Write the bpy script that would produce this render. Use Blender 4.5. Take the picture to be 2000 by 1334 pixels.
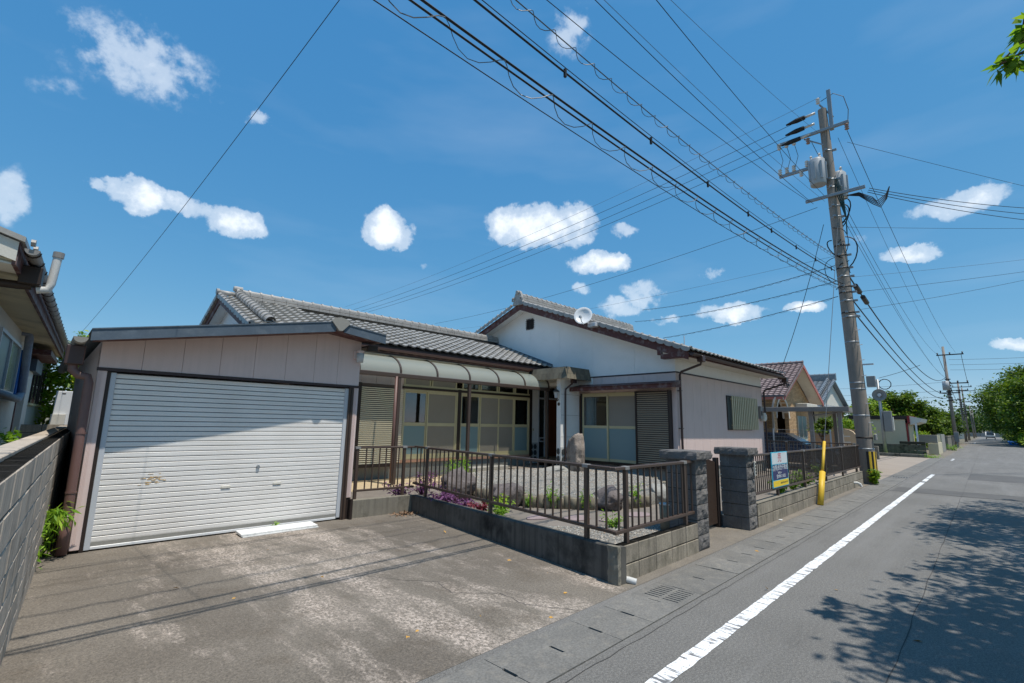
import bpy, math, random
import numpy as np
from mathutils import Matrix, Vector, noise as mnoise

for o in list(bpy.data.objects): bpy.data.objects.remove(o)
S = bpy.context.scene
COL = S.collection
rad = math.radians

# ------------------------------------------------------------------ camera, light, sky, exposure
cam_d = bpy.data.cameras.new("camera"); cam = bpy.data.objects.new("camera", cam_d); COL.objects.link(cam)
cam_d.sensor_width = 36; cam_d.lens = 16.945; cam_d.clip_start = .05; cam_d.clip_end = 6000
r = (0.696452, -0.717337, 0.01957); u = (-0.133787, -0.103002, 0.985643); f = (0.705022, 0.689071, 0.167706)
cam.matrix_world = Matrix(((r[0], u[0], -f[0], 0), (r[1], u[1], -f[1], 0), (r[2], u[2], -f[2], 1.65), (0, 0, 0, 1)))
S.camera = cam
S.cycles.max_bounces = 6; S.cycles.diffuse_bounces = 3; S.cycles.transparent_max_bounces = 12
S.view_settings.view_transform = 'Standard'; S.view_settings.look = 'None'
S.view_settings.exposure = 0.57; S.view_settings.gamma = 1; S.view_settings.use_curve_mapping = False

SUN_EL, SUN_AZ = 70.5, 95.0            # elevation; azimuth the light travels to, from +X
sl = bpy.data.lights.new("sun", 'SUN'); sun = bpy.data.objects.new("sun", sl); COL.objects.link(sun)
sl.energy = 3.1; sl.angle = rad(0.5); sl.color = (1, .94, .84)
dv = Vector((math.cos(rad(SUN_AZ)) * math.cos(rad(SUN_EL)), math.sin(rad(SUN_AZ)) * math.cos(rad(SUN_EL)), -math.sin(rad(SUN_EL))))
sun.rotation_euler = dv.to_track_quat('-Z', 'Y').to_euler(); sun.location = (0, -10, 30)

W = bpy.data.worlds.new("World"); S.world = W; W.use_nodes = True
nt = W.node_tree; nt.nodes.clear()
def wn(t, **k):
    n = nt.nodes.new(t)
    for a, b in k.items(): setattr(n, a, b)
    return n
sky = wn('ShaderNodeTexSky', sky_type='NISHITA', sun_disc=False)
sky.sun_elevation = rad(SUN_EL); sky.sun_rotation = rad(90 - (SUN_AZ + 180)); sky.air_density = .7; sky.dust_density = 0; sky.ozone_density = 4
tc = wn('ShaderNodeTexCoord')
nz = wn('ShaderNodeTexNoise'); nz.inputs['Scale'].default_value = 20; nz.inputs['Detail'].default_value = 5; nz.inputs['Roughness'].default_value = .62
nt.links.new(tc.outputs['Generated'], nz.inputs['Vector'])
sub = wn('ShaderNodeVectorMath', operation='SUBTRACT'); nt.links.new(nz.outputs['Color'], sub.inputs[0]); sub.inputs[1].default_value = (.5, .5, .5)
scl = wn('ShaderNodeVectorMath', operation='SCALE'); nt.links.new(sub.outputs[0], scl.inputs[0]); scl.inputs['Scale'].default_value = .05
wrp = wn('ShaderNodeVectorMath', operation='ADD'); nt.links.new(tc.outputs['Generated'], wrp.inputs[0]); nt.links.new(scl.outputs[0], wrp.inputs[1])
CL = [(0.0654, 0.8504, 0.522, 0.0994, 0.0573, 0.42), (0.0921, 0.9327, 0.3486, 0.0366, 0.026, 0.9), (0.0512, 0.935, 0.3508, 0.0173, 0.011, 0.5), (0.1633, 0.9234, 0.3473, 0.0387, 0.0172, 0.7), (0.2293, 0.9117, 0.3409, 0.0468, 0.0252, 0.85), (0.2231, 0.8353, 0.5024, 0.0243, 0.0139, 0.55), (0.468, 0.8032, 0.3685, 0.0422, 0.0361, 0.95), (0.6964, 0.6006, 0.3927, 0.1083, 0.0392, 1), (0.73, 0.549, 0.4071, 0.0459, 0.0306, 0.9), (0.7859, 0.5273, 0.323, 0.0537, 0.0227, 0.95), (0.8489, 0.4593, 0.2614, 0.0407, 0.0306, 0.6), (0.8317, 0.5041, 0.2327, 0.0465, 0.0186, 0.5), (0.8772, 0.4343, 0.2045, 0.0303, 0.0101, 0.5), (0.8916, 0.348, 0.2898, 0.0253, 0.0117, 0.5), (0.92, 0.3265, 0.2169, 0.0599, 0.0184, 0.8), (0.9548, 0.2075, 0.2128, 0.0326, 0.0127, 0.8), (0.5856, 0.4507, 0.6737, 0.04, 0.04, 0.4), (0.9429, -0.0076, 0.333, 0.057, 0.0182, 0.7), (0.959, 0.0611, 0.2767, 0.0366, 0.013, 0.7), (0.9912, -0.042, 0.1257, 0.0257, 0.0103, 0.75), (-0.0431, 0.9532, 0.2994, 0.0201, 0.0431, 0.4), (0.7926, 0.477, 0.3799, 0.0283, 0.0121, 0.45), (0.9419, 0.1189, 0.3141, 0.0221, 0.0119, 0.35), (0.7817, 0.5623, 0.2698, 0.023, 0.0125, 0.4), (-0.0163, 0.8907, 0.4543, 0.036, 0.0159, 0.25), (0.5476, 0.778, 0.3078, 0.0186, 0.0103, 0.3)]
_rr = random.Random(4)
for k in range(16):                       # the same kind of sky all the way round
    a = rad(_rr.uniform(112, 336)); e = rad(_rr.uniform(12, 46)); s_ = _rr.uniform(.03, .09)
    CL.append((math.cos(a) * math.cos(e), math.sin(a) * math.cos(e), math.sin(e), s_, s_ * .45, _rr.uniform(.4, .95)))
acc = None
def math2(op, a, b, clamp=False):
    n = wn('ShaderNodeMath', operation=op); n.use_clamp = clamp
    for i, v in enumerate((a, b)):
        if isinstance(v, (int, float)): n.inputs[i].default_value = v
        else: nt.links.new(v, n.inputs[i])
    return n.outputs[0]
for (x, y, z, a, b, s_) in CL:
    c = Vector((x, y, z)).normalized(); e1 = c.cross(Vector((0, 0, 1))).normalized(); e2 = e1.cross(c).normalized()
    mp = wn('ShaderNodeMapping', vector_type='TEXTURE'); nt.links.new(wrp.outputs[0], mp.inputs['Vector'])
    mp.inputs['Location'].default_value = c; mp.inputs['Rotation'].default_value = Matrix((e1, e2, -c)).transposed().to_euler(); mp.inputs['Scale'].default_value = (a * 1.36, b * 1.4, .5)
    ln = wn('ShaderNodeVectorMath', operation='DOT_PRODUCT'); nt.links.new(mp.outputs[0], ln.inputs[0]); nt.links.new(mp.outputs[0], ln.inputs[1])
    md = wn('ShaderNodeMath', operation='MULTIPLY_ADD'); nt.links.new(ln.outputs['Value'], md.inputs[0]); md.inputs[1].default_value = -s_; md.inputs[2].default_value = s_
    acc = md.outputs[0] if acc is None else math2('MAXIMUM', acc, md.outputs[0])
acc = math2('MAXIMUM', acc, 0.0)
nz2 = wn('ShaderNodeTexNoise'); nz2.inputs['Scale'].default_value = 38; nz2.inputs['Detail'].default_value = 5; nz2.inputs['Roughness'].default_value = .62
nt.links.new(tc.outputs['Generated'], nz2.inputs['Vector'])
nz4 = wn('ShaderNodeTexNoise'); nz4.inputs['Scale'].default_value = 13; nz4.inputs['Detail'].default_value = 4; nt.links.new(tc.outputs['Generated'], nz4.inputs['Vector'])
dens = math2('ADD', math2('MULTIPLY', acc, 1.15), math2('ADD', math2('MULTIPLY', math2('SUBTRACT', nz2.outputs['Fac'], .58), 1.0), math2('MULTIPLY', math2('SUBTRACT', nz4.outputs['Fac'], .56), 1.4)))
dens = math2('MULTIPLY', dens, math2('MULTIPLY', acc, 3.0, True))
rmp = wn('ShaderNodeValToRGB'); nt.links.new(dens, rmp.inputs['Fac'])
rmp.color_ramp.interpolation = 'EASE'; rmp.color_ramp.elements[0].position = .02; rmp.color_ramp.elements[1].position = 1.0
rmp.color_ramp.elements[0].color = (0, 0, 0, 1); rmp.color_ramp.elements[1].color = (.97, .97, .97, 1)
e_ = rmp.color_ramp.elements.new(.42); e_.color = (.45, .45, .45, 1)
# thin streaky veil, everywhere
vm = wn('ShaderNodeMapping'); vm.inputs['Scale'].default_value = (1.2, 1.2, 5.0); nt.links.new(tc.outputs['Generated'], vm.inputs['Vector'])
nz3 = wn('ShaderNodeTexNoise'); nz3.inputs['Scale'].default_value = 2.4; nz3.inputs['Detail'].default_value = 4; nt.links.new(vm.outputs[0], nz3.inputs['Vector'])
veil = math2('MULTIPLY', math2('SUBTRACT', nz3.outputs['Fac'], .50, True), .22)
fac = math2('MAXIMUM', rmp.outputs['Color'], veil)
mix = wn('ShaderNodeMix', data_type='RGBA'); nt.links.new(fac, mix.inputs['Factor'])
sxyz = wn('ShaderNodeSeparateColor'); nt.links.new(sky.outputs[0], sxyz.inputs[0]); cxyz = wn('ShaderNodeCombineColor')   # the photo's contrast curve for blue sky
for i, (k_, g_) in enumerate(((.55, .97), (1.31, .507), (2.42, .256))):
    nt.links.new(math2('MULTIPLY', math2('POWER', sxyz.outputs[i], g_), k_), cxyz.inputs[i])
nt.links.new(cxyz.outputs[0], mix.inputs['A']); mix.inputs['B'].default_value = (5.6, 5.95, 6.3, 1)
bg = wn('ShaderNodeBackground'); bg.inputs['Strength'].default_value = .125; nt.links.new(mix.outputs['Result'], bg.inputs['Color'])
W.cycles.sampling_method = 'MANUAL'; W.cycles.sample_map_resolution = 256
wo = wn('ShaderNodeOutputWorld'); nt.links.new(bg.outputs[0], wo.inputs['Surface'])

# ------------------------------------------------------------------ helpers
def lin(c):
    c = c / 255.0
    return c / 12.92 if c <= .04045 else ((c + .055) / 1.055) ** 2.4
def rgb(*c): return tuple(lin(x) for x in c)

class NT:
    def __init__(s, mat): mat.use_nodes = True; s.t = mat.node_tree; s.t.nodes.clear()
    def n(s, ty, **k):
        n = s.t.nodes.new(ty)
        for a, b in k.items():
            if a in n.bl_rna.properties: setattr(n, a, b)
            else: n.inputs[a].default_value = b
        return n
    def l(s, a, b): s.t.links.new(a, b)
    def noise(s, vec, scale, detail=4, rough=.55):
        n = s.n('ShaderNodeTexNoise', Scale=scale, Detail=detail, Roughness=rough); s.l(vec, n.inputs['Vector']); return n.outputs['Fac']
    def ramp(s, fac, pts):
        n = s.n('ShaderNodeValToRGB'); el = n.color_ramp.elements
        while len(el) < len(pts): el.new(.5)
        for e, (p, c) in zip(el, pts): e.position = p; e.color = (*c, 1) if len(c) == 3 else c
        s.l(fac, n.inputs['Fac']); return n.outputs['Color']
    def mix(s, fac, a, b, blend='MIX'):
        n = s.n('ShaderNodeMix', data_type='RGBA', blend_type=blend)
        for k, v in (('Factor', fac), ('A', a), ('B', b)):
            if isinstance(v, (int, float)): n.inputs[k].default_value = v
            elif isinstance(v, tuple): n.inputs[k].default_value = (*v, 1)
            else: s.l(v, n.inputs[k])
        return n.outputs['Result']
    def math(s, op, a, b=0.0, clamp=False):
        n = s.n('ShaderNodeMath', operation=op); n.use_clamp = clamp
        for i, v in enumerate((a, b)):
            if isinstance(v, (int, float)): n.inputs[i].default_value = v
            else: s.l(v, n.inputs[i])
        return n.outputs[0]
    def pos(s): return s.n('ShaderNodeNewGeometry').outputs['Position']
    def mapped(s, sc, rot=(0, 0, 0)):
        m = s.n('ShaderNodeMapping'); m.inputs['Scale'].default_value = sc; m.inputs['Rotation'].default_value = rot; s.l(s.pos(), m.inputs['Vector']); return m.outputs[0]
    def bump(s, h, st, dist=.01):
        b = s.n('ShaderNodeBump', Strength=st, Distance=dist); s.l(h, b.inputs['Height']); return b.outputs['Normal']
    def out(s, col, rough=.7, metal=0., spec=.5, normal=None, **kw):
        p = s.n('ShaderNodeBsdfPrincipled')
        if isinstance(col, tuple): p.inputs['Base Color'].default_value = (*col, 1)
        else: s.l(col, p.inputs['Base Color'])
        if isinstance(rough, (int, float)): p.inputs['Roughness'].default_value = rough
        else: s.l(rough, p.inputs['Roughness'])
        p.inputs['Metallic'].default_value = metal; p.inputs['Specular IOR Level'].default_value = spec
        for k, v in kw.items(): p.inputs[k.replace('_', ' ')].default_value = v
        if normal is not None: s.l(normal, p.inputs['Normal'])
        o = s.n('ShaderNodeOutputMaterial'); s.l(p.outputs[0], o.inputs['Surface']); return p

MATS = {}
def M(name, c, rough=.7, var=.14, scale=2.5, bump=.15, bscale=70, metal=0, spec=.4, rnd=0., streak=0., dirt=None, dirt_amt=.5, dirt_scale=3., fine=.08, bdist=.004):
    """General weathered surface: broad tint changes, fine grain, optional rain streaks, stains and per-piece change."""
    if name in MATS: return MATS[name]
    m = bpy.data.materials.new(name); t = NT(m); P = t.pos()
    base = tuple(c)
    n1 = t.noise(P, scale, 5, .6)
    col = t.ramp(n1, [(.25, tuple(x * (1 - var) for x in base)), (.75, tuple(min(1, x * (1 + var)) for x in base))])
    n2 = t.noise(P, bscale, 3, .6)
    col = t.mix(fine * 2, col, t.ramp(n2, [(.3, (.25, .25, .25)), (.7, (1, 1, 1))]), 'MULTIPLY')
    if streak:
        sv = t.noise(t.mapped((9, 9, .5)), 1.6, 5, .6)
        col = t.mix(t.math('MULTIPLY', t.math('SUBTRACT', sv, .47, True), streak * 4, True), col, tuple(x * .38 for x in base))
    if dirt is not None:
        dn = t.noise(P, dirt_scale, 6, .65)
        col = t.mix(t.math('MULTIPLY', t.math('SUBTRACT', dn, .5, True), dirt_amt * 6, True), col, dirt)
    if rnd:
        oi = t.n('ShaderNodeObjectInfo'); h = t.n('ShaderNodeHueSaturation')
        v = t.math('MULTIPLY_ADD', oi.outputs['Random'], rnd * 2); v.node.inputs[2].default_value = 1 - rnd
        t.l(v, h.inputs['Value']); t.l(col, h.inputs['Color']); col = h.outputs['Color']
    t.out(col, t.math('ADD', t.math('MULTIPLY', n2, .16), rough - .08), metal, spec, t.bump(n2, bump, bdist) if bump else None)
    MATS[name] = m; return m

def custom(name):
    m = bpy.data.materials.new(name); MATS[name] = m; return m, NT(m)

def mk_leaf(name, c1, c2, c3=None, trans=.35):
    m, t = custom(name)
    g = t.n('ShaderNodeNewGeometry')
    pts = [(0, c1), (.6, c2)] + ([(1, c3)] if c3 else [])
    col = t.ramp(g.outputs['Random Per Island'], pts)
    col = t.mix(.55, col, t.ramp(t.noise(g.outputs['Position'], .9, 4), [(.3, (.45, .5, .45)), (.7, (1.2, 1.15, 1.0))]), 'MULTIPLY')
    p = t.n('ShaderNodeBsdfPrincipled'); t.l(col, p.inputs['Base Color']); p.inputs['Roughness'].default_value = .55; p.inputs['Specular IOR Level'].default_value = .35
    tr = t.n('ShaderNodeBsdfTranslucent'); t.l(t.mix(1.0, col, (1.25, 1.3, .6), 'MULTIPLY'), tr.inputs['Color'])
    mx = t.n('ShaderNodeMixShader', Fac=trans); t.l(p.outputs[0], mx.inputs[1]); t.l(tr.outputs[0], mx.inputs[2])
    o = t.n('ShaderNodeOutputMaterial'); t.l(mx.outputs[0], o.inputs['Surface']); return m

class MB:
    def __init__(s): s.v = []; s.f = []
    def add(s, vs, fs):
        o = len(s.v); s.v.extend(vs); s.f.extend([tuple(i + o for i in f) for f in fs]); return s
    def box(s, x0, x1, y0, y1, z0, z1, b=0.0):
        if b <= 0:
            v = [(x, y, z) for z in (z0, z1) for y in (y0, y1) for x in (x0, x1)]
            return s.add(v, [(0, 2, 3, 1), (4, 5, 7, 6), (0, 1, 5, 4), (2, 6, 7, 3), (0, 4, 6, 2), (1, 3, 7, 5)])
        X = (x0, x1); Y = (y0, y1); Z = (z0, z1); v = []; idx = {}
        for i in (0, 1):
            for j in (0, 1):
                for k in (0, 1):
                    sx, sy, sz = (1, -1)[i], (1, -1)[j], (1, -1)[k]
                    for a in range(3):
                        p = [X[i] + sx * b, Y[j] + sy * b, Z[k] + sz * b]; p[a] = (X[i], Y[j], Z[k])[a]
                        idx[i, j, k, a] = len(v); v.append(tuple(p))
        fs = []
        for a in range(3):
            o1, o2 = [q for q in range(3) if q != a]
            for sd in (0, 1):
                q = []
                for (p1, p2) in ((0, 0), (1, 0), (1, 1), (0, 1)):
                    c = [0, 0, 0]; c[a] = sd; c[o1] = p1; c[o2] = p2; q.append(idx[c[0], c[1], c[2], a])
                if (sd == 0) == (a != 1): q.reverse()
                fs.append(tuple(q))
        for a in range(3):          # edges running along axis a
            o1, o2 = [q for q in range(3) if q != a]
            for p1 in (0, 1):
                for p2 in (0, 1):
                    c0 = [0, 0, 0]; c0[o1] = p1; c0[o2] = p2; c1 = c0[:]; c1[a] = 1
                    fs.append((idx[(*c0, o1)], idx[(*c1, o1)], idx[(*c1, o2)], idx[(*c0, o2)]))
        for i in (0, 1):
            for j in (0, 1):
                for k in (0, 1): fs.append(tuple(idx[i, j, k, a] for a in range(3)))
        return s.add(v, fs)
    def prism(s, poly, vec):
        n = len(poly); v = [tuple(p) for p in poly] + [tuple(p[i] + vec[i] for i in range(3)) for p in poly]
        return s.add(v, [tuple(range(n - 1, -1, -1)), tuple(range(n, 2 * n))] + [(i, (i + 1) % n, n + (i + 1) % n, n + i) for i in range(n)])
    def bar(s, p, q, w, h, up=(0, 0, 1)):
        p = Vector(p); q = Vector(q); d = (q - p).normalized(); up = Vector(up)
        sd = d.cross(up)
        if sd.length < 1e-4: sd = d.cross(Vector((1, 0, 0)))
        sd.normalize(); up2 = sd.cross(d)
        a = sd * (w / 2); b = up2 * (h / 2)
        ring = [-a - b, a - b, a + b, -a + b]
        v = [tuple(p + x) for x in ring] + [tuple(q + x) for x in ring]
        return s.add(v, [(3, 2, 1, 0), (4, 5, 6, 7)] + [(i, (i + 1) % 4, 4 + (i + 1) % 4, 4 + i) for i in range(4)])
    def tube(s, pts, r, n=8, cap=True):
        pts = [Vector(p) for p in pts]; rs = r if isinstance(r, (list, tuple)) else [r] * len(pts)
        nrm = None; rings = []; v = []
        for i, p in enumerate(pts):
            a = pts[max(i - 1, 0)]; b = pts[min(i + 1, len(pts) - 1)]; d = (b - a).normalized()
            if nrm is None:
                nrm = d.cross(Vector((0, 0, 1)));
                if nrm.length < 1e-3: nrm = d.cross(Vector((1, 0, 0)))
            nrm = (nrm - d * nrm.dot(d)).normalized(); bn = d.cross(nrm)
            for k in range(n):
                t = 2 * math.pi * k / n; v.append(tuple(p + (nrm * math.cos(t) + bn * math.sin(t)) * rs[i]))
        fs = []
        for i in range(len(pts) - 1):
            for k in range(n):
                k2 = (k + 1) % n; fs.append((i * n + k, i * n + k2, (i + 1) * n + k2, (i + 1) * n + k))
        if cap: fs.append(tuple(range(n - 1, -1, -1))); fs.append(tuple((len(pts) - 1) * n + k for k in range(n)))
        return s.add(v, fs)
    def cyl(s, p, r0, r1, h, n=16):
        return s.tube([p, (p[0], p[1], p[2] + h)], [r0, r1], n)
    def lathe(s, prof, c=(0, 0, 0), n=20, axis='Z'):
        v = []; m = len(prof)
        for k in range(n):
            t = 2 * math.pi * k / n
            for (rr, zz) in prof:
                p = (rr * math.cos(t), rr * math.sin(t), zz)
                if axis == 'X': p = (p[2], p[0], p[1])
                if axis == 'Y': p = (p[0], p[2], p[1])
                v.append((p[0] + c[0], p[1] + c[1], p[2] + c[2]))
        fs = [(k * m + i, ((k + 1) % n) * m + i, ((k + 1) % n) * m + i + 1, k * m + i + 1) for k in range(n) for i in range(m - 1)]
        return s.add(v, fs)
    def grid(s, pts):           # rows of points
        m = len(pts[0]); v = [tuple(p) for row in pts for p in row]
        return s.add(v, [(i * m + j, i * m + j + 1, (i + 1) * m + j + 1, (i + 1) * m + j) for i in range(len(pts) - 1) for j in range(m - 1)])
    def mesh(s, name, mat, smooth=False):
        me = bpy.data.meshes.new(name); me.from_pydata(s.v, [], s.f); me.validate()
        if mat is not None: me.materials.append(mat)
        import bmesh
        bm = bmesh.new(); bm.from_mesh(me); bmesh.ops.recalc_face_normals(bm, faces=bm.faces); bm.to_mesh(me); bm.free()
        if smooth: me.polygons.foreach_set('use_smooth', [True] * len(me.polygons))
        me.update(); return me
    def build(s, name, mat, parent=None, smooth=False, **props):
        return link(name, s.mesh(name, mat, smooth), parent, **props)

def link(name, me, parent=None, loc=None, rz=None, **props):
    o = bpy.data.objects.new(name, me); COL.objects.link(o)
    if parent is not None: o.parent = parent
    if loc is not None: o.location = loc
    if rz is not None: o.rotation_euler = (0, 0, rz) if isinstance(rz, (int, float)) else rz
    for k, v in props.items(): o[k] = v
    return o
def smooth_angle(o, ang=40):
    me = o.data; me.polygons.foreach_set('use_smooth', [True] * len(me.polygons))
    try: me.set_sharp_from_angle(angle=rad(ang))
    except Exception: pass
    return o
def thing(name, label, cat, loc=(0, 0, 0), rz=0., group=None):
    o = link(name, None, None, loc, rz); o['label'] = label; o['category'] = cat; o['kind'] = 'thing'
    if group: o['group'] = group
    return o
def tag(o, label, cat, group=None, kind=None):
    o['label'] = label; o['category'] = cat
    if group: o['group'] = group
    if kind: o['kind'] = kind
    return o
def struct(o): o['kind'] = 'structure'; return o
def stuff(o): o['kind'] = 'stuff'; return o
def copy_tree(o, parent=None):
    c = o.copy(); COL.objects.link(c)
    if parent is not None: c.parent = parent
    for ch in o.children: copy_tree(ch, c)
    return c

def leaves(name, P, size, aspect, mat, parent=None, seed=0, droop=.3, up=.0, N=None):
    """Small pointed leaves (two bent quads each) at points P."""
    rg = np.random.default_rng(seed); P = np.asarray(P, float); n = len(P)
    sz = size * rg.uniform(.65, 1.25, n)
    th = rg.uniform(0, 2 * np.pi, n); el = rg.normal(-droop, .5, n)
    d = np.stack([np.cos(th) * np.cos(el), np.sin(th) * np.cos(el), np.sin(el)], 1)
    if N is not None: d = d + N; d /= np.linalg.norm(d, axis=1)[:, None]
    up_ = rg.normal(0, .45, (n, 3)); up_[:, 2] += 1.0
    s = np.cross(d, up_); s /= np.linalg.norm(s, axis=1)[:, None] + 1e-9
    w = np.cross(s, d)
    L = d * sz[:, None]; B = s * (sz * aspect * .5)[:, None]
    bend = -w * (sz * .12)[:, None]
    V = np.stack([P, P + L * .45 + B, P + L + bend, P + L * .45 - B], 1).reshape(-1, 3)
    F = np.arange(4 * n).reshape(n, 4)
    me = bpy.data.meshes.new(name); me.vertices.add(4 * n); me.vertices.foreach_set('co', V.ravel())
    me.loops.add(4 * n); me.loops.foreach_set('vertex_index', F.ravel().astype(np.int32))
    me.polygons.add(n); me.polygons.foreach_set('loop_start', (np.arange(n) * 4).astype(np.int32)); me.polygons.foreach_set('loop_total', np.full(n, 4, np.int32))
    me.update(calc_edges=True); me.materials.append(mat)
    return link(name, me, parent)

def clump_points(rg, n, clumps, sig):
    """points gathered round clump centres (x,y,z,weight)"""
    C = np.asarray(clumps, float); w = C[:, 3] / C[:, 3].sum()
    i = rg.choice(len(C), n, p=w)
    return C[i, :3] + rg.normal(0, 1, (n, 3)) * np.asarray(sig)
def crown_clumps(rg, c, R, k, shell=.55):
    out = []
    for _ in range(k):
        d = rg.normal(0, 1, 3); d /= np.linalg.norm(d); t = shell + (1 - shell) * rg.random() ** .6
        out.append((c[0] + d[0] * R[0] * t, c[1] + d[1] * R[1] * t, c[2] + d[2] * R[2] * t, rg.uniform(.5, 1.3)))
    return out

def rock(name, c, R, seed, mat, parent=None, sub=4, amp=.28, rz=0., flat=True):
    import bmesh
    bm = bmesh.new(); bmesh.ops.create_icosphere(bm, subdivisions=sub, radius=1.0)
    off = Vector((seed * 7.3, seed * 3.1, seed * 1.7))
    for v in bm.verts:
        p = v.co.copy()
        k = mnoise.fractal(p * 1.1 + off, 1.0, 2.0, 3) * amp * 1.2 + abs(mnoise.noise(p * 2.3 + off)) * amp * .7
        k += mnoise.fractal(p * 5.0 + off, .9, 2.1, 4) * amp * .38 - max(0, .12 - abs(mnoise.noise(p * 2.7 + off * 2))) * amp * 3.2
        # facets: planes cutting the ball
        q = p * (1 + k)
        for j in range(5):
            rn = random.Random(seed * 31 + j); nd = Vector((rn.uniform(-1, 1), rn.uniform(-1, 1), rn.uniform(-.4, 1))).normalized()
            e = q.dot(nd) - .74
            if e > 0: q -= nd * e * .8
        v.co = Vector((q.x * R[0], q.y * R[1], q.z * R[2]))
    me = bpy.data.meshes.new(name); bm.to_mesh(me); bm.free(); me.materials.append(mat)
    me.polygons.foreach_set('use_smooth', [True] * len(me.polygons))
    return link(name, me, parent, c, rz)

def text(name, s, size, mat, parent, loc, rot, align='CENTER', sx=1.0, ext=.0006):
    c = bpy.data.curves.new(name, 'FONT'); c.body = s; c.size = size; c.align_x = align; c.align_y = 'CENTER'; c.extrude = ext
    o = bpy.data.objects.new(name + '_tmp', c); COL.objects.link(o)
    dg = bpy.context.evaluated_depsgraph_get(); me = bpy.data.meshes.new_from_object(o.evaluated_get(dg))
    bpy.data.objects.remove(o); me.name = name; me.materials.clear(); me.materials.append(mat)
    t = link(name, me, parent, loc, rot); t.scale = (sx, 1, 1); return t

# ------------------------------------------------------------------ materials
m_pink = M('pink siding', rgb(222, 200, 194), .75, .05, 1.2, .12, 160, streak=.10, fine=.06, dirt=rgb(196, 176, 168), dirt_amt=.15, dirt_scale=1.4)
m_white = M('white wall', rgb(238, 238, 236), .8, .03, 1.0, .10, 120, dirt=rgb(205, 203, 198), dirt_amt=.14, dirt_scale=3.5, fine=.04)
m_trim = M('dark trim', rgb(62, 50, 52), .55, .12)
m_brown = M('brown aluminium', rgb(78, 63, 54), .45, .08, 3, .05, metal=.0, spec=.5)
m_dbrown = M('dark brown frame', rgb(50, 40, 36), .5, .1)
m_pipe = M('brown pipe', rgb(112, 84, 78), .5, .08, 3, .03, spec=.5)
m_dpipe = M('dark brown pipe', rgb(66, 48, 46), .45, .1, spec=.5)
m_gold = M('bronze aluminium', rgb(196, 186, 150), .4, .06, spec=.5)
m_slate = M('slate blue fascia', rgb(84, 98, 112), .6, .14, 4, .15, 60, dirt=rgb(140, 146, 150), dirt_amt=.18, dirt_scale=7)
m_tile = M('grey roof tile', rgb(160, 157, 152), .42, .14, 3.5, .12, 90, rnd=.12, dirt=rgb(92, 90, 84), dirt_amt=.28, dirt_scale=4, spec=.5)
m_ridge = M('grey ridge tile', rgb(162, 159, 155), .45, .14, 5, .12, 70, rnd=.08, dirt=rgb(100, 98, 92), dirt_amt=.3, dirt_scale=6, spec=.5)
m_gap = M('roof underlay', rgb(44, 43, 42), .9, .1)
m_soffit = M('soffit board', rgb(214, 210, 200), .8, .05, dirt=rgb(170, 160, 142), dirt_amt=.2)
m_found = M('grey foundation', rgb(150, 148, 142), .85, .12, 2, .25, 50, streak=.12)
m_silver = M('silver guide', rgb(196, 200, 206), .4, .04, spec=.6)
m_conc = M('old concrete', rgb(136, 130, 118), .9, .2, 2.5, .4, 50, streak=.5, dirt=rgb(66, 63, 52), dirt_amt=.7, dirt_scale=2.5, rnd=.05)
m_concd = M('blackened concrete', rgb(96, 93, 88), .9, .25, 2.2, .4, 50, streak=.8, dirt=rgb(34, 33, 32), dirt_amt=.9, dirt_scale=2.0, rnd=.06)
m_block = M('concrete block', rgb(158, 148, 133), .9, .2, 3, .4, 55, streak=.6, dirt=rgb(78, 76, 60), dirt_amt=.5, dirt_scale=4.2, rnd=.12, fine=.2)
m_blockl = M('weathered boundary block', rgb(196, 182, 166), .92, .18, 3, .4, 50, streak=.6, dirt=rgb(70, 66, 58), dirt_amt=.5, dirt_scale=2.8, rnd=.08)
m_mortar = M('dark mortar', rgb(58, 55, 50), .95, .2)
m_split = M('split dark block', rgb(106, 103, 102), .92, .2, 6, .7, 38, dirt=rgb(140, 134, 122), dirt_amt=.25, dirt_scale=9, rnd=.08, bdist=.02)
m_rock = M('garden rock', rgb(150, 138, 128), .92, .35, 5, 1.0, 22, dirt=rgb(66, 60, 56), dirt_amt=.6, dirt_scale=4, fine=.12, bdist=.02)
m_rockb = M('dark garden rock', rgb(112, 104, 102), .92, .35, 4, 1.0, 20, dirt=rgb(54, 50, 50), dirt_amt=.6, dirt_scale=3, fine=.12, bdist=.02)
m_rockl = M('pale rock', rgb(158, 156, 150), .9, .2, 4, .6, 24, fine=.1, bdist=.02)
m_log = M('concrete log edging', rgb(136, 128, 112), .9, .2, 5, .5, 40, streak=.3, rnd=.12)
m_black = M('black', rgb(26, 26, 27), .5, .1)
m_steel = M('galvanised steel', rgb(150, 154, 158), .45, .1, 6, .05, metal=.35)
m_pole = M('pole concrete', rgb(144, 135, 127), .85, .14, 1.2, .2, 40, streak=.35)
m_wire = M('black cable', rgb(34, 36, 40), .6, .05, bump=0)
m_wireg = M('grey strand', rgb(92, 96, 100), .5, .05, bump=0)
m_porc = M('porcelain', rgb(214, 206, 198), .3, .04, bump=0, spec=.6)
m_porcb = M('brown porcelain', rgb(150, 116, 100), .3, .06, bump=0, spec=.6)
m_trans = M('transformer grey', rgb(168, 172, 176), .45, .06, bump=.03)
m_yellow = M('yellow plastic', rgb(226, 186, 58), .5, .08, 4, .05, dirt=rgb(170, 130, 40), dirt_amt=.2)
m_pvc = M('grey pvc', rgb(206, 206, 204), .45, .06, bump=0)
m_wood = M('maroon painted wood', rgb(92, 54, 50), .6, .14, 4, .2, 50, dirt=rgb(206, 206, 204), dirt_amt=.20, dirt_scale=6.5)
m_door = M('brown door', rgb(120, 66, 40), .5, .12, 2, .06)
m_beige = M('beige ribbed metal', rgb(232, 222, 196), .55, .06, bump=.05)
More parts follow.
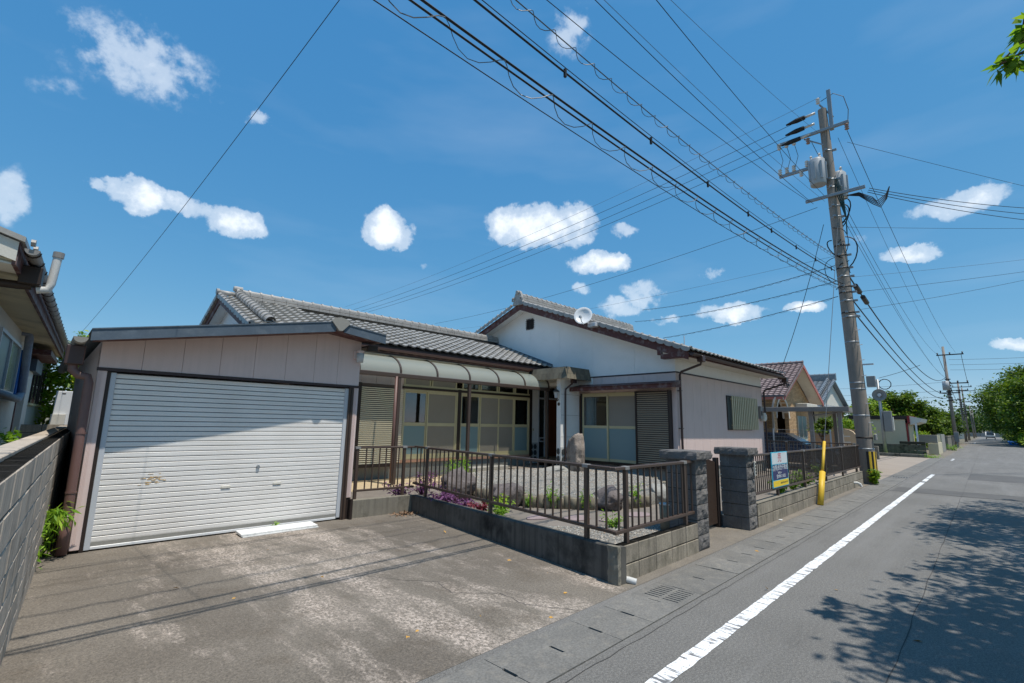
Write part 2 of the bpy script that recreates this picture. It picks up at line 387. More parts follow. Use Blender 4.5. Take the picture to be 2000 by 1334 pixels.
m_bshut = M('brown ribbed metal', rgb(150, 138, 120), .5, .06, bump=.05)
m_canrib = M('brown canopy rail', rgb(76, 63, 56), .4, .08, bump=.03, spec=.5)
m_inter = M('room wall', rgb(120, 104, 86), .9, .1)
m_shoji = M('room partition', rgb(150, 128, 104), .9, .1)
m_curt = M('curtain', rgb(226, 228, 226), .9, .04, bump=.1)
m_screen = M('insect screen', rgb(146, 139, 128), .9, .05, bump=.2, bscale=400)
m_stonew = M('dark cladding stone', rgb(72, 76, 78), .6, .2, 8, .3, 40, rnd=.25)
m_grout = M('pale grout', rgb(190, 192, 192), .9, .06)
m_shing = M('brown shingle', rgb(112, 106, 92), .9, .2, 8, .4, 80, rnd=.2)
m_brick = M('tan brick', rgb(188, 158, 122), .85, .1, 5, .2, 60, rnd=.14)
m_brickm = M('tan brick wall', rgb(176, 150, 118), .9, .1, 5, .2, 60)
m_ptile = M('plum roof tile', rgb(132, 116, 114), .45, .16, 4, .1, 60, rnd=.2, spec=.5)
m_stile = M('silver black roof tile', rgb(120, 126, 132), .28, .16, 4, .1, 60, rnd=.12, spec=.8)
m_salmon = M('salmon fascia', rgb(182, 112, 104), .6, .08)
m_cream = M('cream siding', rgb(206, 196, 168), .8, .06, 1.5, .1, 80, streak=.1)
m_tan = M('tan plaster', rgb(182, 152, 122), .85, .06, 1.5, .15, 80)
m_red = M('dark red paint', rgb(140, 44, 42), .5, .1)
m_grey = M('grey metal', rgb(140, 138, 136), .5, .06, bump=.03)
m_gbrown = M('grey brown aluminium', rgb(134, 128, 124), .45, .06, bump=.03, spec=.5)
m_navy = M('dark navy wall', rgb(44, 50, 62), .7, .12)
m_body = M('dark blue car paint', rgb(34, 48, 78), .25, .03, bump=0, spec=.6)
m_vanw = M('white van paint', rgb(226, 228, 230), .3, .03, bump=0, spec=.5)
m_tyre = M('tyre', rgb(30, 30, 31), .85, .1)
m_bark = M('bark', rgb(96, 82, 70), .95, .3, 8, .8, 30, bdist=.02)
m_paint = M('white board', rgb(226, 226, 224), .7, .05, 5, .2, 60, dirt=rgb(110, 108, 104), dirt_amt=.3, dirt_scale=22)
m_deadleaf = M('dead leaf', rgb(132, 106, 84), .9, .3, 20, rnd=.2)
m_orange = M('orange residue', rgb(210, 178, 126), .8, .2, 20)
m_pinkst = M('pink stepping stone', rgb(150, 134, 134), .9, .14, 5, .3, 40)
m_sidewhite = M('neighbour white wall', rgb(224, 218, 204), .8, .05, 1, .1, 90, dirt=rgb(190, 180, 160), dirt_amt=.2)
m_blue = M('blue sheet', rgb(38, 110, 190), .6, .1)

m_asph, t = custom('asphalt')
P = t.pos(); a = t.noise(P, 150, 2, .7); a2 = t.noise(P, 48, 3, .8); b = t.noise(P, .5, 6, .65); c = t.noise(t.mapped((.10, 1.5, 1)), 1.4, 5, .6)
col = t.ramp(b, [(.3, rgb(106, 104, 101)), (.7, rgb(121, 119, 116))])
col = t.mix(.6, col, t.ramp(a, [(.35, (.42, .42, .42)), (.5, (.95, .95, .95)), (.68, (1.75, 1.75, 1.72))]), 'MULTIPLY')
col = t.mix(.55, col, t.ramp(a2, [(.33, (.5, .5, .5)), (.5, (1, 1, 1)), (.66, (1.65, 1.63, 1.6))]), 'MULTIPLY')
col = t.mix(t.math('MULTIPLY', t.math('SUBTRACT', c, .5, True), 2.6, True), col, rgb(130, 128, 126))
st = t.noise(t.mapped((.5, 1.6, 1)), .8, 6, .7)
col = t.mix(t.math('MULTIPLY', t.math('SUBTRACT', st, .58, True), 3.5, True), col, rgb(84, 82, 81))
t.out(col, .85, 0, .35, t.bump(t.math('ADD', a, a2), .6, .008))

m_drive, t = custom('driveway concrete')
P = t.pos()
n1 = t.noise(P, .55, 6, .62); n2 = t.noise(t.mapped((1.9, .6, 1), (0, 0, .15)), 1.0, 7, .72); n3 = t.noise(t.mapped((1.3, .8, 1)), 26, 5, .8); n4 = t.noise(P, 95, 2, .75); n6 = t.noise(P, 42, 3, .8)
col = t.ramp(n1, [(.35, rgb(104, 97, 89)), (.65, rgb(126, 119, 110))])
sp = t.n('ShaderNodeSeparateXYZ'); t.l(P, sp.inputs[0])
wx = t.math('SUBTRACT', 1.0, t.math('MULTIPLY', t.math('ABSOLUTE', t.math('SUBTRACT', sp.outputs['X'], 2.9)), .42), True)   # worn where cars stand
wear = t.math('MULTIPLY', t.math('SUBTRACT', t.math('ADD', n2, t.math('MULTIPLY', wx, .17)), .575, True), 6.0, True)
spk = t.math('MULTIPLY', wear, t.math('MULTIPLY', t.math('SUBTRACT', n3, .42, True), 6.0, True))
col = t.mix(t.math('MULTIPLY', spk, .85), col, rgb(204, 190, 179))
n5 = t.noise(P, 1.7, 5, .6)
col = t.mix(t.math('MULTIPLY', t.math('SUBTRACT', n5, .54, True), 3.0, True), col, rgb(92, 83, 72))
col = t.mix(.6, col, t.ramp(n4, [(.32, (.5, .5, .5)), (.5, (.98, .98, .98)), (.7, (1.4, 1.37, 1.33))]), 'MULTIPLY')
col = t.mix(.6, col, t.ramp(n6, [(.32, (.5, .5, .5)), (.5, (1, 1, 1)), (.68, (1.5, 1.47, 1.42))]), 'MULTIPLY')
t.out(col, .9, 0, .3, t.bump(t.math('ADD', n4, t.math('MULTIPLY', n3, .8)), .6, .008))

m_slab = M('gutter slab concrete', rgb(126, 124, 120), .9, .14, 3, .5, 60, rnd=.09, fine=.26, dirt=rgb(158, 150, 138), dirt_amt=.25, dirt_scale=9, bdist=.006)
m_pave = M('kerbside concrete', rgb(130, 123, 114), .92, .18, 1.6, .5, 55, fine=.26, dirt=rgb(166, 153, 132), dirt_amt=.2, dirt_scale=3, bdist=.006)
m_drive2 = M('pale driveway', rgb(158, 146, 134), .92, .10, .8, .3, 100, fine=.1)
m_earth = M('bare ground', rgb(120, 112, 96), .95, .2, .3, .4, 12, dirt=rgb(84, 96, 58), dirt_amt=.4, dirt_scale=.6)
m_path = M('garden path concrete', rgb(128, 120, 112), .92, .18, 2.2, .4, 70, dirt=rgb(92, 88, 78), dirt_amt=.3)
m_terr = M('yellow terrace tile', rgb(190, 172, 140), .7, .08, 6, .1, 60, rnd=.05)
m_gravel = M('grey gravel bed', rgb(156, 153, 146), .95, .16, 6, 1.0, 95, fine=.3, bdist=.02)
m_peb, t = custom('pebbles')
g_ = t.n('ShaderNodeNewGeometry')
t.out(t.ramp(g_.outputs['Random Per Island'], [(0, rgb(110, 109, 107)), (.35, rgb(164, 161, 155)), (.7, rgb(190, 185, 176)), (1, rgb(160, 138, 116))]), .9, 0, .3)

m_line, t = custom('worn white paint')
P = t.pos(); cr = t.noise(t.mapped((26, 4.5, 1)), 1.0, 3, .6); gr = t.noise(P, 46, 4, .7); lg = t.noise(P, .35, 3, .5)
k = t.math('ADD', t.math('MULTIPLY', t.math('SUBTRACT', cr, .525, True), 12.0, True), t.math('MULTIPLY', t.math('SUBTRACT', gr, .56, True), 10.0, True), True)
t.out(t.mix(k, rgb(236, 237, 238), rgb(112, 112, 114)), .8, 0, .3, t.bump(gr, .3, .003))

m_shut, t = custom('silver white shutter')
P = t.pos(); a = t.noise(t.mapped((50, 50, 130)), 1.0, 3, .6); b = t.noise(P, 1.6, 5, .6)
col = t.mix(.25, t.ramp(b, [(.3, rgb(230, 226, 221)), (.7, rgb(240, 237, 233))]), t.ramp(a, [(.35, (.7, .7, .7)), (.7, (1.06, 1.06, 1.06))]), 'MULTIPLY')
zz = t.n('ShaderNodeSeparateXYZ'); t.l(P, zz.inputs[0])
dl = t.math('MULTIPLY', t.math('SUBTRACT', .16, zz.outputs['Z'], True), 4.5, True)
col = t.mix(t.math('MULTIPLY', dl, t.ramp(t.noise(P, 24, 4, .7), [(.35, (0, 0, 0)), (.7, (1, 1, 1))])), col, rgb(150, 134, 116))
t.out(col, .5, 0, .45, t.bump(a, .25, .003))

def glass(name, tint, rough=.02, op=.16):
    m, t = custom(name)
    tr = t.n('ShaderNodeBsdfTransparent'); tr.inputs['Color'].default_value = (*tint, 1)
    gl = t.n('ShaderNodeBsdfGlossy', Roughness=rough); gl.inputs['Color'].default_value = (.9, .95, 1, 1)
    fr = t.n('ShaderNodeFresnel', IOR=1.5)
    fac = t.math('ADD', t.math('MULTIPLY', fr.outputs[0], .9), op * .3, True)
    mx = t.n('ShaderNodeMixShader'); t.l(fac, mx.inputs[0]); t.l(tr.outputs[0], mx.inputs[1]); t.l(gl.outputs[0], mx.inputs[2])
    o = t.n('ShaderNodeOutputMaterial'); t.l(mx.outputs[0], o.inputs['Surface']); return m
m_glass = glass('window glass', (.72, .76, .76))
def frosted(name, c, mixf):
    m, t = custom(name)
    n_ = t.noise(t.pos(), 240, 2, .6)
    d = t.n('ShaderNodeBsdfPrincipled', Roughness=.32); d.inputs['Base Color'].default_value = (*c, 1); d.inputs['Specular IOR Level'].default_value = .5
    t.l(t.bump(n_, .12, .002), d.inputs['Normal'])
    tl = t.n('ShaderNodeBsdfTranslucent'); tl.inputs['Color'].default_value = (*c, 1)
    mx = t.n('ShaderNodeMixShader', Fac=mixf); t.l(d.outputs[0], mx.inputs[1]); t.l(tl.outputs[0], mx.inputs[2])
    o = t.n('ShaderNodeOutputMaterial'); t.l(mx.outputs[0], o.inputs['Surface']); return m
m_frost = frosted('frosted glass', rgb(146, 172, 176), .3)
m_poly, t = custom('polycarbonate')
d = t.n('ShaderNodeBsdfPrincipled', Roughness=.16); d.inputs['Base Color'].default_value = (*rgb(224, 236, 230), 1)
tl = t.n('ShaderNodeBsdfTranslucent'); tl.inputs['Color'].default_value = (*rgb(214, 228, 214), 1); tp = t.n('ShaderNodeBsdfTransparent'); tp.inputs['Color'].default_value = (.92, .92, .86, 1)
m1 = t.n('ShaderNodeMixShader', Fac=.45); t.l(d.outputs[0], m1.inputs[1]); t.l(tl.outputs[0], m1.inputs[2]); m2 = t.n('ShaderNodeMixShader', Fac=.5); t.l(m1.outputs[0], m2.inputs[1]); t.l(tp.outputs[0], m2.inputs[2])
o = t.n('ShaderNodeOutputMaterial'); t.l(m2.outputs[0], o.inputs['Surface'])
m_lampg = frosted('lamp glass', rgb(220, 224, 226), .4)

L_tree = mk_leaf('tree leaves', rgb(58, 84, 28), rgb(92, 120, 38), rgb(128, 146, 54))
L_dark = mk_leaf('dark leaves', rgb(40, 66, 34), rgb(68, 96, 42), rgb(98, 122, 50))
L_bright = mk_leaf('bright leaves', rgb(90, 126, 36), rgb(134, 164, 48), rgb(176, 186, 70))
L_fern = mk_leaf('fern leaves', rgb(96, 142, 40), rgb(140, 182, 56), rgb(178, 204, 82))
L_purple = mk_leaf('purple leaves', rgb(92, 52, 100), rgb(128, 80, 134), rgb(156, 104, 158), .2)
L_redd = mk_leaf('red leaves', rgb(92, 34, 48), rgb(132, 52, 72), rgb(110, 60, 60), .2)
L_cherry = mk_leaf('cherry leaves', rgb(74, 112, 40), rgb(112, 148, 52), rgb(156, 176, 70), .6)

# ------------------------------------------------------------------ ground, road, gutter, driveway
def sheet(name, poly, z, mat, parent=None):
    return MB().add([(x, y, z) for x, y in poly], [tuple(range(len(poly)))]).build(name, mat, parent)
struct(sheet('ground', [(-900, -1200), (2600, -1200), (2600, 1600), (-900, 1600)], -.05, m_earth))
road = struct(sheet('road', [(-60, -3.1), (420, -3.1), (420, 2.205), (-60, 2.205)], 0, m_asph))
struct(sheet('road_verge', [(-60, -8), (420, -8), (420, -3.1), (-60, -3.1)], -.02, M('verge', rgb(104, 112, 66), .95, .25, .8, .6, 14, dirt=rgb(128, 116, 92), dirt_amt=.5, dirt_scale=.9)))
drive = struct(sheet('driveway', [(-7, 2.795), (4.66, 2.795), (4.72, 3.0), (5.46, 7.95), (4.2, 8.4), (.30, 8.6), (-.13, 3.0), (-7, 2.9)], .002, m_drive))
pav = struct(sheet('pavement', [(4.655, 2.795), (19.35, 2.795), (19.35, 3.08), (8.7, 3.08), (8.7, 3.5), (7.0, 3.5), (7.0, 3.08), (4.74, 3.05)], .003, m_pave))
drive2 = struct(sheet('neighbour_driveway', [(19.35, 2.795), (41.2, 2.795), (41.2, 12), (19.35, 12)], .001, m_drive2))
struct(sheet('roadside_strip', [(41.2, 2.205), (420, 2.205), (420, 3.0), (41.2, 3.0)], -.002, m_pave))
# line
mb = MB()
rg = random.Random(3)
def stripe(x0, x1, y0=1.655, y1=1.775):
    n = max(2, int((x1 - x0) / .12)); lo = []; hi = []
    for i in range(n + 1):
        x = x0 + (x1 - x0) * i / n
        lo.append((x, y0 + rg.uniform(-.006, .006), .004)); hi.append((x, y1 + rg.uniform(-.006, .006), .004))
    mb.grid([lo, hi])
stripe(-4, 21.2); stripe(21.7, 23.0); stripe(23.2, 25.6); stripe(39.2, 40.0); stripe(40.6, 41.6); stripe(106, 113); stripe(-30, -4)
struct(mb.build('road_marking_line', m_line, road))
# sealed joints in the asphalt
m_seal = M('asphalt joint', rgb(70, 69, 69), .9, .1)
mb = MB()
def crack(p0, p1, w=.012, amp=.01, seg=.3, z=.003):
    p0 = Vector((*p0, 0)); p1 = Vector((*p1, 0)); d = p1 - p0; n = max(2, int(d.length / seg)); d.normalize(); s_ = Vector((-d.y, d.x, 0)); A = []; B = []
    for i in range(n + 1):
        q = p0 + (p1 - p0) * (i / n) + s_ * rg.uniform(-amp, amp); ww = w * rg.uniform(.5, 1.2)
        A.append((q.x - s_.x * ww / 2, q.y - s_.y * ww / 2, z)); B.append((q.x + s_.x * ww / 2, q.y + s_.y * ww / 2, z))
    mb.grid([A, B])
crack((-8, .63), (17.4, .67), .008); crack((17.4, .67), (60, .72), .008); crack((17.6, -3), (17.5, 2.2), .03, .02); crack((19.0, -3), (18.9, 2.2), .02, .02)
crack((27.5, -3), (27.4, 2.2), .03); crack((24.0, .7), (24.0, -3), .02)
crack((-8, 2.13), (40, 2.14), .006, .01, .15)
struct(mb.build('road_joint', m_seal, road))
m_asph2 = M('patched asphalt', rgb(106, 104, 102), .88, .14, 1.5, .5, 48, fine=.3)
struct(sheet('road_patch', [(17.62, -2.9), (18.95, -2.92), (18.88, 2.1), (17.55, 2.12)], .0025, m_asph2, road)); struct(sheet('road_patch', [(24.02, -2.9), (27.4, -2.9), (27.38, .68), (24.03, .70)], .0025, m_asph2, road))
mb = MB()
for pts in ([(3.1, 4.6), (3.35, 4.3), (3.25, 3.95), (3.6, 3.6), (3.55, 3.25), (3.8, 2.8)], [(2.9, 4.95), (3.1, 4.6)], [(1.6, 3.05), (1.75, 2.82)], [(.4, 7.3), (1.2, 7.35), (3.9, 7.3)]):
    for a_, b_ in zip(pts, pts[1:]): crack(a_, b_, .007, .014, .06, .0035)
struct(mb.build('driveway_crack', m_seal, drive))

gut = struct(sheet('gutter', [(-6, 2.205), (41.2, 2.205), (41.2, 2.795), (-6, 2.795)], -.06, m_black))
MB().box(-6, 41.2, 2.722, 2.794, -.06, .001).build('gutter_edge', m_asph, gut)
def slab_mesh(nm, w):
    y0, y1 = 2.213, 2.718; ym = (y0 + y1) / 2; h = .066; d = .011
    poly = [(0, y0), (w, y0), (w, ym - h), (w - d, ym - h), (w - d, ym + h), (w, ym + h), (w, y1), (0, y1), (0, ym + h), (d, ym + h), (d, ym - h), (0, ym - h)]
    return MB().prism([(x, y, -.058) for x, y in poly], (0, 0, .062)).mesh(nm, m_slab)
sm = slab_mesh('slab', .4945)
for k in range(-14, 78):
    x = 2.566 + .498 * k
    if k == 4: continue
    if k == 40: continue
    link('slab', sm, gut, (x, 0, rg.uniform(-.002, .002)))
x0 = 2.566 + .498 * 4; mb = MB(); z0, z1 = -.05, .003
mb.box(x0, x0 + .06, 2.213, 2.718, z0, z1); mb.box(x0 + .47, x0 + .4945, 2.213, 2.718, z0, z1)
mb.box(x0 + .06, x0 + .47, 2.213, 2.28, z0, z1); mb.box(x0 + .06, x0 + .47, 2.44, 2.475, z0, z1); mb.box(x0 + .06, x0 + .47, 2.635, 2.718, z0, z1)
for i in range(8): mb.box(x0 + .06 + i * .0555, x0 + .06 + i * .0555 + .036, 2.28, 2.635, z0, z1 - .001)
mb.build('drain_grate', m_slab, gut)
x0 = 2.566 + .498 * 40; mb = MB()
for i in range(7): mb.box(x0 + .02, x0 + .48, 2.22 + i * .075, 2.22 + i * .075 + .03, -.05, .002)
mb.box(x0, x0 + .02, 2.213, 2.718, -.05, .002); mb.box(x0 + .48, x0 + .495, 2.213, 2.718, -.05, .002)
mb.build('drain_grate', m_grey, gut)

# ------------------------------------------------------------------ block walls
def block_run(parent, p0, p1, z0, rows, L=.4, H=.2, T=.12, mat=None, offset=0., topz=None, jit=.002, ends=True, name='block', ztop_end=None):
    """courses of blocks along p0->p1 (outer face on the right hand side of the run), each block an object"""
    p0 = Vector((*p0, 0)); p1 = Vector((*p1, 0)); D = (p1 - p0); LL = D.length; ang = math.atan2(D.y, D.x)
    cache = {}
    for rI in range(rows):
        s0 = 0.0; first = L - offset if (rI % 2 and offset) else L
        while s0 < LL - .02:
            w = min(first, LL - s0); first = L
            if LL - (s0 + w) < .06: w = LL - s0
            key = round(w, 3)
            if key not in cache: cache[key] = MB().box(.004, w - .006, .0, T, .004, H - .006, .007).mesh(name, mat)
            q = p0 + D * (s0 / LL)
            link(name, cache[key], parent, (q.x + rg.uniform(-jit, jit) * math.sin(ang), q.y + rg.uniform(-jit, jit) * math.cos(ang), z0 + rI * H), ang)
            s0 += w
    n = Vector((-math.sin(ang), math.cos(ang), 0)); a = p0 + n * .006; b = p1 + n * .006
    c = p1 + n * (T - .006); d = p0 + n * (T - .006)
    MB().prism([(a.x, a.y, z0), (b.x, b.y, z0), (c.x, c.y, z0), (d.x, d.y, z0)], (0, 0, rows * H - .006)).build('mortar', m_mortar, parent)

lw = thing('garden_wall', 'low blackened concrete wall between driveway and gravel garden, two courses at the road end', 'wall')
block_run(lw, (4.70, 2.935), (6.665, 2.935), -.02, 2, mat=m_block)
# driveway side: cast, dark, top falling slightly towards the garage
C0 = Vector((4.66, 2.93)); C1 = Vector((5.42, 7.83)); wd = (C1 - C0).normalized(); wn_ = Vector((wd.y, -wd.x))
mb = MB(); n = 24; rows = []
for i in range(n + 1):
    s_ = i / n; q = C0 + (C1 - C0) * s_; zt = .375 - .07 * s_; j = rg.uniform(-.004, .004); qi = q + Vector((wd.y, -wd.x)) * .13
    rows.append([(q.x + j, q.y, -.03), (q.x + j * .5 + .002, q.y, zt * .5), (q.x + j, q.y, zt - .012), (q.x + .012, q.y, zt), (qi.x - .01, qi.y, zt), (qi.x, qi.y, zt - .012), (qi.x, qi.y, 0)])
mb.grid(rows); mb.add(rows[0], [tuple(range(7))]); mb.add(rows[-1], [tuple(range(6, -1, -1))])
mb.build('cast_wall', m_concd, lw)
per = [(4.648, 2.925), (4.672, 2.918), (4.70, 2.922), (4.712, 2.96), (4.712, 3.0), (4.712, 3.05), (4.69, 3.07), (4.662, 3.06), (4.648, 3.02), (4.645, 2.97)]; rows = []   # rough cast corner
for j in range(15):
    z = -.02 + .405 * j / 14; rows.append([(x + .012 * mnoise.noise(Vector((x * 40, y * 40, z * 16))), y + .012 * mnoise.noise(Vector((x * 40, y * 40, z * 16 + 7))), z) for x, y in per + [per[0]]])
mb = MB().grid(rows); mb.add([(4.68, 2.99, .392)] + rows[-1], [(0, i, i + 1) for i in range(1, 11)]); mb.build('corner', m_conc, lw)
mb = MB().box(0, 1.22, 0, .12, -.02, .30, .008); o = mb.build('cast_wall', m_conc, lw); o.location = (4.235, 7.93, 0); o.rotation_euler[2] = rad(-4.6)
MB().box(4.205, 4.25, 7.85, 8.1, 0, .33).build('wall_end', m_dbrown, lw)

# fence on that wall
def fence(parent, p0, p1, posts, balus, zt, zb, base, post_w=.05, bal=.018, flip=1):
    p0 = Vector((*p0, 0)); p1 = Vector((*p1, 0)); D = (p1 - p0).normalized(); ang = math.atan2(D.y, D.x); L = (p1 - p0).length
    MB().box(0, L, -.03, .03, zt - .035, zt, .006).build('top_rail', m_brown, parent).matrix_local = Matrix.Translation(p0) @ Matrix.Rotation(ang, 4, 'Z')
    MB().box(0, L, -.024, .024, zb - .018, zb + .018, .004).build('bottom_rail', m_brown, parent).matrix_local = Matrix.Translation(p0) @ Matrix.Rotation(ang, 4, 'Z')
    pm = MB().box(-post_w / 2, post_w / 2, -.022, .022, base, zt - .036).mesh('post', m_brown)
    cm = MB().box(-.045, .045, -.033, .033, zt - .037, zt + .003, .003).mesh('post_cap', m_grey)
    for s_ in posts:
        q = p0 + D * s_; o = link('post', pm, parent, (q.x, q.y, 0), ang); link('post_cap', cm, o)
    bm_ = MB().box(-bal / 2, bal / 2, -bal / 2, bal / 2, zb + .019, zt - .036).mesh('baluster', m_brown)
    for s_ in balus:
        if any(abs(s_ - p_) < .04 for p_ in posts): continue
        q = p0 + D * s_; link('baluster', bm_, parent, (q.x, q.y, 0), ang)
ff = thing('garden_fence', 'brown aluminium railing fence on the low wall round the gravel garden', 'fence')
fa = C0 + wn_ * .07 + wd * .12; fb = C1 + wn_ * .07 + wd * .1
fl = (fb - fa).length
fence(ff, fa, fb, [.40, 2.36, 4.42], [.1 + .148 * i for i in range(33)], 1.195, .505, .30)
fence(ff, (4.70, 3.0), (6.83, 3.0), [.25, 1.73], [.10 + .142 * i for i in range(15)], 1.195, .505, .34)
fence(ff, (4.33, 8.02), (fb.x, fb.y), [.03, .95], [.2 + .128 * i for i in range(8)], 1.19, .44, .22)

# right hand wall and fence
rw = thing('road_wall', 'low concrete block wall between the stone gate pillar and the utility pole', 'wall')
block_run(rw, (9.04, 2.935), (18.75, 2.935), -.02, 2, mat=m_block, T=.12)
MB().box(9.04, 18.76, 2.93, 3.06, .381, .398, .004).build('coping', m_conc, rw)
fr = thing('road_fence', 'long brown railing fence carrying the for sale board beside the road', 'fence')
fence(fr, (9.1, 2.995), (18.85, 2.995), [1.3 + 1.95 * i for i in range(5)], [.08 + .108 * i for i in range(90)], 1.20, .53, .37, bal=.016)
fs = thing('boundary_fence', 'brown railing fence running back from the utility pole along the neighbour boundary', 'fence')
fence(fs, (18.9, 3.05), (18.9, 9.0), [.05 + 1.95 * i for i in range(4)], [.12 + .12 * i for i in range(49)], 1.24, .55, .10)
bw = thing('boundary_wall', 'low block wall under the boundary fence beside the neighbour driveway', 'wall')
block_run(bw, (18.96, 3.06), (18.96, 9.0), -.02, 1, mat=m_block)

# left boundary wall
lb = thing('boundary_wall', 'tall weathered stained block wall on the far side of the driveway from the garden', 'wall')
wb = Vector((.2417, 7.0394)); wdir = Vector((.08793, .99613))
a_ = wb + wdir * -4.15; b_ = wb + wdir * 8.5
block_run(lb, b_, a_, -.03, 7, mat=m_blockl, T=.13, offset=.2)
mb = MB(); ang = math.atan2(wdir.y, wdir.x)
o = MB().box(0, 12.65, -.012, .142, 1.368, 1.398, .006).build('coping', m_blockl, lb)
o.matrix_local = Matrix.Translation((a_.x - .13 * wdir.y, a_.y + .13 * wdir.x, 0)) @ Matrix.Rotation(ang, 4, 'Z') @ Matrix.Translation((0, -.13, 0))

# ------------------------------------------------------------------ garden
A0 = (12.4, 5.91, 0.0); AH = rad(-1.5)
def hw(u_, v_):   # house frame -> world
    return (A0[0] + u_ * math.cos(AH) - v_ * math.sin(AH), A0[1] + u_ * math.sin(AH) + v_ * math.cos(AH))
gd = struct(MB().prism([(4.80, 3.06, -.03), (7.03, 3.06, -.03), (7.06, 3.5, -.03), (8.7, 3.5, -.03), (8.7, 3.06, -.03), (18.8, 3.06, -.03), (18.85, 9, -.03), (12.6, 9, -.03), (12.5, 11.2, -.03), (4.9, 11.4, -.03), (4.3, 8.05, -.03), (5.5, 7.95, -.03)], (0, 0, .22)).build('garden_ground', m_path))
mound_edge = [(6.62, 7.7), (6.60, 6.8), (6.74, 5.95), (7.12, 5.42), (7.5, 5.0), (8.21, 4.72), (9.2, 4.75), (10.5, 5.35), (11.4, 6.3), (11.75, 8.2), (11.0, 9.3), (8.6, 9.6), (7.1, 9.1)]
def ring(poly, n):
    P_ = [Vector(p) for p in poly]; out = []; m = len(P_)
    for i in range(n):
        t_ = i / n * m; k = int(t_); fr_ = t_ - k
        p0, p1, p2, p3 = P_[(k - 1) % m], P_[k % m], P_[(k + 1) % m], P_[(k + 2) % m]
        out.append(.5 * ((2 * p1) + (p2 - p0) * fr_ + (2 * p0 - 5 * p1 + 4 * p2 - p3) * fr_ ** 2 + (3 * p1 - p0 - 3 * p2 + p3) * fr_ ** 3))
    return out
R0 = ring(mound_edge, 72); cen = Vector((9.0, 7.2))
rowsm = []
for s_, z_ in ((1, .185), (1, .385), (.93, .415), (.7, .44), (.35, .455), (.02, .46)):
    rr = [cen + (p - cen) * s_ for p in R0]; rowsm.append([(p.x, p.y, z_ + (0.01 * mnoise.noise(Vector((p.x * 2, p.y * 2, 0))) if s_ < .99 else 0)) for p in rr + [rr[0]]])
mound = struct(MB().grid(rowsm).build('gravel_bed', m_gravel, None, True))
low_gr = struct(sheet('gravel_strip', [(4.86, 3.12), (7.0, 3.12), (7.0, 3.6), (6.3, 4.05), (5.5, 4.9), (5.2, 5.0)], .196, m_gravel))
# loose stones
gr_ = np.random.default_rng(5); pts = []
def mound_z(x, y):
    d = Vector((x, y)) - cen; a = math.atan2(d.y, d.x); return d.length
ang = np.array([math.atan2(p.y - cen.y, p.x - cen.x) for p in R0]); rd = np.array([(p - cen).length for p in R0]); od = np.argsort(ang); ang = ang[od]; rd = rd[od]
while len(pts) < 9000:
    x = gr_.uniform(6.5, 11.9, 4000); y = gr_.uniform(4.6, 9.7, 4000); a = np.arctan2(y - cen.y, x - cen.x); rr = np.hypot(x - cen.x, y - cen.y) / np.interp(a, ang, rd, period=2 * np.pi)
    for X_, Y_, q in zip(x, y, rr):
        if q < .99: pts.append((X_, Y_, np.interp(q, [.02, .35, .7, .93, 1], [.46, .455, .44, .415, .387])))
for _ in range(3500):
    x = gr_.uniform(4.9, 7.0); y = gr_.uniform(3.13, 5.0)
    if y < 3.6 or (y - 3.6) < (7.0 - x) * .75 - .0: 
        if x - 4.72 > (y - 3) * .17: pts.append((x, y, .2))
pts = np.array(pts); n = len(pts)
base = np.array([(1, 0, 0), (-.5, .87, 0), (-.5, -.87, 0), (0, 0, .75), (.2, .1, -.3)]); th = gr_.uniform(0, 6.28, n); sz = gr_.uniform(.009, .021, n)
c_, s_ = np.cos(th), np.sin(th); V = base[None] * gr_.uniform(.6, 1.2, (n, 5, 1)) * sz[:, None, None]
V = np.stack([V[..., 0] * c_[:, None] - V[..., 1] * s_[:, None], V[..., 0] * s_[:, None] + V[..., 1] * c_[:, None], V[..., 2]], -1) + pts[:, None, :] + np.array([0, 0, .002])
Fb = np.array([(0, 1, 3), (1, 2, 3), (2, 0, 3)]); F = (Fb[None] + (np.arange(n) * 5)[:, None, None]).reshape(-1, 3)
me = bpy.data.meshes.new('gravel'); me.from_pydata(V.reshape(-1, 3).tolist(), [], F.tolist()); me.materials.append(m_peb)
tag(link('gravel', me), 'loose grey gravel on the garden bed behind the railing', 'gravel', kind='stuff')
# concrete log edging along the mound
ed = thing('log_edging', 'row of short concrete logs edging the raised gravel bed', 'edging')
ii = 0
for i in range(0, 60):
    p = R0[i % 72]
    nx = (p - cen).normalized(); q = p + nx * .03
    if i % 1 == 0 and not any((q - Vector(c_)).length < r_ for c_, r_ in (((6.47, 6.44), .36), ((7.63, 4.96), .34), ((6.2, 7.4), .3), ((8.79, 4.6), .25), ((11, 8), 1.6), ((10.5, 9.3), 1.5), ((8.8, 9.5), 1.6))):
        h = .21 + rg.uniform(-.03, .03)
        MB().lathe([(0.001, .18), (.062, .18), (.064, .3), (.062, .18 + h - .012), (.05, .18 + h), (.001, .18 + h + .003)], (q.x, q.y, 0), 12).build('log', m_log, ed, True)
stn = rock('standing_stone', (10.68, 7.96, .83), (.33, .26, .58), 3, m_rock, amp=.25, rz=.7); tag(stn, 'tall upright grey garden stone standing before the entrance', 'rock')
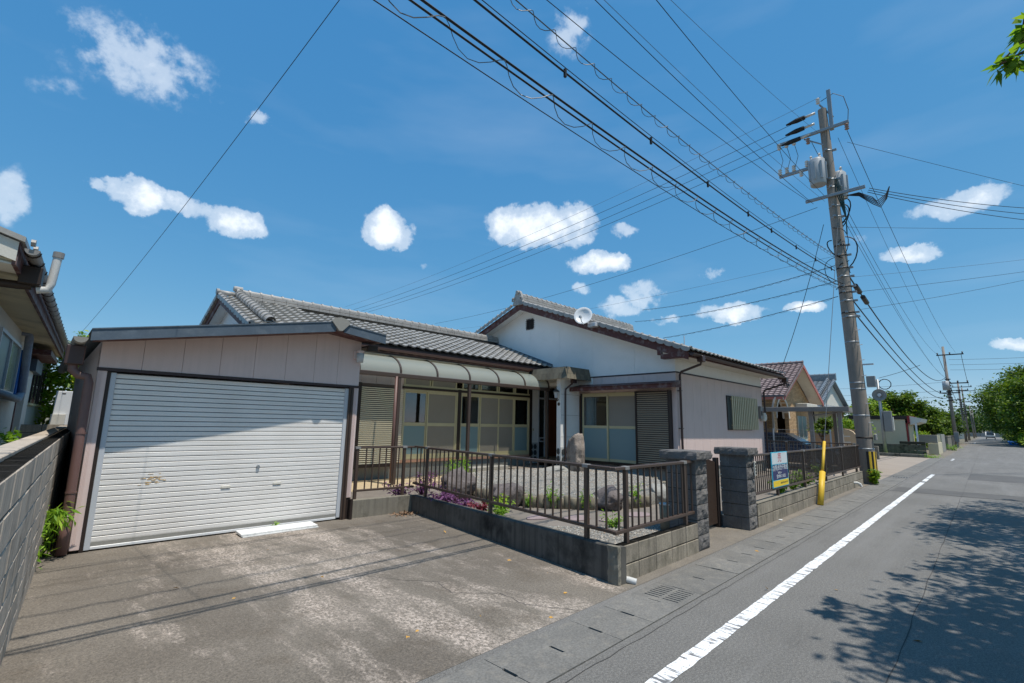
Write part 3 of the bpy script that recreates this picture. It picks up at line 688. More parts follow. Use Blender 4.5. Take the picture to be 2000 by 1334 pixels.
for (c, R, sd, mt, lab) in (((6.2, 7.42, .48), (.33, .28, .32), 11, m_rockb, 'dark pitted boulder by the purple plants at the far end of the gravel bed'),
                            ((6.5, 6.40, .36), (.30, .46, .24), 5, m_rockb, 'broad low dark boulder at the edge of the gravel bed with yellow leaves beside it'),
                            ((7.66, 4.99, .36), (.40, .27, .23), 8, m_rockb, 'round dark boulder on the bed edge nearest the fence corner'),
                            ((9.0, 4.72, .34), (.24, .18, .22), 14, m_rockl, 'small pale grey rock on the bed edge beside the gate pillar'),
                            ((10.2, 8.3, .44), (.42, .22, .13), 17, m_rockl, 'flat pale rock lying at the foot of the standing stone'),
                            ((11.9, 7.0, .28), (.25, .2, .14), 21, m_rockl, 'low pale rock near the house window at the back of the gravel bed')):
    tag(rock('boulder', c, R, sd, mt, amp=.24, rz=sd * .5), lab, 'rock', 'garden rocks')
for i, (c, R) in enumerate((((6.05, 5.22), (.28, .17)), ((6.43, 4.78), (.27, .18)), ((6.78, 4.36), (.28, .16)), ((7.5, 4.3), (.26, .2)))):
    poly = [(c[0] + R[0] * math.cos(a) * rg.uniform(.8, 1.1), c[1] + R[1] * math.sin(a) * rg.uniform(.8, 1.1), .186) for a in [k * math.pi / 5 for k in range(10)]]
    tag(MB().prism(poly, (0, 0, .022)).build('stepping_stone', m_pinkst), ['pinkish stepping stone farthest along the garden path from the gate', 'pinkish stepping stone second along the path from the fern boulder', 'pinkish stepping stone third along the path beside the round dark boulder', 'pinkish stepping stone closest to the gate pillar'][i], 'stone', 'stepping stones')
gp = thing('garden_stump', 'short round concrete post with pale top standing just inside the road fence', 'post', (6.72, 3.42, .19))
MB().lathe([(.001, 0), (.085, 0), (.09, .2), (.095, .36), (.001, .36)], n=16).build('body', m_log, gp, True)
MB().lathe([(.001, .361), (.098, .361), (.098, .375), (.001, .38)], n=16).build('cap', m_pvc, gp)

def tuft(name, label, cat, c, h, n, mat, seed, spread=.2, aspect=.35, leaf=.06, group=None, droop=.1, stems=14):
    rg2 = np.random.default_rng(seed); t_ = thing(name, label, cat, c, 0, group)
    P_ = []; mb_ = MB()
    for k in range(stems):
        th_ = rg2.uniform(0, 6.28); out_ = spread * rg2.uniform(.3, 1.0); hh = h * rg2.uniform(.5, 1.0); pp = []
        for j in range(7):
            f_ = j / 6; pp.append((math.cos(th_) * out_ * f_ ** 1.3, math.sin(th_) * out_ * f_ ** 1.3, hh * (f_ - .25 * f_ * f_ * droop * 2)))
        mb_.tube(pp, [.004 * (1 - .7 * j / 6) for j in range(7)], 4, False)
        for _ in range(max(1, n // stems)):
            f_ = rg2.uniform(.2, 1.05); P_.append((math.cos(th_) * out_ * f_ ** 1.3 + rg2.normal(0, .012), math.sin(th_) * out_ * f_ ** 1.3 + rg2.normal(0, .012), hh * (f_ - .25 * f_ * f_ * droop * 2) + rg2.normal(0, .01)))
    mb_.build('stems', mat, t_); leaves('leaves', P_, leaf, aspect, mat, t_, seed, droop=droop)
    return t_
G = 'green garden plants'
tuft('fern', 'bright fern growing at the wall between two railing posts, left of the stepping stones', 'fern', (5.55, 5.6, .19), .3, 260, L_fern, 1, .26, group=G)
tuft('fern', 'upright green fern against the log edging beyond the stepping stones', 'fern', (6.86, 5.62, .19), .42, 280, L_fern, 2, .17, group=G)
tuft('fern', 'green fern sprouting beside the round dark boulder', 'fern', (7.2, 5.17, .19), .4, 240, L_fern, 3, .16, group=G)
tuft('fern', 'pale green feathery plant between round boulder and pale rock', 'fern', (8.12, 4.7, .19), .46, 320, L_fern, 4, .15, group=G)
tuft('fern', 'low bright green weed inside the road fence near its corner post', 'weed', (6.3, 4.05, .19), .22, 300, L_fern, 5, .22, group=G)
tuft('fern', 'yellow green plant in front of the broad low boulder', 'fern', (6.02, 6.05, .19), .28, 200, L_bright, 6, .25, leaf=.09, group=G)
tuft('fern', 'small green fern on the far side of the broad low boulder', 'fern', (6.62, 5.98, .19), .3, 120, L_fern, 7, .14, group=G)
tuft('fern', 'tiny green weed near the gate pillar on the bed edge', 'weed', (9.5, 4.75, .25), .3, 160, L_fern, 8, .16, group=G)
tuft('spiky_plant', 'tall thin leaved green plant behind the dark pitted boulder', 'plant', (6.62, 7.95, .45), .5, 420, L_fern, 9, .4, .14, .11, group=G, stems=30)
for i, (c, h, n_, lab) in enumerate((((5.75, 8.0, .2), .55, 500, 'tall purple leaved plant at the fence corner by the garage'), ((6.05, 7.55, .2), .42, 520, 'bushy purple leaved plant beside the dark pitted boulder'),
                                    ((5.6, 7.1, .2), .26, 420, 'low purple ground plant creeping along the driveway wall'), ((5.35, 8.15, .2), .3, 260, 'small purple plant under the short fence by the garage'), ((5.56, 6.55, .2), .2, 260, 'sparse magenta plant on the driveway wall top'))):
    tuft('purple_plant', lab, 'plant', c, h, n_, L_purple, 20 + i, .34, .3, .09, 'purple garden plants', stems=28)
tuft('red_plant', 'low dark red leaved plant beside the driveway wall', 'plant', (5.6, 6.1, .2), .18, 220, L_redd, 31, .26, .5, .07)
for i, (x, y, h, lab) in enumerate(((10.9, 3.9, .6, 'thin leafy sapling behind the for sale board'), (12.3, 3.5, .55, 'green leafy plant behind the fence just before the yellow guard'), (13.2, 3.45, .5, 'green leafy plant behind the fence just past the yellow guard'), (14.3, 3.5, .45, 'broad leaved green plant behind the middle of the road fence'), (16.0, 3.5, .6, 'tall green plant behind the road fence towards the utility pole'))):
    tuft('leafy_plant', lab, 'plant', (x, y, .19), h, 170, L_fern, 40 + i, .22, .4, .12, 'plants behind the road fence', stems=12)
tuft('leafy_shrub', 'small bright green shrub at the foot of the utility pole', 'shrub', (18.95, 2.70, 0), .5, 300, L_bright, 50, .17, .75, .11, stems=16)
tag(rock('boulder', (10.1, 4.6, .33), (.3, .25, .2), 33, M('orange rock', rgb(170, 130, 92), .9, .2, 6, .5, 30), amp=.24), 'orange brown rock behind the fence between gate pillar and for sale board', 'rock', 'garden rocks')
# terrace
tr = struct(MB().box(-7.45, -1.3, 3.25, 5.08, .0, .192).build('terrace', m_path)); tr.location = A0; tr.rotation_euler[2] = AH
tm = MB().box(.004, .396, .004, .396, .19, .208, .003).mesh('tile', m_terr)
for i in range(15):
    for j in range(4):
        link('tile', tm, tr, (-7.4 + .4 * i, 3.4 + .4 * j, 0))
MB().box(-1.9, -.3, 3.45, 5.0, .19, .34, .01).build('entrance_step', m_path, tr); MB().box(-3.4, -2.0, 4.35, 4.95, .19, .42, .015).build('stone_step', m_rockl, tr)

# ------------------------------------------------------------------ the house
H = thing('house', 'single storey pale pink and white house with grey tiled gable roofs behind the gravel garden', 'house', A0, AH)
def part(name, mb, mat, parent=H, smooth=False, **k): return mb.build(name, mat, parent, smooth, **k)
def bx(name, mat, x0, x1, y0, y1, z0, z1, b=0., parent=H): return MB().box(x0, x1, y0, y1, z0, z1, b).build(name, mat, parent)
SL = .37; RV = 5.55; RZ = 5.88             # right wing: slope, ridge line
def rz_(v): return RZ - SL * abs(v - RV)    # top of boarding
GB = .19
# foundations and hollow cores
bx('foundation', m_found, .02, 6.43, .02, .2, 0, .56); bx('foundation', m_found, .02, .2, .2, 3.3, 0, .56); bx('foundation', m_found, -7.4, -.3, 5.12, 5.3, 0, .62)
bx('foundation', m_found, 6.25, 6.43, .2, 10.9, 0, .56)
bx('floor', m_inter, .2, 6.25, .2, 10.9, .4, .55); bx('floor', m_inter, -9.0, 0, 5.3, 10.0, .4, .6)
bx('ceiling', m_soffit, .12, 6.3, .12, 10.9, 3.0, 3.08); bx('ceiling', m_soffit, -9.0, .1, 5.25, 10, 2.95, 3.03)
bx('inner_wall', m_shoji, 1.9, 2.0, .2, 10.8, .55, 3.0); bx('inner_wall', m_shoji, -9, -.0, 6.9, 7.0, .6, 2.95)
bx('wall', m_pink, .045, 6.405, .045, .12, .5, 3.5)                     # side wall core
bx('wall', m_white, 6.33, 6.405, .12, 10.9, .5, 3.5); bx('wall', m_white, 0, 6.4, 10.85, 10.95, .2, 3.5)
pm_ = MB().box(.002, .494, 0, .044, .55, 3.098, .005).mesh('siding_panel', m_pink)
for i in range(13): link('siding_panel', pm_, H, (i * .4962, 0, 0))
bx('belt_trim', m_trim, -.012, 6.46, -.012, .05, 3.1, 3.135)
bx('belt_trim', m_trim, -.012, .05, .05, 2.86, 3.1, 3.135)
bx('upper_wall', m_white, -.0, 6.45, .002, .05, 3.136, 3.505)
bx('skirting_flashing', m_grey, -.005, 6.45, -.012, .04, .53, .552)
# gable wall facing the camera (plane u = 0)
def gpanel(v0, v1, zb):
    n_ = 5; top = [(0, v0 + (v1 - v0) * i / n_) for i in range(n_ + 1)]
    if v0 < RV < v1: vs = sorted([q for _, q in top] + [RV])
    else: vs = [q for _, q in top]
    poly = [(0, v0, zb), (0, v1, zb)] + [(0, q, rz_(q) - .10) for q in reversed(vs)]
    return MB().prism(poly, (.045, 0, 0))
for v0, v1 in ((.05, 1.25), (1.25, 2.73), (2.73, 4.08), (4.08, 5.42), (5.42, 6.8), (6.8, 8.2), (8.2, 10.9)):
    part('gable_panel', gpanel(v0 + .002, v1 - .002, 3.137 if v1 < 2.8 else 2.9), m_white)
for i in range(6): bx('siding_panel', m_pink, .001, .045, .05 + i * .468 + .002, .05 + (i + 1) * .468 - .002, 2.62, 3.098, .004)
bx('corner_trim', m_pink, -.006, .06, -.004, .14, .55, 3.098)
bx('wall', m_pink, .046, .12, .12, 3.3, 2.56, 3.1); bx('wall', m_pink, .046, .12, .05, 1.22, .5, 2.62); bx('wall', m_white, .046, .12, .05, 10.8, 3.1, 3.7)
bx('wall', m_pink, .02, .12, 0.05, 3.3, .45, .58)
# sliding window in the gable wall with its shutter box and hood
wn1 = link('sliding_window', MB().box(-.03, .05, 3.13, 3.2, .55, 2.62).mesh('sliding_window', m_dbrown), H)
MB().box(-.03, .05, 1.16, 1.23, .55, 2.62).build('jamb', m_dbrown, wn1); MB().box(-.04, .06, .10, 3.2, .53, .60).build('sill', m_dbrown, wn1)
for (v0, v1, du) in ((1.23, 2.23, .03), (2.18, 3.13, -.005)):
    for a_ in ((v0, v0 + .05), (v1 - .05, v1)): MB().box(du - .015, du + .015, a_[0], a_[1], .60, 2.57).build('sash', m_gold, wn1)
    for z0, z1 in ((.60, .68), (1.56, 1.64), (2.51, 2.57)): MB().box(du - .014, du + .014, v0 + .05, v1 - .05, z0, z1).build('rail', m_gold, wn1)
    MB().box(du - .003, du + .003, v0 + .05, v1 - .05, .68, 1.56).build('pane', m_frost, wn1)
    MB().box(du - .003, du + .003, v0 + .05, v1 - .05, 1.64, 2.51).build('pane', m_glass if v0 > 2 else m_screen, wn1)
MB().box(-.02, .045, 1.23, 3.13, 2.57, 2.62).build('head', m_gold, wn1)
def ribpanel(name, a0, a1, z0, z1, pitch, depth, plane, axis, mat, parent):
    """horizontal ribs standing proud of a dark backing"""
    k = int(round((z1 - z0) / pitch)); p = (z1 - z0) / k; mb_ = MB()
    for i in range(k):
        zb = z0 + i * p; pr = [(0, zb + p * .03), (-depth, zb + p * .10), (-depth * 1.1, zb + p * .36), (-depth * .8, zb + p * .58), (0, zb + p * .64)]
        if axis == 'v': mb_.grid([[(plane + d, a0, z) for d, z in pr], [(plane + d, a1, z) for d, z in pr]])
        else: mb_.grid([[(a0, plane + d, z) for d, z in pr], [(a1, plane + d, z) for d, z in pr]])
    return mb_.build(name, mat, parent)
sb = link('shutter_box', MB().box(-.16, .03, .15, 1.16, .56, .62).mesh('shutter_box', m_dbrown), H)
for v0, v1 in ((.12, .17), (1.12, 1.17)): MB().box(-.17, .03, v0, v1, .56, 2.62).build('stile', m_dbrown, sb)
MB().box(-.13, .0, .17, 1.12, .62, 2.6).build('backing', m_dbrown, sb)
ribpanel('ribbed_panel', .17, 1.12, .63, 2.6, .058, .016, -.131, 'v', m_bshut, sb)
hd = link('window_hood', MB().prism([(-.5, -.14, 2.66), (0, -.14, 2.70), (0, -.14, 2.86), (-.5, -.14, 2.76)], (0, 3.42, 0)).mesh('window_hood', m_wood), H)
MB().prism([(-.53, -.17, 2.765), (.0, -.17, 2.868), (.0, -.17, 2.885), (-.53, -.17, 2.782)], (0, 3.48, 0)).build('hood_sheet', m_wood, hd)
# curtains in the gable window
def curtain(parent, axis, a0, a1, plane, z0, z1):
    n_ = int((a1 - a0) / .02); A = []; B = []
    for i in range(n_ + 1):
        t_ = a0 + (a1 - a0) * i / n_; d = .025 * math.sin(i * 1.1) + .01 * math.sin(i * .37)
        p = (plane + d, t_) if axis == 'v' else (t_, plane + d)
        A.append((*p, z0)); B.append((*p, z1))
    return MB().grid([A, B]).build('curtain', m_curt, parent, True)
curtain(wn1, 'v', 2.72, 3.1, .12, .62, 2.5); curtain(wn1, 'v', 1.3, 1.7, .14, .62, 2.5)
# lattice window on the road side
lwn = link('lattice_window', MB().box(3.27, 5.24, -.03, .0, 1.58, 1.62).mesh('lattice_window', m_dbrown), H)
MB().box(3.27, 5.24, -.03, .0, 2.62, 2.66).build('frame', m_dbrown, lwn)
MB().box(3.27, 3.31, -.03, .0, 1.62, 2.62).build('frame', m_dbrown, lwn); MB().box(5.2, 5.24, -.03, .0, 1.62, 2.62).build('frame', m_dbrown, lwn)
MB().box(3.31, 5.2, -.012, -.006, 1.62, 2.62).build('pane', M('dark frosted glass', rgb(70, 84, 88), .3, .05, bump=0), lwn)
bm_ = MB().box(0, .07, -.10, -.075, 1.60, 2.66).mesh('bar', M('pale bronze bar', rgb(198, 190, 158), .4, .05, bump=0))
for i in range(15): link('bar', bm_, lwn, (3.5 + .1515 * i, 0, 0))
for z in (1.72, 2.54): MB().box(3.48, 5.66, -.075, -.05, z, z + .03).build('bar_rail', m_gold, lwn)
# meter
mt = link('meter_box', MB().box(5.9, 6.08, -.12, -.002, 1.98, 2.42, .01).mesh('meter_box', m_grey), H); MB().box(5.93, 6.05, -.128, -.118, 2.1, 2.25).build('meter_dial', m_black, mt)
MB().box(6.13, 6.3, -.16, -.002, 1.9, 2.2, .02).build('meter_cover', m_soffit, mt); MB().box(6.32, 6.45, -.14, -.002, 1.95, 2.15, .02).build('meter_cover', m_soffit, mt)
# gable vent
vt = link('gable_vent', MB().box(-.02, .0, 5.28, 5.62, 5.0, 5.32).mesh('gable_vent', m_black), H)
for i in range(5): MB().box(-.045, -.02, 5.30 + i * .07, 5.325 + i * .07, 4.96, 5.36).build('vent_bar', m_dbrown, vt)
for i in range(4): MB().box(-.035, -.02, 5.24, 5.66, 5.04 + i * .075, 5.06 + i * .075).build('vent_bar', m_dbrown, vt)
# roof boarding of the right wing
UE = -.47; UF = 6.95
rfR = link('roof', MB().prism([(UE + .03, -.62, rz_(-.62) - .05), (UE + .03, RV, RZ - .05), (UE + .03, RV, RZ - .005), (UE + .03, -.62, rz_(-.62) - .005)], (UF - UE - .06, 0, 0)).mesh('roof', m_gap), H)
rfL = link('roof', MB().prism([(UE + .03, 11.7, rz_(11.7) - .05), (UE + .03, RV, RZ - .05), (UE + .03, RV, RZ - .004), (UE + .03, 11.7, rz_(11.7) - .004)], (UF - UE - .06, 0, 0)).mesh('roof', m_tile), H)
# bargeboards and soffits
for (va, vb) in ((-.6, RV), (RV, 11.6)):
    e = .0 if va > 0 else .0
    part('bargeboard', MB().prism([(UE, va, rz_(va) - .25), (UE, vb, rz_(vb) - .25), (UE, vb, rz_(vb) - .02), (UE, va, rz_(va) - .02)], (.035, 0, 0)), m_wood)
    part('bargeboard', MB().prism([(UF, va, rz_(va) - .21), (UF, vb, rz_(vb) - .21), (UF, vb, rz_(vb) - .02), (UF, va, rz_(va) - .02)], (-.035, 0, 0)), m_wood)
    part('gable_soffit', MB().prism([(UE + .036, va, rz_(va) - .15), (UE + .036, vb, rz_(vb) - .15), (UE + .036, vb, rz_(vb) - .11), (UE + .036, va, rz_(va) - .11)], (.43, 0, 0)), m_white)
    part('gable_soffit', MB().prism([(UF - .036, va, rz_(va) - .15), (UF - .036, vb, rz_(vb) - .15), (UF - .036, vb, rz_(vb) - .11), (UF - .036, va, rz_(va) - .11)], (-.46, 0, 0)), m_white)
bx('bargeboard_end', m_wood, UE - .01, UE + .2, -.62, .16, rz_(-.6) - .17, rz_(-.6) - .05)
bx('bargeboard_end', m_wood, UE - .02, UE + .06, .13, .25, rz_(-.6) - .06, rz_(-.6) + .14)
bx('eave_soffit', m_soffit, -.44, 6.9, -.58, .0, 3.46, 3.5); bx('eave_fascia', m_wood, UE + .03, UF - .03, -.62, -.58, 3.43, 3.6)
def gutter(name, p, q, r, mat, parent, n_=10, brk=0):
    p = Vector(p); q = Vector(q); d = (q - p).normalized(); s_ = Vector((-d.y, d.x, 0))
    ring_ = lambda c, rr: [tuple(c + s_ * (rr * math.cos(t_)) + Vector((0, 0, rr * math.sin(t_)))) for t_ in [math.pi + math.pi * k / n_ for k in range(n_ + 1)]]
    mb_ = MB(); mb_.grid([ring_(p, r), ring_(q, r)]); mb_.grid([ring_(p, r - .008), ring_(q, r - .008)])
    for c in (p, q): mb_.add(ring_(c, r), [tuple(range(n_ + 1))])
    g__ = mb_.build(name, mat, parent, True)
    return g__
gt = gutter('gutter', (UE, -.70, 3.52), (UF, -.70, 3.47), .065, m_dpipe, H)
MB().box(-.02, .16, -.78, -.62, 3.34, 3.5, .015).build('hopper', m_dpipe, gt); MB().box(UF - .25, UF - .08, -.78, -.62, 3.30, 3.46, .015).build('hopper', m_dpipe, gt)
def pipe(name, pts, r, mat, parent, clips=(), n_=10):
    o = MB().tube(pts, r, n_).build(name, mat, parent, True); return smooth_angle(o)
pipe('downpipe', [(.07, -.70, 3.36), (.07, -.68, 3.28), (.10, -.12, 3.12), (.11, -.07, 3.04), (.11, -.07, .25)], .032, m_dpipe, H)
pipe('downpipe', [(UF - .16, -.70, 3.32), (UF - .16, -.68, 3.24), (6.5, -.12, 3.02), (6.48, -.07, 2.94), (6.48, -.07, .25)], .032, m_dpipe, H)
for z in (2.6, 1.6): bx('pipe_clip', m_dpipe, .06, .16, -.105, -.0, z, z + .02); bx('pipe_clip', m_dpipe, 6.43, 6.53, -.105, -.0, z, z + .02)

# ---- tiles
def tile_mesh(name, mat, w=.265, ln=.30, ex=.235):
    """one S-profiled tile: x across, y up the slope, z out of it"""
    n_ = 7; prof = []
    for i in range(n_ + 1):
        t_ = i / n_; prof.append((t_ * (w - .006), .024 + .0125 * math.cos(2 * math.pi * (t_ - .10)) + (.012 if t_ > .86 else 0)))
    f_ = [(x, .016 * abs(2 * x / w - 1) ** 2, z + .046) for x, z in prof]; b_ = [(x, ln, z - .004) for x, z in prof]; lo = [(x, .016 * abs(2 * x / w - 1) ** 2 + .004, z + .012) for x, z in prof]
    mb_ = MB(); mb_.grid([b_, f_, lo]); return mb_.mesh(name, mat, False)
tmesh = tile_mesh('roof_tile', m_tile)
def tile_field(parent, origin, xdir, ydir, cols, rows_, pick, ex=.235, w=.265, mesh=None, mat=None, limit=300, skipf=None):
    """tiles laid on a slope; those in pick() are single objects, the rest one joined part"""
    mesh = mesh or tmesh
    xd = Vector(xdir).normalized(); yd = Vector(ydir).normalized(); zd = xd.cross(yd)
    rot = Matrix((xd, yd, zd)).transposed().to_4x4(); cand = []; rest = []
    for r_ in range(rows_):
        for c in range(cols):
            p = Vector(origin) + xd * (c * w) + yd * (r_ * ex)
            if skipf and skipf(p): continue
            (cand if pick(r_, c, p) else rest).append(p)
    cand = cand[:limit] + []; 
    for p in cand:
        o = link('roof_tile', mesh, parent); tilt = Matrix.Rotation(rg.uniform(-.012, .012), 4, 'X') @ Matrix.Rotation(rg.uniform(-.01, .01), 4, 'Z')
        o.matrix_local = Matrix.Translation(p + zd * rg.uniform(-.002, .003)) @ rot @ tilt
    if rest:
        vs = np.array([v.co[:] for v in mesh.vertices]); fs_ = [tuple(p.vertices) for p in mesh.polygons]; R3 = np.array(rot.to_3x3()); V_ = []; F_ = []
        for p in rest:
            o_ = len(V_); V_.extend((vs @ R3.T + np.array(p)).tolist()); F_.extend([tuple(i + o_ for i in f_) for f_ in fs_])
        me_ = bpy.data.meshes.new('roof_tile_field'); me_.from_pydata(V_, [], F_); me_.materials.append(mat or m_tile)
        stuff(link('roof_tile_field', me_, parent))
ca = 1 / math.hypot(1, SL)
tile_field(rfR, (UE - .05, -.70, rz_(-.70)), (1, 0, 0), (0, ca, ca * SL), 28, 28, lambda r_, c, p: r_ == 0 or c <= 1 or c == 27)
# verge tiles hanging over the bargeboard
vm_ = MB(); n_ = 6
A_ = []; B_ = []; C_ = []
for i in range(n_ + 1):
    a = math.pi * i / n_; A_.append((-.0, 0 + .0, 0))
_o = [(.004, .075), (.004, .015)] + [(.130 - .126 * math.cos(math.pi * k / 8), .015 - .062 * math.sin(math.pi * k / 8)) for k in range(1, 8)] + [(.256, .015), (.256, .06)]
_m = MB().prism([(-.06, y, z) for y, z in _o], (.02, 0, 0)); _ar = [[(-.055 + .115 * (1 - math.cos(a_)) * .5, y, (.05 + .045 * math.sin(a_)) + (.03 if y < .0405 else 0)) for a_ in [math.pi * k / 6 for k in range(7)]] for y in (0, .04, .041, .27)]
vgm = _m.grid(_ar).add(_ar[0], [tuple(range(7))]).mesh('verge_tile', m_ridge)
for sgn in (1, -1):
    yd = Vector((0, ca * sgn, ca * SL))
    for i in range(27 if sgn > 0 else 12):
        p = Vector((UE - .03, -.68, rz_(-.68))) + yd * (i * .245) if sgn > 0 else Vector((UE - .03, RV + .1, rz_(RV + .1))) - yd * ((i + 1) * .245)
        o = link('verge_tile', vgm, rfR if sgn > 0 else rfL)
        Y_ = Vector((0, 1, SL * sgn)).normalized(); X_ = Vector((1, 0, 0)); Z_ = X_.cross(Y_)
        o.matrix_local = Matrix.Translation(p if sgn > 0 else p) @ Matrix((X_, Y_, Z_)).transposed().to_4x4() @ Matrix.Rotation(.05 * sgn, 4, 'X')
# ridge
def ridge(parent, p, q, hgt, rcap, step=.27, courses=3, wid=.2, mat=None):
    p = Vector(p); q = Vector(q); d = (q - p).normalized(); L = (q - p).length; s_ = Vector((-d.y, d.x, 0)).normalized()
    mt_ = mat or m_ridge
    for c in range(courses):
        w_ = wid - .03 * c; z0 = hgt * c / courses; z1 = hgt * (c + 1) / courses - .012
        nseg = int(L / .3) + 1; cm = MB().box(0, L / nseg - .004, -w_ / 2, w_ / 2, z0, z1, .006).mesh('ridge_course', mt_)
        for i in range(nseg):
            o = link('ridge_course', cm, parent); o.matrix_local = Matrix.Translation(p + d * (i * L / nseg)) @ Matrix.Rotation(math.atan2(d.y, d.x), 4, 'Z') @ Matrix.Rotation(-math.asin(d.z), 4, 'Y') @ Matrix.Translation((0, rg.uniform(-.004, .004), 0))
    nseg = int(L / step); cap = MB()
    prof = [(rcap * math.cos(t_), rcap * math.sin(t_)) for t_ in [math.pi * k / 8 for k in range(9)]]
    st = L / nseg
    def arc(x, k): return [(x, y * k, hgt + z * k) for y, z in prof]
    cap.grid([arc(0, 1.22), arc(.045, 1.25), arc(.05, 1.0), arc(st, .96)]); cap.add(arc(0, 1.22), [tuple(range(9))])
    cmesh = cap.mesh('ridge_tile', mt_, False)
    for i in range(nseg):
        o = link('ridge_tile', cmesh, parent); o.matrix_local = Matrix.Translation(p + d * (i * st)) @ Matrix.Rotation(math.atan2(d.y, d.x), 4, 'Z') @ Matrix.Rotation(-math.asin(d.z), 4, 'Y')
def onigawara(parent, p, ang, s=1.0):
    mb_ = MB()
    out = [(-.26, -.12), (-.2, .06), (-.17, .2), (-.12, .32), (-.05, .40), (.05, .40), (.12, .32), (.17, .2), (.2, .06), (.26, -.12)]
    mb_.prism([(-.04, y * s, z * s) for y, z in out], (.1 * s, 0, 0))
    for sg in (-1, 1):
        sp_ = [(-.06 * s, sg * (.17 - .09 * t_ * math.cos(t_ * 4)) * s, (.02 + .09 * t_ * math.sin(t_ * 4) + .08) * s) for t_ in [i / 12 for i in range(13)]]
        mb_.tube(sp_, .035 * s, 6)
    mb_.lathe([(.001, -.10), (.06, -.1), (.075, -.06), (.075, .1)], (0, 0, .33 * s), 12, 'X')
    o = mb_.build('ridge_end_tile', m_ridge, parent); o.location = p; o.rotation_euler[2] = ang; return o
ridge(rfR, (UE + .02, RV, RZ + .02), (UF - .1, RV, RZ + .02), .26, .085, .27, 3, .26)
onigawara(rfR, (UE - .05, RV, RZ + .03), 0, 1.0)

# ---- left wing (facade v = 5.1)
FV = 5.1; LR = 7.2; LZ = 4.64; LS = .4
def lz(v): return LZ - LS * abs(v - LR)
EV = 4.40
bx('wall', m_pink, -9.0, -5.27, FV + .03, FV + .12, .55, 3.2); bx('wall', m_pink, -5.3, -.3, FV + .03, FV + .12, 2.9, 3.4); bx('wall', m_pink, -5.3, -.3, FV + .03, FV + .12, .5, .66)
for i in range(9): bx('siding_panel', m_pink, -9.0 + i * .418 + .002, -9.0 + (i + 1) * .418 - .002, FV, FV + .035, .6, 3.2, .004)
bx('siding_panel', m_pink, -5.25, -.32, FV, FV + .035, 2.9, 3.2)
bx('sill_board', M('salmon sill', rgb(196, 150, 128), .6, .08), -7.3, -.3, FV - .03, FV + .04, .58, .66)
bx('wall', m_white, -9.06, -9.0, FV, 9.9, .3, 3.3)
part('gable_panel', MB().prism([(-9.06, FV, 3.2), (-9.06, 9.3, 3.2), (-9.06, 9.3, lz(9.3) - .08), (-9.06, LR, LZ - .08), (-9.06, FV, lz(FV) - .08)], (.06, 0, 0)), m_white)
bx('wall', m_white, -9.0, 0, 9.9, 10, .3, 3.3)
LU0 = -9.35
rL = link('roof', MB().prism([(LU0 + .04, EV, lz(EV) - .05), (LU0 + .04, LR, LZ - .05), (LU0 + .04, LR, LZ - .005), (LU0 + .04, EV, lz(EV) - .005)], (-LU0 - .04, 0, 0)).mesh('roof', m_gap), H)
link('roof', MB().prism([(LU0 + .04, 10.0, lz(10) - .05), (LU0 + .04, LR, LZ - .05), (LU0 + .04, LR, LZ - .004), (LU0 + .04, 10.0, lz(10) - .004)], (-LU0 - .04, 0, 0)).mesh('roof', m_tile), H)
for va, vb in ((EV + .02, LR), (LR, 10)):
    part('bargeboard', MB().prism([(LU0, va, lz(va) - .20), (LU0, vb, lz(vb) - .20), (LU0, vb, lz(vb) - .02), (LU0, va, lz(va) - .02)], (.035, 0, 0)), m_wood)
    part('gable_soffit', MB().prism([(LU0 + .036, va, lz(va) - .14), (LU0 + .036, vb, lz(vb) - .14), (LU0 + .036, vb, lz(vb) - .1), (LU0 + .036, va, lz(va) - .1)], (.26, 0, 0)), m_white)
cl = 1 / math.hypot(1, LS)
tile_field(rL, (LU0 - .02, EV - .06, lz(EV - .06)), (1, 0, 0), (0, cl, cl * LS), 35, 13, lambda r_, c, p: c >= 7 and not (r_ < 1 and c < 9), limit=300)
bx('eave_soffit', m_soffit, -9.0, -.0, EV + .03, FV, 3.26, 3.3); bx('eave_fascia', m_dpipe, LU0 + .05, -.0, EV - .0, EV + .03, 3.28, 3.48)
gutter('gutter', (LU0, EV - .09, 3.42), (-.6, EV - .09, 3.38), .06, m_pipe, H)
ridge(rL, (LU0 + .35, LR, LZ + .01), (-.02, LR, LZ + .01), .17, .075, .27, 2, .26)
# descending ridge near the verge and its end tiles
dd = Vector((0, -cl, -cl * LS))
ridge(rL, (LU0 + .42, LR - .1, LZ + .04), tuple(Vector((LU0 + .42, LR - .1, LZ + .04)) + dd * 2.75), .03, .11, .22, 1, .22)
onigawara(rL, (LU0 + .38, LR, LZ + .06), 0, .55)
MB().tube([(LU0 - .05, LR, LZ + .09), (LU0 + .4, LR, LZ + .09)], .06, 10).build('ridge_tile', m_ridge, rL, True)
MB().lathe([(.001, -.03), (.075, -.03), (.075, .03), (.001, .03)], (LU0 - .06, LR, LZ + .1), 12, 'X').build('ridge_end_tile', m_ridge, rL)
for sgn in (1, -1):
    for i in range(12):
        v0 = EV - .05 + i * .232 if sgn > 0 else LR + .02 + i * .232
        o = link('verge_tile', vgm, rL); Y_ = Vector((0, 1, LS * sgn)).normalized(); X_ = Vector((1, 0, 0))
        o.matrix_local = Matrix.Translation((LU0 - .01, v0, lz(v0))) @ Matrix((X_, Y_, X_.cross(Y_))).transposed().to_4x4()
# flashing where the left roof meets the white gable
part('flashing', MB().prism([(-.12, EV - .02, lz(EV) + .05), (-.12, LR + .3, lz(LR) + .05), (-.12, LR + .3, lz(LR) + .13), (-.12, EV - .02, lz(EV) + .13)], (.115, 0, 0)), m_slate)
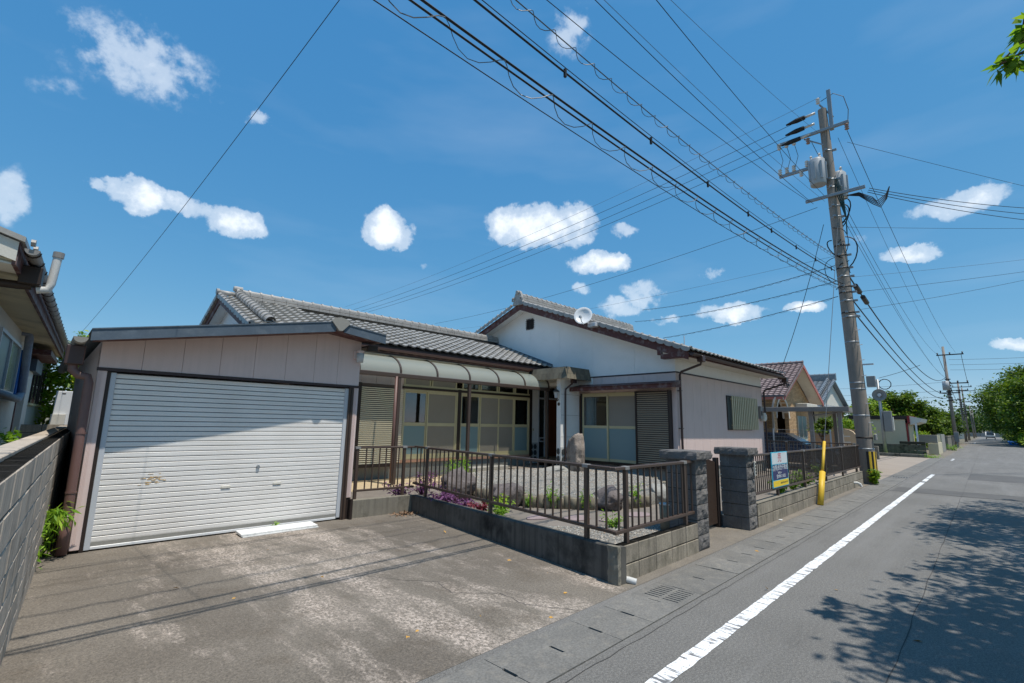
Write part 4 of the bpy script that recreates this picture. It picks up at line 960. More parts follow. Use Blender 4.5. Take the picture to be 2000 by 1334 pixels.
# facade windows
def sliders(name, us, z0, zm, z1, fills, head=None):
    w_ = link(name, MB().box(us[0] - .04, us[-1] + .04, FV - .03, FV + .05, z0 - .05, z0).mesh(name, m_gold), H)
    MB().box(us[0] - .04, us[-1] + .04, FV - .03, FV + .05, z1, z1 + .05).build('head', m_gold, w_)
    MB().box(us[0] - .04, us[0], FV - .03, FV + .05, z0, z1).build('jamb', m_gold, w_); MB().box(us[-1], us[-1] + .04, FV - .03, FV + .05, z0, z1).build('jamb', m_gold, w_)
    for i in range(len(us) - 1):
        a, b = us[i], us[i + 1]; dv_ = FV + (.0 if i % 2 else .028)
        for q in ((a, a + .04), (b - .04, b)): MB().box(q[0], q[1], dv_ - .013, dv_ + .013, z0, z1).build('sash', m_gold, w_)
        for q0, q1 in ((z0, z0 + .09), (zm - .045, zm + .045), (z1 - .05, z1)): MB().box(a + .04, b - .04, dv_ - .012, dv_ + .012, q0, q1).build('rail', m_gold, w_)
        up, dn = fills[i]
        MB().box(a + .04, b - .04, dv_ - .003, dv_ + .003, z0 + .09, zm - .045).build('pane', dn, w_)
        MB().box(a + .04, b - .04, dv_ - .003, dv_ + .003, zm + .045, z1 - .05).build('pane', up, w_)
    return w_
w2 = sliders('sliding_window', [-5.22, -4.48, -3.47], .70, 1.58, 2.47, [(m_glass, m_frost), (m_screen, m_screen)])
w3 = sliders('sliding_window', [-3.28, -2.55, -1.76, -1.08, -.42], .70, 1.58, 2.47, [(m_glass, m_frost), (m_screen, m_screen), (m_screen, m_screen), (m_glass, m_frost)])
bx('window_post', m_dbrown, -3.43, -3.32, FV - .05, FV + .06, .6, 2.6); bx('window_post', m_dbrown, -.38, -.28, FV - .06, FV + .06, .6, 2.95)
bx('transom_rail', m_dbrown, -5.3, -.3, FV - .06, FV + .04, 2.521, 2.585); bx('transom_rail', m_gold, -5.28, -.38, FV - .03, FV + .04, 2.587, 2.64)
for i, (a, b) in enumerate(((-5.26, -4.4), (-4.36, -3.48), (-3.26, -2.6), (-2.56, -1.84), (-1.8, -1.1), (-1.06, -.42))):
    f_ = link('transom_window', MB().box(a, b, FV - .02, FV + .02, 2.86, 2.9).mesh('transom_window', m_gold), H)
    MB().box(a, a + .04, FV - .02, FV + .02, 2.64, 2.86).build('frame', m_gold, f_); MB().box(b - .04, b, FV - .02, FV + .02, 2.64, 2.86).build('frame', m_gold, f_)
    MB().box(a + .04, b - .04, FV - .003, FV + .003, 2.64, 2.86).build('pane', m_glass if i > 1 else m_screen, f_)
curtain(w3, 'u', -3.26, -3.1, FV + .12, .7, 2.45); curtain(w3, 'u', -.85, -.46, FV + .1, .7, 2.85); curtain(w3, 'u', -2.9, -2.75, FV + .2, .7, 2.45)
sb2 = link('shutter_box', MB().box(-6.68, -5.55, FV - .25, FV, .52, .6).mesh('shutter_box', m_dbrown), H)
MB().box(-6.68, -5.55, FV - .26, FV, 2.5, 2.57).build('head', m_brown, sb2); MB().box(-6.70, -6.60, FV - .27, FV, .5, 2.58).build('stile', m_dbrown, sb2); MB().box(-5.62, -5.55, FV - .26, FV, .6, 2.5).build('stile', m_dbrown, sb2)
ribpanel('ribbed_panel', -6.6, -5.62, .6, 2.5, .0485, .014, FV - .221, 'u', m_beige, sb2); MB().box(-6.6, -5.62, FV - .22, FV, .6, 2.5).build('backing', m_black, sb2)
ribpanel('ribbed_panel', -5.50, -5.32, .6, 2.5, .0485, .012, FV - .1, 'u', m_beige, sb2)
# entrance
bx('entrance_wall', m_white, -.28, .10, FV + .02, FV + .1, .35, 3.0); bx('entrance_wall', m_white, .1, 1.3, FV + .02, FV + .1, 2.92, 3.2)
dr = link('front_door', MB().box(.46, 1.25, FV + .02, FV + .06, .36, 2.5).mesh('front_door', m_door), H)
MB().box(.42, .46, FV + .0, FV + .07, .36, 2.9).build('frame', m_silver, dr); MB().box(.10, .14, FV, FV + .07, .36, 2.92).build('frame', m_silver, dr); MB().box(.14, 1.25, FV, FV + .07, 2.5, 2.56).build('frame', m_silver, dr)
MB().box(.14, .42, FV + .01, FV + .06, 1.05, 1.2).build('letter_slot', m_silver, dr); MB().box(.2, .36, FV + .0, FV + .012, 1.09, 1.16).build('letter_flap', m_dbrown, dr)
for z0, z1 in ((.36, 1.05), (1.2, 2.5), (2.56, 2.9)): MB().box(.14, .42 if z0 < 2 else 1.25, FV + .03, FV + .036, z0, z1).build('pane', M('dark door glass', rgb(30, 44, 50), .12, .05, bump=0, spec=.8), dr)
MB().lathe([(.001, 0), (.028, 0), (.03, -.04), (.001, -.05)], (.53, FV + .02, 1.2), 12, 'Y').build('knob', m_silver, dr)
# porch pillar and shingled flat roof
bx('porch_pillar', m_white, -.92, .0, 3.26, 3.42, .19, 3.06, .004)
for z in (1.28, 1.93, 2.56): bx('pillar_joint', m_found, -.9, -.005, 3.2585, 3.262, z, z + .008)
for i in range(12):
    a, z = -.90 + (i % 4) * .22 + rg.uniform(-.01, .02), .3 + (i // 4) * .22
    poly = [(a + .1 + .1 * math.cos(t_) * rg.uniform(.85, 1.05), 3.258, z + .1 + .1 * math.sin(t_) * rg.uniform(.85, 1.05)) for t_ in [k * math.pi / 3 + .3 for k in range(6)]]
    part('cladding_stone', MB().prism(poly, (0, -.028, 0)), m_stonew)
for i in range(3):
    poly = [(-.921, 3.27 + .07 + .06 * math.cos(t_), .42 + i * .22 + .1 * math.sin(t_)) for t_ in [k * math.pi / 3 + .3 for k in range(6)]]
    part('cladding_stone', MB().prism(poly, (-.02, 0, 0)), m_stonew)
bx('cladding_grout', m_grout, -.925, .0, 3.252, 3.262, .19, .98)
for i in range(6):
    poly = [(-.14 + .09 * (i % 2 * 2 - 1) * 1.0 + .075 * math.cos(t_), FV + .018, .5 + (i // 2) * .2 + .09 * math.sin(t_)) for t_ in [k * math.pi / 3 for k in range(6)]]
    part('cladding_stone', MB().prism(poly, (0, -.025, 0)), m_stonew)
bx('cladding_grout', m_grout, -.27, .09, FV + .014, FV + .021, .35, 1.03)
pr = link('porch_roof', MB().box(-1.02, .0, 2.95, FV, 3.02, 3.3).mesh('porch_roof', m_soffit), H)
MB().prism([(-1.17, 2.80, 3.02), (-1.08, 2.87, 3.34), (-1.0, 2.87, 3.34), (-1.0, 2.80, 3.02)], (0, 1.58, 0)).build('porch_fascia', m_gap, pr)
MB().prism([(-1.17, 2.82, 3.02), (-1.08, 2.90, 3.34), (-1.08, 2.98, 3.34), (-1.17, 2.98, 3.02)], (1.15, 0, 0)).build('porch_fascia', m_gap, pr)
for row in range(2):
    for i in range(8):
        x = -1.18 + i * .17 - .085 * row
        if x > -.06: continue
        x1 = min(x + .165, -.0); x0_ = max(x, -1.185)
        zb = 3.0 + row * .165; yo = 2.80 + row * .04
        MB().prism([(x0_, yo, zb), (x1, yo, zb), (x1, yo + .05, zb + .19), (x0_, yo + .05, zb + .19)], (0, -.014, 0)).build('shingle', m_shing, pr)
    for i in range(9):
        y = 2.80 + i * .17 - .085 * row
        y0_ = max(y, 2.80); y1 = min(y + .165, 4.37); xo = -1.185 + row * .045
        MB().prism([(xo, y0_, 3.0 + row * .165), (xo, y1, 3.0 + row * .165), (xo + .05, y1, 3.19 + row * .165), (xo + .05, y0_, 3.19 + row * .165)], (-.014, 0, 0)).build('shingle', m_shing, pr)
bx('porch_roof_cap', m_dbrown, -1.09, .0, 2.88, 4.38, 3.345, 3.365)
pipe('porch_downpipe', [(-.62, 3.0, 3.0), (-.62, 3.05, 2.9), (-.75, 3.2, 2.72), (-.75, 3.21, 2.6), (-.75, 3.21, .6)], .026, m_dpipe, H); bx('porch_hopper', m_dpipe, -.70, -.54, 2.94, 3.06, 2.9, 3.02)
bx('doorbell', m_gold, -.16, -.13, FV - .0, FV + .02, 1.42, 1.5)
bx('vent_pipe', m_silver, 6.79, 6.82, 3.0, 3.03, 4.9, 5.42)

# ---- things fixed to the house
cp = thing('terrace_canopy', 'curved translucent terrace canopy on brown posts in front of the sliding doors', 'canopy', A0, AH)
CVf, CVb, CZ0, CZ1 = 3.9, 5.06, 2.78, 3.32
def arcp(t_): # 0 front .. 1 wall
    a = math.pi / 2 * t_; return (CVf + (CVb - CVf) * (1 - math.cos(a)) , CZ0 + (CZ1 - CZ0) * math.sin(a) ** .9)
MB().box(-7.2, -.70, CVf - .04, CVf + .035, 2.68, 2.78, .012).build('front_rail', m_canrib, cp); MB().box(-7.2, -.70, CVb - .06, CVb, 3.26, 3.33).build('wall_rail', m_canrib, cp)
arches = [-7.17, -6.10, -5.03, -3.96, -2.89, -1.82, -.74]
for u_ in arches:
    mb = MB()
    for i in range(14):
        (v0, z0), (v1, z1) = arcp(i / 14), arcp((i + 1) / 14); mb.bar((u_, v0, z0), (u_, v1, z1), .045, .045)
    mb.build('arch_rib', m_canrib, cp)
for a, b in zip(arches, arches[1:]):
    mb = MB(); mb.grid([[(a + .02, *arcp(i / 14)) for i in range(15)], [(b - .02, *arcp(i / 14)) for i in range(15)]])
    mb.build('canopy_panel', m_poly, cp, True)
for u_ in (-6.13, -3.96, -.80): MB().box(u_ - .04, u_ + .04, CVf - .03, CVf + .05, .2, 2.68, .006).build('post', m_canrib, cp)
MB().tube([(-6.22, CVf - .02, 2.7), (-6.22, CVf - .02, .25)], .036, 10).build('drain_pipe', m_pipe, cp, True)
MB().tube([(-.7, CVf, 2.73), (-.62, CVf, 2.73)], .03, 8).build('rail_end', m_black, cp)

ds = thing('satellite_dish', 'white satellite dish on the bargeboard of the front gable', 'satellite dish', (*hw(-.62, 2.42), 4.72), AH)
prof = [(.001, 0)] + [(.26 * t_, .09 * t_ * t_) for t_ in (.25, .5, .75, 1.0)] + [(.265, .085), (.2, .04), (.001, -.012)]
o = MB().lathe(prof, n=28).build('reflector', m_vanw, ds, True); o.location = (-.12, .10, .16); o.rotation_euler = Vector((-.80, -.42, .30)).to_track_quat('Z', 'Y').to_euler(); o.scale = (1.05, 1.12, 1)
MB().tube([(-.10, .10, -.08), (-.36, .0, -.02), (-.44, -.04, .06)], .013, 6).build('feed_arm', m_silver, ds); MB().box(-.49, -.42, -.08, -.0, .05, .13, .01).build('feed_horn', m_silver, ds)
MB().box(-.06, .16, -.28, .0, -.16, -.04, .01).build('bracket', m_silver, ds); MB().tube([(.02, .12, .12), (.04, .0, -.1), (.1, -.15, -.1)], .02, 8).build('mast', m_silver, ds)
def lantern(label, loc, rz, s=1.):
    t_ = thing('wall_lamp', label, 'lamp', loc, rz, 'wall lamps')
    return t_
pl = lantern('old carriage style lantern on the porch pillar beside the front door', (*hw(-1.05, 3.33), 2.42), AH)
MB().lathe([(.001, .02), (.045, .02), (.075, .2), (.06, .21), (.001, .21)], n=6).build('lamp_glass', m_lampg, pl); MB().lathe([(.11, .2), (.05, .27), (.02, .28), (.015, .32), (.001, .33)], n=12).build('lamp_roof', m_brown, pl)
MB().lathe([(.001, -.03), (.05, -.02), (.05, .02), (.001, .03)], n=10).build('lamp_base', m_brown, pl); MB().tube([(0, 0, -.02), (.06, 0, -.06), (.13, .02, -.03)], .018, 8).build('bracket', m_brown, pl)
MB().lathe([(.001, .12), (.05, .12), (.05, .14), (.001, .14)], (0, 0, -.16), 12, 'X').build('back_plate', m_brown, pl)

# ------------------------------------------------------------------ garage
GA = thing('garage', 'pink clad garage with a silver roller shutter and slate blue fascia', 'garage', A0, AH)
def gb(name, mat, x0, x1, y0, y1, z0, z1, b=0., parent=GA): return MB().box(x0, x1, y0, y1, z0, z1, b).build(name, mat, parent)
GF = 1.80
def gz(u_):   # underside of roof at the front
    return 2.56 + (u_ + 11.87) * (3.09 - 2.56) / (-8.82 + 11.87) if u_ < -8.82 else 3.09 - (u_ + 8.82) * .12
us = [-11.75, -11.31, -10.86, -10.40, -9.94, -9.48, -9.02, -8.62, -8.21]
for a, b in zip(us, us[1:]):
    vs_ = [a + .002] + ([-8.82] if a < -8.82 < b else []) + [b - .002]
    MB().prism([(a + .002, GF, 2.255), (b - .002, GF, 2.255)] + [(q, GF, gz(q) + .05) for q in reversed(vs_)], (0, .04, 0)).build('siding_panel', m_pink, GA)
gb('lintel', m_trim, -11.76, -8.2, GF - .012, GF + .06, 2.215, 2.252)
gb('wall', m_pink, -11.74, -8.22, GF + .042, GF + .1, 2.25, 2.7); gb('column', m_pink, -11.75, -11.655, GF, GF + .2, .04, 2.215, .006); gb('column', m_pink, -8.29, -8.205, GF, GF + .2, .35, 2.215, .006)
gb('column_base', m_dbrown, -8.285, -8.21, GF + .01, GF + .19, 0, .35)
for x0 in (-11.752, -8.288): 
    for i in range(4): gb('column_rib', m_pink, x0 + .006 + i * .013, x0 + .012 + i * .013, GF - .006, GF + .002, .1 if x0 < -10 else .36, 2.21)
gb('jamb', m_dbrown, -11.655, -11.615, GF + .02, GF + .2, 0, 2.215); gb('jamb', m_brown, -8.37, -8.29, GF + .0, GF + .2, 0, 2.215)
gb('jamb', m_dbrown, -8.345, -8.325, GF - .012, GF + .02, 0, 2.215)
gb('guide_rail', m_silver, -11.615, -11.555, GF + .03, GF + .13, .02, 2.2, .004); gb('guide_rail', m_silver, -8.43, -8.37, GF + .03, GF + .13, .04, 2.2, .004)
gb('side_wall', m_pink, -11.75, -11.69, GF + .2, 7.3, .05, 2.6); gb('side_wall', m_pink, -8.27, -8.205, GF + .2, 5.0, .2, 2.98); gb('side_wall', m_pink, -11.7, -8.25, 7.2, 7.3, .05, 3.0)
gb('floor', m_conc, -11.7, -8.25, GF + .12, 7.2, -.02, .03)
# roller shutter: one object for each slat
shd = link('roller_shutter', MB().box(-11.56, -8.425, GF + .07, GF + .085, .06, 2.2).mesh('roller_shutter', m_dbrown), GA)
NS = 31; ph = (2.195 - .10) / NS
pr_ = [(.012, .0), (.012, ph * .07), (-.011, ph * .09), (-.013, ph * .3), (-.013, ph * .7), (-.0145, ph * .86), (-.006, ph * .95), (.012, ph * .99)]
slm = MB().grid([[(-11.555, GF + .068 + d, z) for d, z in pr_], [(-8.43, GF + .068 + d, z) for d, z in pr_]]).mesh('slat', m_shut)
for i in range(NS): link('slat', slm, shd, (0, rg.uniform(-.001, .001), .10 + ph * i))
MB().box(-11.555, -8.43, GF + .045, GF + .085, .02, .055, .004).build('bottom_bar', m_vanw, shd); MB().box(-11.555, -8.43, GF + .052, GF + .085, .056, .105).build('bottom_rail', m_found, shd)
MB().lathe([(.001, -.02), (.022, -.02), (.026, -.0), (.026, .02)], (-9.72, GF + .05, .93), 14, 'Y').build('lock', m_steel, shd)
for u_, z in ((-10.13, .66), (-9.42, .665)): MB().box(u_ - .06, u_ + .06, GF + .042, GF + .06, z - .018, z + .018, .004).build('hand_slot', m_soffit, shd)
mb = MB()
for k in range(26):
    x0 = -11.05 + rg.gauss(0, .07); z = .82 + rg.gauss(0, .045); w_ = rg.uniform(.01, .06); mb.box(x0, x0 + w_, GF + .0515, GF + .0535, z, z + rg.uniform(.004, .012))
mb.build('tape_residue', m_orange, shd)
# roof
def fasc(u0, z0b, z0t, u1, z1b, z1t, nm='fascia'): return MB().prism([(u0, 1.35, z0b), (u1, 1.35, z1b), (u1, 1.35, z1t), (u0, 1.35, z0t)], (0, .03, 0)).build(nm, m_slate, GA)
fasc(-11.89, 2.53, 2.665, -8.90, 3.08, 3.235); fasc(-8.76, 3.085, 3.23, -7.985, 2.99, 3.135)
MB().prism([(-11.89, 1.34, 2.665), (-8.90, 1.34, 3.235), (-8.90, 1.34, 3.25), (-11.89, 1.34, 2.68)], (0, 6.15, 0)).build('roof_sheet', m_slate, GA)
MB().prism([(-8.93, 1.34, 3.235), (-7.985, 1.34, 3.137), (-7.985, 1.34, 3.152), (-8.93, 1.34, 3.25)], (0, 3.45, 0)).build('roof_sheet', m_slate, GA)
MB().prism([(-8.99, 1.32, 3.245), (-8.95, 1.32, 3.295), (-8.84, 1.32, 3.325), (-8.74, 1.32, 3.30), (-8.67, 1.32, 3.245), (-8.80, 1.32, 3.10), (-8.86, 1.32, 3.10)], (0, .06, 0)).build('ridge_end_cap', m_found, GA)
MB().prism([(-8.98, 1.38, 3.245), (-8.84, 1.38, 3.32), (-8.68, 1.38, 3.245)], (0, 3.1, 0)).build('ridge_cap', m_found, GA)
MB().prism([(-11.85, 1.385, 2.58), (-8.84, 1.385, 3.125), (-8.0, 1.385, 3.035), (-8.0, 1.385, 3.015), (-8.84, 1.385, 3.105), (-11.85, 1.385, 2.56)], (0, .41, 0)).build('verge_soffit', m_wood, GA)
gb('rafter_end', m_dbrown, -8.2, -8.02, 1.55, 1.62, 2.86, 2.96); gb('eave_board', m_dbrown, -8.2, -8.0, 1.6, 4.6, 2.93, 2.96)
gg = gutter('gutter', (-11.97, 1.5, 2.58), (-11.97, 7.3, 2.55), .07, m_found, GA); 
gb('hopper', m_dpipe, -12.08, -11.9, 1.72, 1.9, 2.26, 2.5, .01)
smooth_angle(MB().tube([(-11.99, 1.81, 2.28), (-11.99, 1.8, 2.2), (-11.93, 1.79, 2.14), (-11.84, 1.78, 2.12), (-11.82, 1.77, 2.05), (-11.815, 1.77, .02)], .05, 14).build('downpipe', m_pipe, GA))
MB().tube([(-11.815, 1.77, .02), (-11.815, 1.77, .48)], .057, 14).build('pipe_socket', m_pipe, GA, True)
for z in (.72, 1.42): MB().tube([(-11.815, 1.77, z), (-11.815, 1.77, z + .02)], .056, 14).build('pipe_clip', m_pipe, GA)
gl = thing('wall_lamp', 'white cup shaped wall lamp on the garage corner', 'lamp', (*hw(-8.27, 1.70), 2.66), AH, 'wall lamps')
MB().lathe([(.001, 0), (.055, 0), (.066, .16), (.001, .165)], n=18).build('lamp_shade', m_lampg, gl, True); MB().lathe([(.07, .16), (.07, .205), (.001, .21)], n=18).build('lamp_cap', m_pink, gl); MB().box(-.09, -.02, .05, .1, .06, .2, .005).build('back_plate', m_pink, gl)
bd = thing('board', 'white speckled board lying on the driveway against the roller shutter', 'board', (3.02, 7.76, .0))
o = MB().box(-.54, .54, -.135, .135, .018, .05, .004).build('panel', m_paint, bd); o.rotation_euler = (rad(3), 0, rad(-1.5)); MB().box(-.53, .55, -.16, -.13, .004, .014).build('edge_strip', m_paint, bd)
tuft('weed', 'tiny green weed growing behind the white board at the shutter', 'weed', (3.05, 7.93, 0), .14, 26, L_fern, 60, .05, .4, .06, stems=4)
lp = []
for i in range(150): lp.append((5.2 + rg.gauss(0, .14), 7.66 + rg.gauss(0, .09), .01 + abs(rg.gauss(0, .015))))
o = leaves('leaf_pile', lp, .055, .55, m_deadleaf, None, 9, droop=.0); tag(o, 'small heap of dry brown leaves in the driveway wall corner', 'leaves', kind='stuff')
tag(smooth_angle(MB().tube([(4.80, 2.97, .035), (4.82, 2.90, .035), (4.85, 2.83, .022)], [.032, .034, .034], 12).build('drain_pipe_end', m_pvc)), 'white pipe stub poking from the low wall beside the driveway corner', 'pipe', 'pipe stubs')
tag(smooth_angle(MB().tube([(17.3, 2.96, .15), (17.32, 2.86, .155), (17.36, 2.80, .12), (17.37, 2.78, .05)], .035, 12).build('drain_pipe_end', m_pvc)), 'grey bent pipe elbow leaving the road wall near the utility pole', 'pipe', 'pipe stubs')
tag(MB().box(10.02, 10.1, 2.86, 2.91, .004, .02, .004).build('litter', m_vanw), 'scrap of white paper by the road wall past the gate pillar', 'litter')

# ------------------------------------------------------------------ gate pillars, gate, sign, guy guard
def rough_block(x0, x1, y0, y1, z0, z1, seed, mat, rough_x=False):
    mb_ = MB(); n_, m_ = 9, 6; rows_ = []
    g_ = .006
    x0 += g_; x1 -= g_; z0 += g_ * .8; z1 -= g_ * .8
    for j in range(m_ + 1):
        row = []
        for i in range(n_ + 1):
            edge = min(i, n_ - i, j, m_ - j); x = x0 + (x1 - x0) * i / n_; z = z0 + (z1 - z0) * j / m_
            d = (.028 * mnoise.fractal(Vector((x * 9, z * 9, seed)), 1, 2, 3) + .018 + .014 * mnoise.noise(Vector((x * 30, z * 30, seed)))) * min(1, edge * .6)
            row.append((x, y0 - max(d, -.006), z))
        rows_.append(row)
    mb_.grid(rows_)
    b = [(x0, y0, z0), (x1, y0, z0), (x1, y1, z0), (x0, y1, z0), (x0, y0, z1), (x1, y0, z1), (x1, y1, z1), (x0, y1, z1)]
    mb_.add(b, [(0, 3, 2, 1), (4, 5, 6, 7), (2, 3, 7, 6), (1, 2, 6, 5), (0, 4, 7, 3)])
    return mb_.mesh('block', mat, False)
def pillar(x0, x1, label, seed):
    t_ = thing('gate_pillar', label, 'pillar', (0, 0, 0), 0, 'stone gate pillars')
    y0, y1 = 2.945, 3.38
    for k in range(6):
        z0 = k * .2; z1 = z0 + .2; sp_ = y0 + (.27 if k % 2 else .13)
        link('block', rough_block(x0, x1, y0, sp_ - .002, z0, z1, seed + k, m_split), t_)
        link('block', MB().box(x0 + .002, x1 - .002, sp_ + .002, y1, z0 + .004, z1 - .004, .005).mesh('block', m_split), t_)
    MB().box(x0 + .008, x1 - .008, y0 + .008, y1 - .008, 0, 1.195).build('mortar', m_mortar, t_)
    # cap: rough edged slab
    mb_ = MB(); ring_ = []
    per = []
    X0, X1, Y0, Y1 = x0 - .07, x1 + .06, y0 - .06, y1 + .06
    for i in range(10): per.append((X0 + (X1 - X0) * i / 10, Y0))
    for i in range(10): per.append((X1, Y0 + (Y1 - Y0) * i / 10))
    for i in range(10): per.append((X1 - (X1 - X0) * i / 10, Y1))
    for i in range(10): per.append((X0, Y1 - (Y1 - Y0) * i / 10))
    cx, cy = (X0 + X1) / 2, (Y0 + Y1) / 2; rows_ = []
    for j, (z, k_) in enumerate(((1.2, .965), (1.22, 1.0), (1.26, 1.01), (1.30, .995), (1.318, .97))):
        rows_.append([(cx + (x - cx) * k_ + .016 * mnoise.noise(Vector((x * 14, y * 14, j + seed))), cy + (y - cy) * k_ + .016 * mnoise.noise(Vector((x * 14, y * 14, j + 9 + seed))), z) for x, y in per + [per[0]]])
    mb_.grid(rows_); mb_.add(rows_[-1][:-1], [tuple(range(40))]); mb_.add(rows_[0][:-1], [tuple(range(39, -1, -1))])
    mb_.build('cap', m_split, t_)
    return t_
pillar(6.67, 7.05, 'split stone gate pillar standing against the garden fence', 1)
gp2 = pillar(8.645, 9.03, 'split stone gate pillar with a name plate beside the for sale board', 40)
MB().box(8.88, 8.94, 2.885, 2.905, .86, 1.1, .003).build('name_plate', m_soffit, gp2)
for i in range(4): MB().box(8.895, 8.925, 2.882, 2.886, .89 + i * .05, .92 + i * .05).build('name_mark', m_black, gp2)
for i in range(5): MB().lathe([(.001, 0), (.012, 0), (.012, .01), (.001, .01)], (8.632, 3.365, .2 + i * .22), 8, 'X').build('hinge_pin', m_soffit, gp2)
ga = thing('garden_gate', 'brown slatted metal gate with arched top between the two stone pillars', 'gate', (7.06, 3.42, 0))
sm_ = {}
for i in range(34):
    x = .02 + i * .0425; zt = 1.03 + .14 * math.sin(math.pi * min(1, (x + .2) / 1.8))
    MB().box(x, x + .03, -.008, .008, .07, zt).build('slat', m_brown, ga)
for z in (.16, .92): MB().box(.0, 1.46, .009, .03, z, z + .04).build('cross_rail', m_dbrown, ga)
MB().box(-.02, .02, -.02, .02, .04, 1.05).build('stile', m_dbrown, ga); MB().box(1.46, 1.56, -.035, .035, .0, 1.14, .004).build('gate_post', m_dbrown, ga)
MB().box(.06, .10, -.03, -.008, .6, .78, .004).build('latch', m_gold, ga); MB().tube([(.08, -.03, .72), (.14, -.05, .74)], .01, 8).build('latch_lever', m_gold, ga)

sg = thing('sale_sign', 'white, navy and yellow for sale board tied to the road fence', 'sign', (10.49, 2.955, .885), 0)
m_sgw = M('sign white', rgb(214, 222, 226), .5, .03, bump=0); m_sgn = M('sign navy', rgb(44, 48, 100), .5, .04, bump=0); m_sgy = M('sign yellow', rgb(242, 206, 40), .5, .04, bump=0); m_sgc = M('sign cyan', rgb(70, 186, 214), .5, .04, bump=0); m_sgr = M('sign red', rgb(190, 50, 56), .5, .04, bump=0)
MB().box(-.50, .50, -.008, .008, -.325, .325, .002).build('panel', m_sgc, sg)
MB().box(-.475, .475, -.010, -.0075, .105, .31).build('white_field', m_sgw, sg); MB().box(-.475, .475, -.010, -.0075, -.185, .09).build('navy_field', m_sgn, sg); MB().box(-.475, .475, -.010, -.0075, -.31, -.20).build('yellow_field', m_sgy, sg)
RX = (rad(90), 0, 0)
text('lettering', '売', .19, m_sgr, sg, (-.02, -.0112, .21), RX, sx=1.25)
text('lettering', '(株)秀光不動産', .115, m_sgw, sg, (.06, -.0112, .03), RX, sx=1.12)
text('lettering', '不動', .05, m_sgw, sg, (-.42, -.0112, .05), RX, sx=1.0); text('lettering', '売買', .05, m_sgw, sg, (-.42, -.0112, -.0), RX, sx=1.0)
text('lettering', '都北町5-1', .045, m_sgw, sg, (-.05, -.0112, -.065), RX, sx=1.2)
text('lettering', '☎0986-51-8222', .075, m_sgw, sg, (.02, -.0112, -.13), RX, sx=1.1)
text('lettering', 'お気軽にお問い合わせ下さい', .038, M('sign grey', rgb(96, 90, 70), .6, .03, bump=0), sg, (.2, -.0112, -.255), RX, sx=1.0)

gy = thing('guy_wire_guard', 'yellow plastic guard over the guy wire foot at the road wall', 'guard', (12.77, 2.83, 0))
gtop = Vector((19.08, 2.97, 8.82)) - Vector((12.77, 2.83, 0)); gdir = Vector((-.29, -.27, 1.55)).normalized()
gd1 = gtop.normalized()
MB().tube([(0, 0, 0), tuple(gd1 * .84)], .062, 14).build('lower_sleeve', m_yellow, gy, True); MB().tube([tuple(gd1 * .82), tuple(gd1 * 1.68)], .032, 12).build('upper_sleeve', m_yellow, gy, True)
o = MB().tube([tuple(gd1 * 1.6), tuple(gtop * .5 + Vector((0, 0, .02))), tuple(gtop)], .008, 5, False).build('guy_wire', m_wireg, gy)

# ------------------------------------------------------------------ neighbour on the left (local x towards the driveway, y along the boundary)
NB = thing('neighbour_house', 'white neighbour house with deep stained eaves behind the weathered boundary wall', 'house', (.2417, 7.0394, 0), rad(-5.04))
def nbx(name, mat, x0, x1, y0, y1, z0, z1, b=0., parent=NB): return MB().box(x0, x1, y0, y1, z0, z1, b).build(name, mat, parent)
nbx('wall', m_sidewhite, -5, -.95, .9, 8.6, 0, 3.5); nbx('wall', M('grey green wall', rgb(150, 158, 158), .8, .06), -5, -1.05, 8.6, 19, 0, 3.6)
nbx('corner_post', m_wood, -1.0, -.93, 3.55, 3.7, 0, 3.4); nbx('corner_post', m_wood, -.97, -.93, 8.5, 8.62, 0, 3.4)
nr = link('roof', MB().prism([(-.42, .42, 3.54), (-5, .42, 5.0), (-5, .42, 5.06), (-.42, .42, 3.60)], (0, 11.9, 0)).mesh('roof', m_tile), NB)
nbx('eave_fascia', m_wood, -.50, -.46, .48, 12.3, 3.28, 3.54); 
MB().prism([(-.5, .5, 3.30), (-.95, .5, 3.36), (-.95, .5, 3.40), (-.5, .5, 3.34)], (0, 11.7, 0)).build('eave_soffit', M('stained soffit', rgb(206, 192, 160), .85, .14, 1.5, .2, 40, dirt=rgb(100, 92, 80), dirt_amt=.4, dirt_scale=1.6), NB)
MB().prism([(-.47, .46, 3.32), (-4, .46, 4.42), (-4, .46, 4.64), (-.47, .46, 3.54)], (0, .04, 0)).build('bargeboard', m_soffit, NB)
MB().prism([(-.47, .5, 3.28), (-3, .5, 3.5), (-3, .5, 3.54), (-.47, .5, 3.32)], (0, .5, 0)).build('gable_soffit', m_soffit, NB)
for i in range(40): MB().lathe([(.001, -.02), (.042, -.02), (.042, .02), (.001, .02)], (-.36, .5 + i * .29, 3.565), 8, 'X').build('eave_tile', m_tile, nr)
g1 = gutter('gutter', (-.36, .5, 3.49), (-.36, 12.1, 3.46), .065, m_grey, NB)
for i in range(24): MB().tube([(-.36 + .07 * math.cos(t_), .6 + i * .48, 3.485 + .07 * math.sin(t_)) for t_ in [math.pi + math.pi * k / 6 for k in range(7)]], .008, 5).build('gutter_bracket', m_dbrown, g1)
nbx('hopper', m_dbrown, -.48, -.28, .95, 1.2, 3.18, 3.4, .01)
pipe('eave_pipe', [(-1.6, 1.05, 3.15), (-.5, 1.08, 3.17), (-.36, 1.08, 3.18)], .05, m_dbrown, NB); pipe('vent_stub', [(-.32, 1.08, 3.14), (-.22, 1.08, 3.16), (-.2, 1.08, 3.24), (-.18, 1.08, 3.62)], .045, m_pvc, NB)
MB().tube([(-.18, 1.08, 3.58), (-.178, 1.08, 3.65)], .055, 12).build('stub_cap', m_grey, NB)
